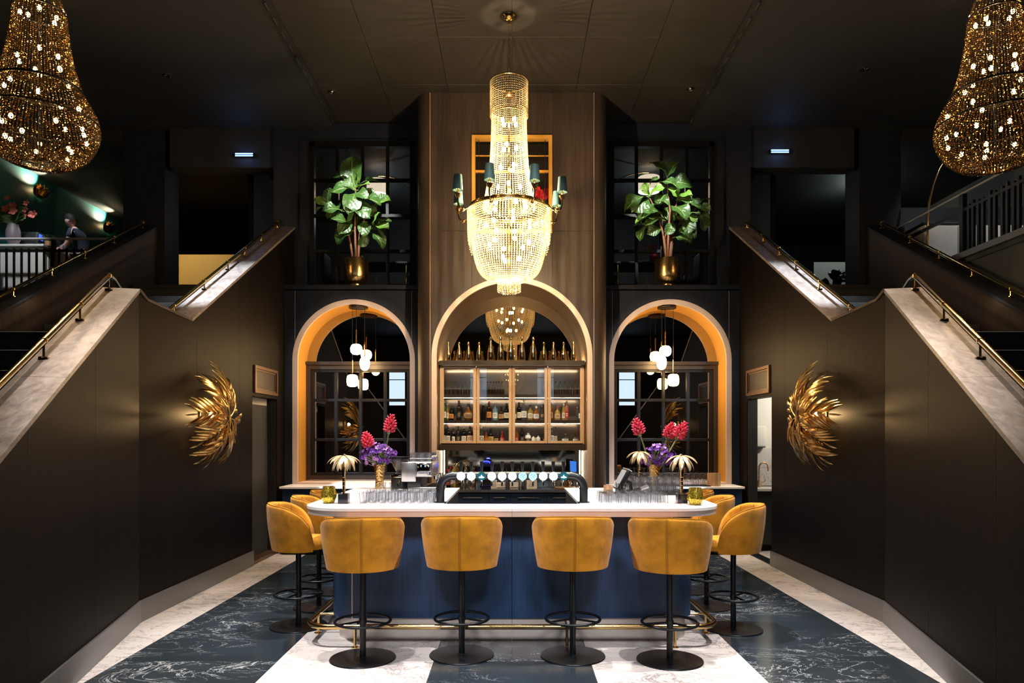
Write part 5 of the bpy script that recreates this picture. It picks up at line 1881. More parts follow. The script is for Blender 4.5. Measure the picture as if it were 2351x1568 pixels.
for i in range(11):
    if i not in (2, 10):
        point((-0.441 + 0.0888 * i, 6.27 - 0.10, 1.379), 0.25, (0.75, 0.9, 1.0), 0.03)

# glasses
def tumbler(h, r0, r1, n=14, t=0.0025):
    return [(0, 0), (r0, 0), (r1, h), (r1 - t, h), (r0 - t, 0.010), (0, 0.010)]


def wineglass():
    return [(0, 0), (.030, 0), (.028, .003), (.005, .008), (.004, .075), (.012, .085), (.030, .105), (.034, .135), (.030, .17), (.0285, .17), (.032, .135), (.028, .107), (.010, .088), (0, .086)]


up = B().lathe(tumbler(0.092, 0.030, 0.037), 14).mesh('drinking_glass', M['glass'], 40)
dn = B().lathe([(r, 0.088 - z) for r, z in tumbler(0.088, 0.033, 0.039)], 14).mesh('drinking_glass', M['glass'], 40)
tall = B().lathe([(r, 0.082 - z) for r, z in tumbler(0.082, 0.034, 0.038)], 14).mesh('drinking_glass', M['glass'], 40)
wg_ = B().lathe([(r, 0.17 - z) for r, z in wineglass()], 12).mesh('wine_glass', M['glass'], 40)


def place(me, name, loc, lab, cat, group):
    return tag(link(name, me, None, loc), lab, cat, group)


for i in range(8):
    for j in range(6):
        place(up, 'drinking_glass', (-1.285 + 0.083 * i + 0.006 * (j % 2), 6.20 + 0.088 * j, HB), 'upright tumbler left of the taps, %s, %s from the left' % (ROW[j], ORD[i]), 'glass', 'upright tumblers left of the taps')
for i in range(3):
    place(up, 'drinking_glass', (-1.36 + 0.11 * i, 7.55, HB), 'tumbler at the foot of the left vase, %s from the left' % ORD[i], 'glass', 'tumblers by the left vase')
for i in range(7):
    for j in range(5):
        if i == 0 and j > 3:
            continue
        place(dn, 'drinking_glass', (0.805 + 0.085 * i - 0.004 * (j % 2), 6.22 + 0.09 * j, HB), 'upturned tumbler right of the taps, %s, %s from the left' % (ROW[j], ORD[i]), 'glass', 'upturned tumblers right of the taps')
tr = thing('serving_tray', 'black tray under two layers of glasses on the right of the bar', 'tray', (1.40, 7.20, HB))
B().rbox((0, 0, 0.008), (0.56, 0.34, 0.012), 0.005, 2).build('tray_base', M['plasticb'], tr)
b = B()
for sx in (-1, 1):
    b.box((sx * 0.277, 0, 0.018), (0.008, 0.34, 0.016))
    b.box((0, sx * 0.167, 0.018), (0.56, 0.008, 0.016))
b.build('rim', M['plasticb'], tr)
for lay in range(2):
    for i in range(7):
        for j in range(3 if lay else 4):
            place(tall, 'drinking_glass', (1.165 + 0.079 * i, 7.08 + 0.08 * j + 0.02 * lay, HB + 0.0155 + 0.0835 * lay), 'tumbler on the black tray, %s layer, %s, %s from the left' % ('upper' if lay else 'lower', ROW[j], ORD[i]), 'glass', 'tumblers stacked on the black tray, %s layer' % ('upper' if lay else 'lower'))
for i in range(6):
    for j in range(3):
        place(tall, 'drinking_glass', (1.27 + 0.08 * i, 7.50 + 0.085 * j, HB), 'tumbler behind the tray stack, %s, %s from the left' % (ROW[j], ORD[i]), 'glass', 'tumblers behind the tray')
tr2 = thing('serving_tray', 'black tray of upturned wine glasses on the right back counter', 'tray', (2.25, 10.52, 0.993))
B().rbox((0, 0, 0.008), (1.25, 0.30, 0.014), 0.005, 2).build('tray_base', M['plasticb'], tr2)
for i in range(15):
    for j in range(3):
        place(wg_, 'wine_glass', (1.69 + 0.080 * i, 10.43 + 0.085 * j, 1.0085), 'upturned wine glass on the right back counter, %s, %s from the left' % (ROW[j], ORD[i]), 'glass', 'upturned wine glasses on the right back counter')

# palm lamps
lf_lamp = leaflet_mesh(M['champ'], 'leaf', w=0.30, n=5, cup=0.10)


def palm_lamp(lab, loc, s=1.0, lit=1):
    t = thing('table_lamp', lab, 'table lamp', loc, 0, 'palm tree table lamps')
    B().rbox((0, 0, 0.043), (0.086, 0.086, 0.086), 0.003, 1).build('base', M['blackstone'], t)
    b = B()
    b.cyl((0, 0, 0.086), (0, 0, 0.245), 0.0125, n=14)
    for z in (0.12, 0.155, 0.19, 0.225):
        b.ring((0, 0, z), 0.0125, 0.003, 16, 6)
    b.build('stem', M['brass'], t)
    B().lathe([(0, 0.235), (0.014, 0.235), (0.025, 0.36), (0.022, 0.36), (0.012, 0.245), (0, 0.245)], 16).build('sleeve', M['champ'], t)
    B().cyl((0, 0, 0.24), (0, 0, 0.41), 0.006, n=8).build('rod', M['brass'], t)
    if lit:
        B().ball((0.0, -0.034, 0.355), 0.010, 8, 6, 1.4).build('bulb', M['bulb'], t)
        point(Vector(loc) + Vector((0, -0.034, 0.35)), 1.2, (1, 0.62, 0.26), 0.012)
    B().lathe([(0, 0.425), (0.02, 0.42), (0.024, 0.41), (0, 0.405)], 14).build('crown', M['champ'], t)
    for k in range(16):
        a = 2 * PI * k / 16 + 0.1
        el = math.radians(-24 if k % 2 else 4)
        d = Vector((math.cos(a) * math.cos(el), math.sin(a) * math.cos(el), math.sin(el)))
        L_ = 0.172 if k % 2 else 0.158
        Mx = Matrix.Translation((0.012 * math.cos(a), 0.012 * math.sin(a), 0.415)) @ frame_from(d, (0, 0, 1)) @ Matrix.Diagonal((L_, L_, L_, 1))
        link('leaf', lamp_leaf, t, M=Mx)


vs, fs = [], []
n = 7
for i in range(n + 1):
    u = i / n
    ww = 0.115 * (math.sin(PI * min(1, u ** 1.1 * 0.93 + 0.05)) ** 0.9)
    # strongly arched downwards
    x = 0.80 * math.sin(u * 1.25) / math.sin(1.25)
    z = -0.50 * u ** 1.9
    vs += [(x, -ww, z - 0.035 * ww / 0.085), (x, 0, z), (x, ww, z - 0.035 * ww / 0.085)]
for i in range(n):
    for k in range(2):
        a = i * 3 + k
        fs.append((a, a + 1, a + 4, a + 3))
off = len(vs)
vs += [(x, y, z - 0.012) for x, y, z in vs]
fs += [tuple(reversed([i + off for i in f])) for f in fs]
lamp_leaf = B().add(vs, fs).mesh('leaf', M['lampgold'], 50)
palm_lamp('gold palm tree lamp on the front left of the bar beside the votive', (-1.45, 6.20, HB), 1.0, 0)
palm_lamp('gold palm tree lamp on the front right of the bar, in front of the tray', (1.468, 6.22, HB))
palm_lamp('smaller looking gold palm tree lamp farther back, left of the right vase', (1.37, 7.72, HB))

# votives
def mott(name, a, b):
    m, nt, p = newmat(name)
    tc = nt.nodes.new('ShaderNodeTexCoord')
    nz = nt.nodes.new('ShaderNodeTexVoronoi')
    nz.inputs['Scale'].default_value = 140
    nz2 = nt.nodes.new('ShaderNodeTexNoise')
    nz2.inputs['Scale'].default_value = 110
    rp = nt.nodes.new('ShaderNodeValToRGB')
    rp.color_ramp.elements[0].position = 0.44
    rp.color_ramp.elements[0].color = (*a, 1)
    rp.color_ramp.elements[1].position = 0.58
    rp.color_ramp.elements[1].color = (*b, 1)
    nt.links.new(tc.outputs['Object'], nz2.inputs['Vector'])
    nt.links.new(nz2.outputs['Fac'], rp.inputs['Fac'])
    nt.links.new(rp.outputs['Color'], p.inputs['Base Color'])
    p.inputs['Metallic'].default_value = 0.8
    p.inputs['Roughness'].default_value = 0.22
    return m


M['merc'] = mott('mercury gold glass', (0.22, 0.15, 0.008), (0.95, 0.72, 0.10))
vt = thing('votive_holder', 'gold mercury glass votive on the front left of the bar', 'candle holder', (-1.585, 6.22, HB), 0, 'gold votives')
B().lathe([(0, 0), (0.043, 0), (0.046, 0.006), (0.068, 0.05), (0.069, 0.058), (0.064, 0.08), (0.050, 0.147), (0.047, 0.147), (0.060, 0.08), (0.064, 0.056), (0.040, 0.012), (0, 0.012)], 28).build('glass_cup', M['merc'], vt)
B().lathe([(0, 0.013), (0.03, 0.013), (0.03, 0.035), (0, 0.035)], 14).build('candle', M['cream'], vt)
index_kids()
dup(vt, (1.545, 6.06, HB), 0.7, 'gold mercury glass votive on the front right of the bar', 'gold votives')

# vases and flowers
def vase(lab, loc):
    t = thing('flower_vase', lab, 'vase', loc, 0, 'hammered gold vases')
    b = B()
    pr = [(0, 0), (0.050, 0), (0.052, 0.01), (0.046, 0.05), (0.044, 0.11), (0.052, 0.18), (0.062, 0.24), (0.060, 0.27), (0.055, 0.27), (0.048, 0.18), (0.040, 0.02), (0, 0.02)]
    b.lathe(pr, 26)
    b.build('vase_body', M['hammer'], t)
    return t


M['hammer'] = pm('hammered gold', (0.80, 0.52, 0.20), 0.18, 1.0, bump=1.0, bscale=55)
vL = Vector((-1.455, 7.9, HB))
vR = Vector((1.555, 7.85, HB))
vase('hammered gold vase holding purple orchids at the back left of the bar', vL)
vase('hammered gold vase holding purple orchids at the back right, behind stacked glasses', vR)


def ginger(lab, a, tip, hl, grp):
    a, tip = Vector(a), Vector(tip)
    d = (tip - a).normalized()
    t = thing('ginger_flower', lab, 'flower', a, 0, grp)
    hb = tip - d * hl - a
    B().tube([(0, 0, 0), hb * 0.5, hb], [0.007, 0.008, 0.009], 8).build('stem', M['stem'], t)
    b = B()
    MX = Matrix.Translation(hb) @ d.to_track_quat('Z', 'Y').to_matrix().to_4x4()
    for k in range(3):
        a2 = k * 2.1
        b.lathe([(0, 0), (0.012, 0.01), (0.016, 0.03), (0, 0.05)], 6, (0.008 * math.cos(a2), 0.008 * math.sin(a2), -0.03), MX)
    b.build('sheath', M['stem'], t)
    b = B()
    nr = 7
    for i in range(nr):
        u = i / (nr - 1)
        rr = 0.046 * (math.sin(PI * (0.28 + 0.68 * u)) ** 0.8)
        m = 7 if i < nr - 2 else 5
        for j in range(m):
            q = 2 * PI * (j + 0.5 * (i % 2)) / m
            c = Vector((rr * math.cos(q), rr * math.sin(q), hl * (0.04 + 0.84 * u)))
            ax = Vector((math.cos(q), math.sin(q), 0.35 + 1.2 * u))
            Q = Matrix.Translation(c) @ ax.to_track_quat('Z', 'Y').to_matrix().to_4x4()
            b.lathe([(0, -0.020), (0.010, -0.008), (0.0125, 0.008), (0.009, 0.024), (0, 0.040)], 7, (0, 0, 0), MX @ Q)
    b.build('bloom', M['pink'], t)


ginger('pink torch ginger, short and leaning left, in the left vase', vL + Vector((-0.02, 0, 0.16)), P(838, 993, 7.88), 0.165, 'ginger flowers in the left vase')
ginger('pink torch ginger, tall and upright, in the left vase', vL + Vector((0.02, 0, 0.16)), P(900, 952, 7.88), 0.19, 'ginger flowers in the left vase')
ginger('pink torch ginger leaning left in the right vase', vR + Vector((-0.02, 0, 0.16)), P(1459, 962, 7.83), 0.17, 'ginger flowers in the right vase')
ginger('pink torch ginger leaning right at the front of the right vase', vR + Vector((0.02, -0.01, 0.16)), P(1575, 970, 7.80), 0.19, 'ginger flowers in the right vase')
ginger('pink torch ginger half hidden behind another in the right vase', vR + Vector((0.0, 0.03, 0.16)), P(1545, 972, 7.95), 0.17, 'ginger flowers in the right vase')


def blossom(mat, nm='blossom'):
    b = B()
    for k in range(5):
        a = 2 * PI * k / 5
        d = Vector((math.cos(a), math.sin(a), 0.45))
        Q = frame_from(d, (0, 0, 1))
        vs = [(0, 0, 0), (0.5, -0.42, 0.05), (0.62, 0, 0.12), (0.5, 0.42, 0.05), (1.0, -0.22, -0.05), (1.05, 0.0, 0.0), (1.0, 0.22, -0.05)]
        b.add(vs, [(0, 1, 2), (0, 2, 3), (1, 4, 5, 2), (2, 5, 6, 3)], Q)
    b.ball((0, 0, 0.12), 0.2, 6, 4)
    return b.mesh(nm, mat, 60)


blo = [blossom(M['purple']), blossom(M['purple']), blossom(M['lilac'])]
for sg, vv, c, rx, rz_, lab in ((-1, vL, P(870, 1046, 7.9), 0.22, 0.115, 'bunch of purple orchids in the left gold vase'), (1, vR, P(1513, 1048, 7.85), 0.215, 0.125, 'bunch of purple orchids in the right gold vase')):
    t = thing('orchid_bunch', lab, 'flowers', vv + Vector((0, 0, 0.15)), 0, 'orchid bunches')
    rnd = random.Random(5 + sg)
    og = vv + Vector((0, 0, 0.15))
    stm = B()
    for k in range(170):
        while True:
            x, y, z = rnd.uniform(-1, 1), rnd.uniform(-1, 1), rnd.uniform(-1, 1)
            q = x * x + y * y + z * z
            if 0.25 < q < 1:
                break
        p = c + Vector((x * rx, y * rx * 0.7, z * rz_ + (0.02 if abs(x) < .5 else -0.01)))
        lp_ = p - og
        out = Vector((x, y - 0.6, z + 0.2)).normalized()
        s_ = rnd.uniform(0.017, 0.027)
        Q = Matrix.Translation(lp_) @ out.to_track_quat('Z', 'Y').to_matrix().to_4x4() @ Matrix.Diagonal((s_, s_, s_, 1))
        link('blossom', blo[2] if rnd.random() < 0.16 else blo[0], t, M=Q)
        if k % 3 == 0:
            stm.tube([(0, 0, 0), (lp_.x * 0.35, lp_.y * 0.35, lp_.z * 0.75), lp_], 0.003, 5)
    stm.build('stem', M['stem'], t)

# coffee grinder and espresso machine on the left arm
g = thing('coffee_grinder', 'coffee grinder with clear bean hopper on the left of the bar, right of the orchids', 'coffee grinder', (-1.17, 7.55, HB))
B().lathe([(0, 0), (0.10, 0), (0.10, 0.15), (0, 0.15)], 26).build('body', M['plasticb'], g)
B().lathe([(0, 0.15), (0.103, 0.15), (0.105, 0.165), (0.10, 0.185), (0.06, 0.19), (0, 0.19)], 26).build('collar', M['chrome'], g)
B().lathe([(0.04, 0.19), (0.045, 0.20), (0.098, 0.315), (0.098, 0.345), (0.094, 0.345), (0.094, 0.317), (0.042, 0.203)], 24).build('hopper', M['clear'], g)
B().lathe([(0, 0.195), (0.042, 0.2), (0.072, 0.262), (0, 0.268)], 20).build('coffee_beans', pm('coffee beans', (0.03, 0.012, 0.006), 0.5, bump=1, bscale=120), g)
B().lathe([(0, 0.345), (0.102, 0.345), (0.102, 0.362), (0.03, 0.365), (0, 0.365)], 24).build('lid', M['plasticb'], g)
B().tube([(0.0, -0.10, 0.12), (0.0, -0.135, 0.11), (0.0, -0.14, 0.06)], 0.016, 8).build('spout', M['chrome'], g)
B().rbox((0.02, -0.125, 0.03), (0.05, 0.02, 0.012), 0.003, 1).build('fork', M['chrome'], g)
e = thing('espresso_machine', 'polished steel espresso machine on the left arm of the bar, cups on top', 'coffee machine', (-0.92, 7.62, HB))
B().rbox((-0.02, 0, 0.24), (0.26, 0.60, 0.16), 0.02, 3).build('body', M['steel'], e)
B().rbox((-0.13, -0.31, 0.215), (0.15, 0.02, 0.20), 0.012, 2).build('side_panel', M['steel'], e)
B().rbox((0.02, -0.31, 0.24), (0.14, 0.025, 0.13), 0.02, 3).build('side_panel', M['chrome'], e)
B().rbox((-0.08, 0, 0.10), (0.14, 0.56, 0.14), 0.01, 2).build('back_housing', M['plasticb'], e)
B().rbox((0.03, 0, 0.035), (0.34, 0.58, 0.05), 0.008, 2).build('drip_tray', M['steel'], e)
b = B()
for k in range(14):
    b.box((0.12, -0.26 + 0.04 * k, 0.063), (0.15, 0.012, 0.004))
b.build('drip_grate', M['blackmetal'], e)
for sx in (-0.15, 0.16):
    for sy in (-0.25, 0.25):
        B().lathe([(0, 0), (0.018, 0), (0.014, 0.015), (0, 0.015)], 10, (sx, sy, 0)).build('foot', M['plasticb'], e)
for yy in (-0.17, 0.06):
    gh = B().lathe([(0, 0), (0.034, 0), (0.036, 0.05), (0, 0.05)], 18, (0.145, yy, 0.135)).build('group_head', M['chrome'], e)
    B().tube([(0.145, yy, 0.13), (0.20, yy - 0.02, 0.125), (0.27, yy - 0.05, 0.115)], [0.014, 0.014, 0.011], 8).build('handle', M['plasticb'], gh)
    B().tube([(0.145, yy, 0.125), (0.145, yy, 0.095)], 0.010, 8).build('spout', M['chrome'], gh)
B().tube([(0.12, -0.29, 0.20), (0.17, -0.30, 0.17), (0.17, -0.29, 0.07)], 0.006, 6).build('steam_wand', M['chrome'], e)
b = B()
b.tube([(-0.13, -0.27, 0.35), (0.10, -0.27, 0.35), (0.10, 0.27, 0.35), (-0.13, 0.27, 0.35)], 0.005, 6, True)
for x in (-0.13, 0.10):
    for y in (-0.27, 0.27):
        b.cyl((x, y, 0.32), (x, y, 0.35), 0.005, n=6)
b.build('cup_rail', M['chrome'], e)
for i in range(3):
    for j in range(6):
        place(dn, 'drinking_glass', (-0.92 - 0.10 + 0.082 * i, 7.62 - 0.22 + 0.085 * j, HB + 0.3205), 'upturned glass on top of the espresso machine, %s, %s from the left' % (ROW[j], ORD[i]), 'glass', 'glasses on the espresso machine')
kn = thing('knock_box', 'low steel knock out box in front of the espresso machine', 'knock box', (-0.78, 6.93, HB))
B().rbox((0, 0, 0.025), (0.13, 0.2, 0.05), 0.008, 2).build('bin', M['steel'], kn)
B().rbox((0, -0.02, 0.055), (0.10, 0.13, 0.012), 0.003, 1).build('bar', M['plasticb'], kn)

# register and payment terminal on the right arm
ps = thing('cash_register', 'tilted black touchscreen till seen from the side, on the right of the bar', 'till', (1.07, 7.0, HB))
Mx = Matrix.Translation((0.0, 0, 0.155)) @ Matrix.Rotation(math.radians(28), 4, 'Y')
B().rbox((0, 0, 0), (0.045, 0.30, 0.22), 0.008, 2, Mx).build('screen_housing', M['plasticb'], ps)
B().rbox((-0.024, 0, 0), (0.004, 0.27, 0.19), 0.001, 1, Mx).build('screen', pm('dim screen', (0.25, 0.27, 0.3), 0.15, emit=(0.3, 0.33, 0.38), es=0.25), ps)
B().rbox((0.002, 0, 0.112), (0.05, 0.3, 0.012), 0.004, 1, Mx).build('top_edge', M['steel'], ps)
B().tube([(0.02, 0.05, 0.15), (0.09, 0.05, 0.12), (0.10, 0.05, 0.02)], 0.02, 8).build('arm', M['plasticb'], ps)
B().rbox((0.07, 0.03, 0.008), (0.16, 0.18, 0.016), 0.005, 2).build('base', M['plasticb'], ps)
tm = thing('payment_terminal', 'grey card payment terminal lying beside the till', 'card reader', (1.235, 6.88, HB))
Mx = Matrix.Translation((0, 0, 0.055)) @ Matrix.Rotation(math.radians(-22), 4, 'Y') @ Matrix.Rotation(0.25, 4, 'X')
B().rbox((0, 0, 0), (0.17, 0.10, 0.05), 0.015, 3, Mx).build('body', pm('graphite plastic', (0.05, 0.055, 0.06), 0.4), tm)
B().rbox((-0.03, 0, 0.026), (0.07, 0.075, 0.004), 0.001, 1, Mx).build('screen', M['plasticb'], tm)
B().rbox((0, 0, 0.014), (0.10, 0.09, 0.028), 0.006, 2).build('cradle', M['plasticb'], tm)
ba = thing('brass_canister', 'brass cylinder on the bar in front of the straw cup', 'canister', (0.93, 6.95, HB), 0)
B().lathe([(0, 0), (0.045, 0), (0.045, 0.105), (0.042, 0.105), (0.042, 0.004), (0, 0.004)], 28).build('canister_body', M['copper'], ba)
bb_ = thing('brass_canister', 'larger copper cylinder at the right end of the back counter, beside the wine glasses', 'canister', (2.95, 10.50, 0.993), 0)
B().lathe([(0, 0), (0.095, 0), (0.095, 0.19), (0.090, 0.19), (0.090, 0.006), (0, 0.006)], 30).build('canister_body', M['copper'], bb_)
sc = thing('straw_cup', 'black cup full of black straws beside the till', 'cup', (1.02, 6.78, HB))
B().lathe([(0, 0), (0.04, 0), (0.048, 0.09), (0.045, 0.09), (0.037, 0.005), (0, 0.005)], 20).build('cup_body', M['plasticb'], sc)
for k in range(16):
    a = k * 2.4
    r = 0.008 + 0.0018 * k
    B().cyl((r * math.cos(a), r * math.sin(a), 0.01), (1.7 * r * math.cos(a), 1.7 * r * math.sin(a), 0.125 + 0.01 * (k % 3)), 0.003, n=5).build('straw', M['plasticb'], sc)
for k, (x, y, rz, lab) in enumerate(((1.40, 6.12, 0.5, 'small pink card lying left of the right votive'), (1.66, 6.16, -0.6, 'small pink card lying right of the right votive'))):
    mc = B().rbox((0, 0, 0.001), (0.09, 0.06, 0.002), 0.0005, 1).build('menu_card', pm('pink card %d' % k, (0.55, 0.22, 0.25), 0.6), None, loc=(x, y, HB), rot=(0, 0, rz))
    tag(mc, lab, 'card', 'pink cards')
# ================================================================== ON THE BACK BAR
ZB = 0.958
for i, (px, yy, body, lb, cap, h, kind, lab) in enumerate((
        (1034, 10.85, 'clear', 'white', 'red', 0.30, 'spirit', 'clear bottle with white label standing at the left end of the black worktop'),
        (1043, 11.05, 'straw', 'cream', 'gold', 0.33, 'tall', 'tall yellowish bottle at the left end of the black worktop'),
        (1028, 10.65, 'dark', 'red', 'red', 0.27, 'stout', 'short dark bottle with red label at the left end of the black worktop'))):
    bottle((px - CX) / F * yy, yy, ZB, h, 0.042, kind, body, lb, cap, lab, group='bottles on the black worktop')
mg = B().lathe([(0, 0), (.038, 0), (.036, .004), (.005, .010), (.004, .10), (.010, .11), (.058, .17), (.056, .17), (.008, .113), (0, .112)], 16).mesh('martini_glass', M['glass'], 40)
for qi, px in enumerate((1060, 1074, 1088, 1102, 1242, 1256, 1270)):
    yy = 10.62 + 0.07 * (px % 3)
    place(mg, 'martini_glass', ((px - CX) / F * yy, yy, ZB), 'martini glass on the black worktop %s the menu stands, %s from the left' % ('left of' if px < 1200 else 'right of', ORD[qi if qi < 4 else qi - 4]), 'glass', 'martini glasses %s the menu stands' % ('left of' if px < 1200 else 'right of'))
for px, yy, lab in ((1134, 10.55, 'small white menu stand on the black worktop, left one'), (1221, 10.5, 'small white menu stand on the black worktop, right one')):
    m_ = thing('menu_stand', lab, 'menu stand', ((px - CX) / F * yy, yy, ZB), 0, 'menu stands')
    wdt = 0.085 if px < 1200 else 0.15
    B().prism([(0.03, 0), (0.0, 0.16), (-0.004, 0.16), (-0.034, 0)], 'x', -wdt / 2, wdt / 2).build('card', LM['white'], m_)
    b = B()
    for k in range(5):
        b.box((0, -0.0185 - 0.0025 + 0.0062 * k - 0.010, 0.035 + 0.026 * k), (wdt * 0.6, 0.002, 0.006))
    b.build('base_strip', M['steel'], m_)
dsp = thing('water_dispenser', 'dark dispenser with a glowing blue ring under the bottle cabinet', 'dispenser', (-0.39, 11.0, ZB))
B().rbox((0, 0, 0.23), (0.235, 0.2, 0.16), 0.01, 2).build('head', pm('deep blue gloss', (0.006, 0.006, 0.10), 0.2), dsp)
B().rbox((0, 0.03, 0.08), (0.16, 0.14, 0.16), 0.006, 1).build('column', M['plasticb'], dsp)
B().rbox((0, -0.03, 0.01), (0.2, 0.24, 0.02), 0.005, 1).build('base', M['plasticb'], dsp)
B().tube([(0.085 * math.cos(a), -0.108, 0.30 + 0.085 * math.sin(a)) for a in [0.15 + 2.84 * i / 14 for i in range(15)]], 0.009, 6).build('glow_ring', M['blueled'], dsp, label='glowing blue arc')
B().lathe([(0, 0), (0.10, 0), (0.10, 0.02), (0, 0.02)], 24, M=Matrix.Translation((0, -0.08, 0.295)) @ Matrix.Rotation(PI / 2, 4, 'X')).build('dial', M['plasticb'], dsp)
point((-0.39, 10.82, ZB + 0.38), 0.8, (0.05, 0.06, 1.0), 0.03)
tb = thing('tablet', 'tablet with a blue screen leaning at the right end of the black worktop', 'tablet', (0.93, 10.95, ZB))
Mx = Matrix.Translation((0, 0, 0.30)) @ Matrix.Rotation(math.radians(-12), 4, 'X') @ Matrix.Rotation(0.35, 4, 'Z')
B().rbox((0, 0, 0), (0.12, 0.012, 0.19), 0.004, 2, Mx).build('body', M['plasticb'], tb)
B().rbox((0, -0.007, 0), (0.105, 0.002, 0.165), 0.0005, 1, Mx).build('screen', emit('blue screen', (0.05, 0.22, 0.8), 1.0), tb)
B().tube([(0, 0.02, 0.25), (0, 0.05, 0.15), (0, 0.03, 0.0)], 0.01, 6).build('stand', M['plasticb'], tb)
bo = thing('serving_board', 'wooden board with gold bar tools at the right end of the black worktop', 'board', (0.78, 10.52, ZB))
B().rbox((0, 0, 0.01), (0.30, 0.2, 0.02), 0.006, 2).build('board', M['oak'], bo)
js = thing('gold_jigger', 'gold bar jug standing on the wooden board', 'jug', (0.80, 10.54, ZB + 0.02))
B().lathe([(0, 0), (0.035, 0), (0.045, 0.04), (0.03, 0.09), (0.04, 0.13), (0.037, 0.13), (0.027, 0.09), (0.04, 0.04), (0, 0.006)], 18).build('jug_body', M['gold'], js)
B().tube([(0.036, 0, 0.11), (0.075, 0, 0.09), (0.045, 0, 0.03)], 0.005, 6).build('handle', M['gold'], js)
pt = thing('brass_faucet', 'tall brass tap at the left end of the black worktop', 'faucet', (-0.83, 10.72, ZB))
B().tube([(0, 0, 0), (0, 0, 0.30)] + [(0.07 - 0.07 * math.cos(a), 0, 0.30 + 0.07 * math.sin(a)) for a in [PI * i / 8 for i in range(1, 9)]] + [(0.14, 0, 0.26)], 0.012, 8).build('pipe', M['brass'], pt)
B().tube([(0, -0.01, 0.06), (0.06, -0.03, 0.08)], 0.007, 6).build('lever', M['brass'], pt)
for px, lab in ((1190, 'grey cylinder of bar tools behind the menu stands, left'), (1160, 'steel shaker stack behind the menu stands')):
    yy = 10.85
    s_ = thing('shaker', lab, 'shaker', ((px - CX) / F * yy, yy, ZB))
    B().lathe([(0, 0), (0.04, 0), (0.048, 0.15), (0.046, 0.15), (0.03, 0.19), (0, 0.20)], 18).build('shaker_body', M['steel'], s_)
    B().lathe([(0, 0.2), (0.018, 0.2), (0.016, 0.225), (0, 0.23)], 12).build('cap', M['chrome'], s_)
for k in range(5):
    place(dn, 'drinking_glass', (0.62 + 0.085 * k - 0.0, 10.98, ZB), 'upturned tumbler below the right end of the bottle cabinet, %s from the left' % ORD[k], 'glass', 'tumblers below the cabinet right end')
for px, yy, lab in ((1150, 10.72, 'stack of white napkins on the black worktop left of centre'), (1180, 10.78, 'stack of white napkins on the black worktop behind the taps'), (1300, 10.75, 'stack of white napkins near the wooden board')):
    nk = thing('napkin_stack', lab, 'napkins', ((px - CX) / F * yy, yy, ZB), 0, 'white napkin stacks')
    for q in range(5):
        B().rbox((0.002 * (q % 2), 0, 0.008 + 0.0145 * q), (0.13 - 0.002 * (q % 3), 0.13, 0.014), 0.004, 1).build('napkin', LM['white'], nk)
for k in range(4):
    wt = bottle(-0.72 + 0.11 * k, 11.15, ZB, 0.24 + 0.02 * (k % 2), 0.036, 'spirit', ('clear', 'amber', 'clear', 'straw')[k], ('white', 'cream', None, 'gold')[k], 'silver', 'bottle at the back of the black worktop, %s from the left, behind the taps' % ORD[k], group='bottles at the back of the black worktop')
# kitchenette items
kc = thing('kitchen_cabinet', 'black kitchen cabinet with pale worktop seen through the right doorway', 'cabinet', (4.3, 11.0, 0))
B().box2((-0.7, -0.25, 0.1), (1.0, 0.22, 0.90)).build('carcass', M['black'], kc)
B().box2((-0.7, -0.28, 0.90), (1.0, 0.22, 0.935)).build('worktop', M['cream'], kc)
B().rbox((-0.15, -0.262, 0.82), (0.2, 0.02, 0.014), 0.004, 1).build('handle', M['steel'], kc)
fc = thing('kitchen_faucet', 'bronze swan neck kitchen faucet in the right doorway', 'faucet', (3.86, 11.05, 0.935))
B().tube([(-0.06, 0, 0), (-0.06, 0, 0.30)] + [(0.01 - 0.07 * math.cos(a), 0, 0.30 + 0.08 * math.sin(a)) for a in [PI * i / 8 for i in range(1, 9)]] + [(0.08, 0, 0.25)], 0.014, 10).build('neck', M['brown'] if False else M['copper'], fc)
B().cyl((-0.06, 0, 0), (-0.06, 0, 0.11), 0.022, n=12).build('body', M['copper'], fc)
B().tube([(-0.05, -0.01, 0.07), (0.0, -0.02, 0.08), (0.03, -0.03, 0.12)], 0.007, 6).build('lever', M['copper'], fc)
cu_ = B().lathe(tumbler(0.06, 0.03, 0.04), 12).build('drinking_glass', M['glass'], None, loc=(4.02, 10.95, 0.935))
tag(cu_, 'small glass beside the bronze kitchen faucet', 'glass')
pdp = thing('towel_dispenser', 'white paper towel dispenser on the cream kitchenette wall', 'dispenser', (3.83, 11.25, 1.55))
B().rbox((0, -0.06, 0.17), (0.22, 0.12, 0.34), 0.03, 3).build('cover', M['cream'], pdp)
B().rbox((0, -0.06, 0.0), (0.2, 0.11, 0.02), 0.005, 1).build('slot', M['darkgrey'], pdp)

# ================================================================== UPPER FLOOR
# lounge items behind the upper windows
def arc_lamp(lab, foot, path, shade, r):
    t = thing('arc_lamp', lab, 'floor lamp', foot)
    B().tube(path, 0.014, 8).build('arc', M['brass'], t)
    B().lathe([(0, 0), (0.16, 0), (0.16, 0.05), (0, 0.05)], 24).build('base', M['blackstone'], t)
    if shade:
        sx, sz = shade
        B().lathe([(0.10, 0.17), (r * 0.95, 0.14), (r, 0.02), (r * 0.96, -0.12), (r * 0.94, -0.12), (r * 0.98, 0.02), (r * 0.93, 0.13), (0.10, 0.16)], 28, (sx, 0, sz)).build('lamp_shade', M['shade'], t)
        B().ball((sx, 0, sz), 0.04, 8, 6).build('bulb', M['bulb'], t)
        B().cyl((sx, 0, sz + 0.02), (sx, 0, sz + 0.20), 0.008, n=6).build('stem', M['brass'], t)
    return t


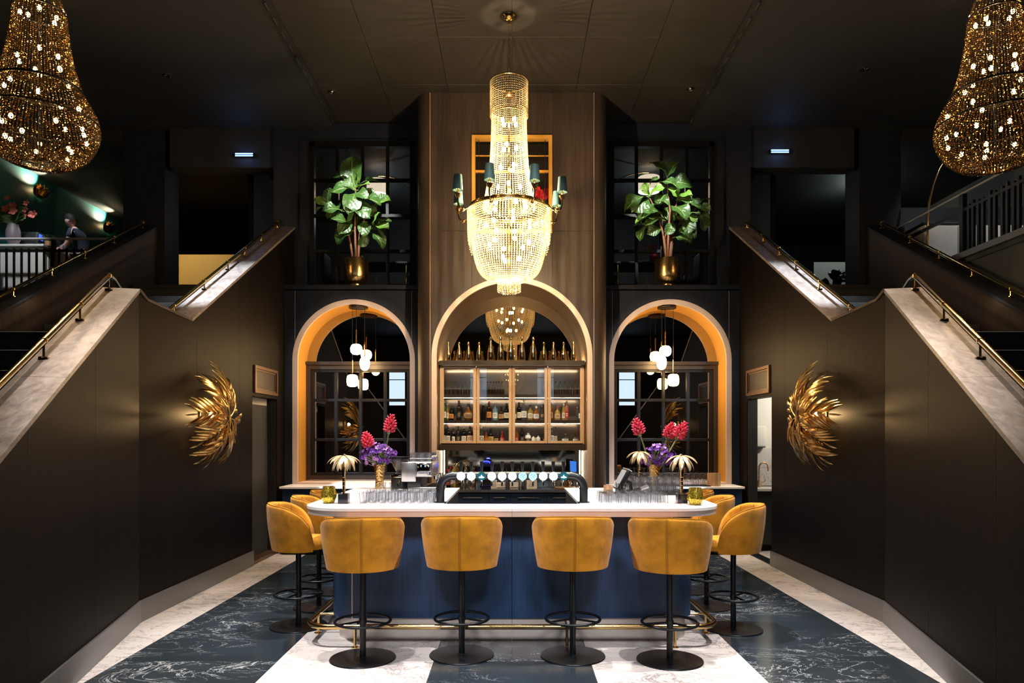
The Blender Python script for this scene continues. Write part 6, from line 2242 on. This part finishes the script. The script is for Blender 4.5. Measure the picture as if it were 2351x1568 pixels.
for sg in (-1, 1):
    nm = 'left' if sg < 0 else 'right'
    Y = 13.4
    sh = P(868 if sg < 0 else 1490, 433 if sg < 0 else 425, Y)
    fx = P(958 if sg < 0 else 1392, 500, Y).x
    foot = Vector((fx, Y, 4.05))
    dx = sh.x - fx
    zt = sh.z - 4.05 + 0.24
    path = [(0, 0, 0.04), (0, 0, zt - 0.45)] + [(dx * (1 - math.cos(a)) , 0, zt - 0.45 + 0.45 * math.sin(a)) for a in [PI / 2 * i / 10 for i in range(1, 11)]] + [(dx, 0, zt - 0.05)]
    arc_lamp('brass arc lamp with a glowing shade behind the %s upper window' % nm, foot, path, (dx, zt - 0.24), 0.21)
    point((sh.x, Y, sh.z - 0.05), 14, (1, 0.8, 0.6), 0.1)
    point((sg * 2.6, 14.6, 6.1), 9, (0.75, 0.9, 1.0), 0.02)  # added cool fill for the lounge, no fitting belongs to it
    t = thing('lounge_table', 'dark dining table behind the %s upper window' % nm, 'table', (sg * 2.35, 13.0, 4.05))
    B().rbox((0, 0, 0.73), (1.1, 0.7, 0.04), 0.01, 2).build('tabletop', M['black'], t)
    for x in (-0.48, 0.48):
        for y in (-0.28, 0.28):
            B().cyl((x, y, 0), (x, y, 0.71), 0.02, n=8).build('leg', M['brass'], t)
    for k, xx in enumerate((-0.75, 0.75)):
        c = thing('lounge_chair', 'dark upholstered chair at the %s end of the table behind the %s upper window' % (('near tower', 'near stairs')[(k == 0) == (sg < 0)], nm), 'chair', (sg * 2.35 + xx, 12.8, 4.05))
        B().rbox((0, 0, 0.44), (0.48, 0.48, 0.10), 0.03, 3).build('seat', M['navyd'], c)
        B().rbox((math.copysign(0.22, xx), 0, 0.68), (0.07, 0.48, 0.45), 0.03, 3).build('backrest', M['navyd'], c)
        for x in (-0.2, 0.2):
            for y in (-0.2, 0.2):
                B().cyl((x, y, 0), (x, y, 0.4), 0.014, n=6).build('leg', M['blackmetal'], c)
rv_ = thing('red_vase', 'red glazed vase with small flowers on the table behind the right upper window', 'vase', (P(1501, 568, 12.85).x, 12.85, 4.8))
B().lathe([(0, 0), (0.05, 0), (0.075, 0.05), (0.08, 0.12), (0.065, 0.17), (0.06, 0.17), (0.07, 0.12), (0, 0.02)], 20).build('vase_body', M['red'], rv_)
fb_ = thing('small_flowers', 'small coral and white flowers in the red vase', 'flowers', (P(1501, 568, 12.85).x, 12.85, 4.85))
rnd = random.Random(2)
for k in range(14):
    p = Vector((rnd.uniform(-0.17, 0.06), rnd.uniform(-0.08, 0.08), 0.16 + rnd.uniform(0, 0.16)))
    link('blossom', blo[2] if k % 2 else blossom(M['coral']), fb_, M=Matrix.Translation(p) @ Matrix.Rotation(1.2, 4, 'X') @ Matrix.Scale(0.03, 4))
st_ = B()
for k in range(5):
    st_.tube([(0, 0, 0), (-0.03 * k + 0.03, 0, 0.2 + 0.02 * k)], 0.004, 5)
st_.build('stem', M['stem'], fb_)
# red flowers in the gold framed window
am = thing('red_amaryllis', 'red amaryllis in a pot on the sill of the gold framed window', 'flower', (0.36, 10.75, 4.65))
B().lathe([(0, 0), (0.07, 0), (0.09, 0.14), (0.08, 0.14), (0, 0.1)], 18).build('pot', M['brass'], am)
for k in range(3):
    B().tube([(0, 0, 0.12), (0.03 + 0.02 * k, 0, 0.4), (0.05 + 0.05 * k, -0.02 * k, 0.62)], 0.008, 6).build('stem', M['stem'], am)
rb_ = blossom(pm('red petal', (0.75, 0.015, 0.03), 0.45, emit=None))
for k in range(9):
    p = Vector((0.02 + 0.045 * (k % 4), -0.04 * (k % 3), 0.60 + 0.05 * (k // 3)))
    dd = Vector((math.cos(k), -1.2, 0.3 * math.sin(k)))
    link('blossom', rb_, am, M=Matrix.Translation(p) @ dd.to_track_quat('Z', 'Y').to_matrix().to_4x4() @ Matrix.Scale(0.075, 4))
point((0.1, 10.62, 5.2), 3, (1, 0.7, 0.4), 0.006)

# left mezzanine: railing, bar, barkeeper
rl = thing('mezzanine_railing', 'black baluster railing with a bright top rail on the left mezzanine', 'railing', (-7.5, 11.95, 4.05))
OL = Matrix.Translation((7.5, -11.95, -4.05))
B(OL).cyl((-8.85, 11.95, 5.0), (-6.42, 11.95, 5.0), 0.022, n=10).build('top_rail', M['railsteel'], rl)
for z in (4.80, 4.12):
    B(OL).box2((-8.85, 11.93, z - 0.02), (-7.0, 11.97, z + 0.02)).build('rail', M['blackmetal'], rl)
for x in (-8.6, -7.62, -6.6):
    B(OL).box2((x - 0.025, 11.92, 4.05), (x + 0.025, 11.98, 4.98)).build('post', M['blackmetal'], rl)
bm_ = B(OL).box2((-0.016 - 7.5, 11.94, 4.13), (0.016 - 7.5, 11.96, 4.84)).mesh('baluster', M['blackmetal'])
for k in range(14):
    x = -8.78 + 0.125 * k
    link('baluster', bm_, rl, (x + 7.5, 0, 0))
mb = thing('mezzanine_counter', 'pale panelled bar counter behind the left mezzanine railing', 'bar counter', (-8.3, 12.4, 4.05))
B().box2((-0.55, 0, 0), (0.22, 2.4, 0.93)).build('counter_body', M['cream'], mb)
B().rbox((-0.16, 1.18, 0.95), (0.84, 2.5, 0.04), 0.006, 1).build('worktop', M['white'], mb)
for k in range(5):
    B().box2((0.22, 0.1 + 0.46 * k, 0.08), (0.235, 0.5 + 0.46 * k, 0.86)).build('panel', M['cream'], mb)
em = thing('espresso_machine', 'black espresso machine on the mezzanine counter, near the barkeeper', 'coffee machine', (-8.52, 12.95, 5.02))
B().rbox((0, 0, 0.16), (0.42, 0.7, 0.26), 0.04, 3).build('body', M['black'], em)
B().rbox((0.15, 0, 0.02), (0.3, 0.6, 0.04), 0.01, 1).build('drip_tray', M['steel'], em)
for y in (-0.2, 0.1):
    B().cyl((0.22, y, 0.14), (0.36, y, 0.12), 0.02, n=8).build('handle', M['plasticb'], em)
B().rbox((0.215, -0.28, 0.2), (0.01, 0.1, 0.1), 0.003, 1).build('display', emit('blue display', (0.03, 0.08, 1.0), 3.0), em)
fvz = thing('flower_vase', 'tall grey lilac vase at the left end of the mezzanine counter', 'vase', (-8.42, 12.15, 4.99))
fvz.location = (-8.62, 12.42, 5.02)
B().lathe([(0, 0), (0.07, 0), (0.115, 0.10), (0.11, 0.25), (0.08, 0.36), (0.075, 0.36), (0.10, 0.24), (0, 0.02)], 22).build('vase_body', pm('lilac ceramic', (0.20, 0.16, 0.175), 0.5), fvz)
fvf = thing('protea_bouquet', 'coral flowers and big green leaves in the grey lilac vase', 'flowers', (-8.60, 12.42, 5.30))
rnd = random.Random(8)
cb2 = blossom(M['coral'])
for k in range(16):
    p = Vector((rnd.uniform(-0.1, 0.36), rnd.uniform(-0.15, 0.15), rnd.uniform(0.18, 0.5)))
    link('blossom', cb2, fvf, M=Matrix.Translation(p) @ Matrix.Rotation(1.3, 4, 'X') @ Matrix.Scale(rnd.uniform(0.05, 0.085), 4))
for k in range(12):
    a = rnd.uniform(-2.2, 2.2)
    d = Vector((math.sin(a), -0.3, 0.5 + 0.5 * math.cos(a)))
    link('leaf', fl[0], fvf, M=Matrix.Translation((0, 0, 0.1)) @ frame_from(d, (0, -1, 0.5)) @ Matrix.Scale(rnd.uniform(0.2, 0.34), 4))
B().tube([(0, 0, 0), (0.05, 0, 0.35)], 0.01, 6).build('stem', M['stem'], fvf)
hp = thing('potted_herb', 'small green herb in a pot on the mezzanine counter', 'potted plant', (-8.05, 12.48, 5.02))
B().lathe([(0, 0), (0.05, 0), (0.06, 0.08), (0, 0.07)], 14).build('pot', M['copper'], hp)
for k in range(14):
    a = k * 2.4
    link('leaf', fl[0], hp, M=Matrix.Translation((0, 0, 0.07)) @ frame_from((math.cos(a), math.sin(a), 0.8 + 0.4 * (k % 3)), (0, 0, 1)) @ Matrix.Scale(0.15, 4))
for k in range(3):
    place(up, 'drinking_glass', (-8.0, 12.75 + 0.12 * k, 5.02), 'tumbler on the mezzanine counter edge, %s one back' % ORD[k], 'glass', 'tumblers on the mezzanine counter')
lf_mz = leaflet_mesh(M['gold'], 'petal', w=0.5, n=4, cup=0.08)
for py_, px_, lab in ((443, 82, 'gold lotus wall lamp on the green wall, nearer the left chandelier'), (525, 240, 'gold lotus wall lamp on the green wall, behind the barkeeper')):
    Y = 8.9 * F / (CX - px_)
    p = P(px_, py_, Y)
    t = thing('lotus_sconce', lab, 'wall lamp', (-8.9, Y, p.z), 0, 'lotus wall lamps')
    for k in range(11):
        a = -1.3 + 2.6 * k / 10
        el = 0.5 + 0.5 * (k % 2)
        link('petal', lf_mz, t, M=Matrix.Translation((0.05, 0.03 * math.sin(a), -0.08)) @ frame_from((0.55 * math.cos(a * 0.8), math.sin(a) * 1.1, el + 0.35), (-1, 0, 0.3)) @ Matrix.Scale(0.25, 4))
    B().lathe([(0, -0.1), (0.05, -0.08), (0.04, -0.04), (0, -0.04)], 12, (0.06, 0, 0)).build('holder', M['gold'], t)
    B().ball((0.06, 0, 0.05), 0.025, 8, 6).build('bulb', M['bulb'], t)
    point((-8.80, Y, p.z + 0.06), 8, (1, 0.8, 0.45), 0.01)
    spot((-8.66, Y + 0.02, p.z + 0.16), (-8.92, Y - 0.22, p.z + 0.40), 130, 95, 0.9, (1, 0.9, 0.6), 0.01)
spot((-8.0, 12.5, 6.5), (-8.1, 12.9, 4.9), 90, 70, 0.7, COOL)
spot((-7.9, 10.6, 6.5), (-8.35, 12.4, 4.75), 150, 36, 0.7, (0.92, 0.96, 1))
spot((-7.3, 13.8, 6.4), (-6.6, 15.6, 4.9), 240, 70, 0.8, (1, 0.8, 0.45))

# barkeeper: one continuous skin body, leaning over the counter
def skin_figure(name, verts, edges, radii, mat, parent, root=0, sub=2):
    me = bpy.data.meshes.new(name)
    me.from_pydata(verts, edges, [])
    o = bpy.data.objects.new(name, me)
    COL.objects.link(o)
    o.parent = parent
    md = o.modifiers.new('skin', 'SKIN')
    for i, sv_ in enumerate(me.skin_vertices[0].data if me.skin_vertices else []):
        pass
    if not me.skin_vertices:
        bm = bmesh.new()
        bm.from_mesh(me)
        bm.verts.layers.skin.verify()
        bm.to_mesh(me)
        bm.free()
    for i, sv_ in enumerate(me.skin_vertices[0].data):
        sv_.radius = (radii[i], radii[i]) if not isinstance(radii[i], tuple) else radii[i]
        sv_.use_root = (i == root)
    sm = o.modifiers.new('subdivision', 'SUBSURF')
    sm.levels = sm.render_levels = sub
    md.use_smooth_shade = True
    me.materials.append(mat)
    return o


pr_ = thing('person', 'barkeeper in a dark short sleeved shirt bending over the mezzanine counter, arms reaching', 'person', (-7.80, 13.1, 4.05))
pv = [(0, 0, 0.92), (-0.02, 0, 1.06), (-0.06, 0, 1.20), (-0.12, 0, 1.34), (-0.17, 0, 1.43), (-0.20, 0, 1.48),            # 0-5 pelvis..neck
      (-0.12, 0.17, 1.36), (-0.20, 0.22, 1.12), (-0.40, 0.15, 1.04),                                             # 6-8 far arm
      (-0.12, -0.17, 1.36), (-0.18, -0.22, 1.10), (-0.38, -0.16, 1.03),                                          # 9-11 near arm
      (0.0, 0.09, 0.86), (0.0, 0.10, 0.48), (0.03, 0.10, 0.08), (-0.10, 0.11, 0.035),                             # 12-15 leg
      (0.0, -0.09, 0.86), (0.0, -0.10, 0.48), (0.03, -0.10, 0.08), (-0.10, -0.11, 0.035)]
pe = [(0, 1), (1, 2), (2, 3), (3, 4), (4, 5), (3, 6), (6, 7), (7, 8), (3, 9), (9, 10), (10, 11), (0, 12), (12, 13), (13, 14), (14, 15), (0, 16), (16, 17), (17, 18), (18, 19)]
pr2 = [(0.13, 0.15), (0.12, 0.14), (0.12, 0.15), (0.11, 0.15), 0.06, 0.05, 0.06, 0.045, 0.03, 0.06, 0.045, 0.03, 0.085, 0.06, 0.045, 0.035, 0.085, 0.06, 0.045, 0.035]
for hand, base, sy in ((8, (-0.40, 0.15, 1.04), 1), (11, (-0.38, -0.16, 1.03), -1)):
    hx, hy, hz_ = base
    k0 = len(pv)
    pv.append((hx - 0.07, hy, hz_ - 0.005))
    pr2.append((0.030, 0.018))
    pe.append((hand, k0))
    for q in range(4):
        fy = (q - 1.5) * 0.019
        ln = (0.062, 0.075, 0.07, 0.055)[q]
        pv += [(hx - 0.10, hy + fy, hz_ - 0.008), (hx - 0.10 - ln * 0.6, hy + fy, hz_ - 0.015), (hx - 0.10 - ln, hy + fy, hz_ - 0.032)]
        pr2 += [0.009, 0.008, 0.007]
        i0 = len(pv) - 3
        pe += [(k0, i0), (i0, i0 + 1), (i0 + 1, i0 + 2)]
    pv += [(hx - 0.055, hy - sy * 0.035, hz_ - 0.01), (hx - 0.095, hy - sy * 0.05, hz_ - 0.02)]
    pr2 += [0.010, 0.008]
    pe += [(k0, len(pv) - 2), (len(pv) - 2, len(pv) - 1)]
skin_figure('body', pv, pe, pr2, M['skin'], pr_)
# head with face
hb = B()
HC = Vector((-0.25, 0, 1.60))


def head_fn(u, v):
    a = 2 * PI * u
    t = PI * v
    x, y, z = math.sin(t) * math.cos(a), math.sin(t) * math.sin(a), math.cos(t)
    px_ = x * 0.098
    pz = z * 0.125
    if z < -0.2:
        px_ = x * 0.098 * (1 - 0.18 * (-z - 0.2)) - 0.012 * (-z - 0.2)
    py_ = y * 0.078 * (1 - 0.25 * max(0, -z - 0.1))
    nose = max(0, 1 - ((z + 0.12) / 0.22) ** 2) * max(0, 1 - (y / 0.22) ** 2) * (x < 0)
    eye = max(0, 1 - ((z - 0.08) / 0.14) ** 2) * max(0, 1 - ((abs(y) - 0.40) / 0.22) ** 2) * (x < 0)
    brow = max(0, 1 - ((z - 0.24) / 0.1) ** 2) * max(0, 1 - ((abs(y) - 0.38) / 0.4) ** 2) * (x < 0)
    mouth = max(0, 1 - ((z + 0.52) / 0.10) ** 2) * max(0, 1 - (y / 0.4) ** 2) * (x < 0)
    px_ -= 0.024 * nose - 0.010 * eye + 0.004 * brow + 0.006 * mouth
    return (px_, py_, pz)


HM = Matrix.Translation(HC) @ Matrix.Rotation(-0.45, 4, 'Y')
hb.grid(head_fn, 36, 26, HM, True)
for s2 in (-1, 1):
    hb.lathe([(0, -0.008), (0.02, -0.006), (0.026, 0.004), (0.016, 0.006), (0, 0.0)], 12, M=HM @ Matrix.Translation((0.01, s2 * 0.078, -0.005)) @ Matrix.Rotation(s2 * -PI / 2, 4, 'X') @ Matrix.Diagonal((0.75, 1.2, 1, 1)))
hd = hb.build('head', M['skin'], pr_, 80)
for s2 in (-1, 1):
    B().ball(HM @ Vector((-0.080, s2 * 0.031, 0.010)), 0.010, 8, 6).build('eye', M['black'], hd)


def hair_fn(u, v):
    a = 2 * PI * u
    t = (0.60 * PI) * v
    lim = 0.42 if math.cos(a) < -0.2 else (0.60 if math.cos(a) > 0.2 else 0.5)
    t = lim * PI * v
    x, y, z = math.sin(t) * math.cos(a), math.sin(t) * math.sin(a), math.cos(t)
    return (x * 0.106 + 0.006, y * 0.087, z * 0.135)


B().grid(hair_fn, 28, 10, HM, True).build('hair', M['hair'], pr_, 80)
# shirt and trousers follow the body
shv = [(0, 0, 0.90), (-0.02, 0, 1.06), (-0.06, 0, 1.20), (-0.12, 0, 1.34), (-0.155, 0, 1.41), (-0.12, 0.17, 1.36), (-0.165, 0.20, 1.22), (-0.12, -0.17, 1.36), (-0.155, -0.20, 1.22)]
skin_figure('shirt', shv, [(0, 1), (1, 2), (2, 3), (3, 4), (3, 5), (5, 6), (3, 7), (7, 8)], [(0.145, 0.165), (0.135, 0.155), (0.135, 0.165), (0.125, 0.165), 0.072, 0.075, 0.066, 0.075, 0.066], M['cloth'], pr_)
tv = [(0, 0, 0.93), (0.0, 0.09, 0.84), (0.0, 0.10, 0.48), (0.03, 0.10, 0.09), (0.0, -0.09, 0.84), (0.0, -0.10, 0.48), (0.03, -0.10, 0.09)]
skin_figure('trousers', tv, [(0, 1), (1, 2), (2, 3), (0, 4), (4, 5), (5, 6)], [(0.14, 0.16), 0.105, 0.078, 0.062, 0.105, 0.078, 0.062], M['cloth'], pr_)
for s2 in (-1, 1):
    B().rbox((-0.05, s2 * 0.105, 0.045), (0.27, 0.10, 0.09), 0.035, 3).build('shoe', M['black'], pr_)

# right mezzanine: railing, arc lamp, plant
rr_ = thing('mezzanine_railing', 'black slatted railing with a bright sloping looking top rail on the right mezzanine', 'railing', (6.15, 9.5, 4.1))
OR2 = Matrix.Translation((-6.15, -9.5, -4.1))
B(OR2).cyl((6.12, 6.2, 5.02), (6.12, 11.42, 5.02), 0.013, n=10).build('top_rail', M['railsteel'], rr_)
for z in (4.78, 4.18):
    B(OR2).box2((6.10, 6.2, z - 0.02), (6.14, 11.4, z + 0.02)).build('rail', M['blackmetal'], rr_)
for y in (11.3, 9.75, 8.45, 7.1):
    B(OR2).box2((6.09, y - 0.04, 4.1), (6.15, y + 0.04, 5.0)).build('post', M['blackmetal'], rr_)
sl_ = B().box2((-0.018, -0.022, 0.05), (0.018, 0.022, 0.72)).mesh('slat', M['blackmetal'])
yy = 9.62
rnd = random.Random(4)
while yy > 6.3:
    link('slat', sl_, rr_, (0.0 - 0.03 + 0.0, yy - 9.5, 0.0 + rnd.uniform(0, 0.05)))
    yy -= rnd.choice((0.09, 0.11, 0.14))
t = thing('arc_lamp', 'thin brass arc lamp behind the right mezzanine railing, under the right chandelier', 'floor lamp', (6.36, 11.0, 4.1))
pp = [P(x, y, 11.0) - Vector((6.36, 11.0, 4.1)) for x, y in ((2130, 560), (2130, 500), (2134, 460), (2142, 425), (2155, 390), (2175, 355), (2205, 320), (2245, 300))]
B().tube([(pp[0].x, 0, 0.02)] + pp, 0.016, 8).build('arc', M['brass'], t)
B().lathe([(0, 0), (0.16, 0), (0.16, 0.05), (0, 0.05)], 24, (pp[0].x, 0, 0)).build('base', M['blackstone'], t)
spot((7.2, 9.6, 6.4), (7.4, 11.9, 4.6), 60, 70, 0.8, (0.9, 0.95, 1))
spot((7.3, 9.0, 6.5), (8.9, 10.4, 4.9), 190, 75, 0.8, (0.9, 0.97, 1))
wp_ = thing('white_cabinet', 'white sideboard behind the right mezzanine railing', 'cabinet', (7.4, 11.4, 4.1))
B().rbox((0, 0, 0.5), (2.0, 0.5, 0.8), 0.01, 2).build('carcass', M['cream'], wp_)
B().rbox((0, 0, 0.92), (2.05, 0.54, 0.04), 0.01, 2).build('worktop', M['black'], wp_)
for k in range(4):
    B().rbox((-0.75 + 0.5 * k, -0.26, 0.5), (0.47, 0.02, 0.74), 0.004, 1).build('cabinet_door', M['cream'], wp_)
    B().cyl((-0.9 + 0.6 * k, -0.15, 0), (-0.9 + 0.6 * k, -0.15, 0.1), 0.02, n=8).build('leg', M['blackmetal'], wp_)
pl = thing('potted_plant', 'dark leafy plant at the head of the right staircase', 'potted plant', (P(1912, 670, 13.2).x, 13.2, 4.05))
B().lathe([(0, 0), (0.12, 0), (0.15, 0.28), (0.14, 0.28), (0, 0.25)], 18).build('pot', M['black'], pl)
rnd = random.Random(21)
for k in range(16):
    a = rnd.uniform(0, 6.28)
    z = rnd.uniform(0.25, 0.62)
    d = Vector((math.cos(a), math.sin(a) * 0.5 - 0.2, rnd.uniform(0.0, 0.5)))
    link('leaf', fl[0], pl, M=Matrix.Translation((0.04 * math.cos(a), 0.02 * math.sin(a), z)) @ frame_from(d, (0, 0, 1)) @ Matrix.Scale(rnd.uniform(0.22, 0.36), 4))
B().tube([(0, 0, 0.2), (0.02, 0, 0.65)], 0.012, 6).build('stem', M['bark'], pl)
point((6.7, 14.2, 6.2), 14, (0.85, 1, 0.97), 0.02)
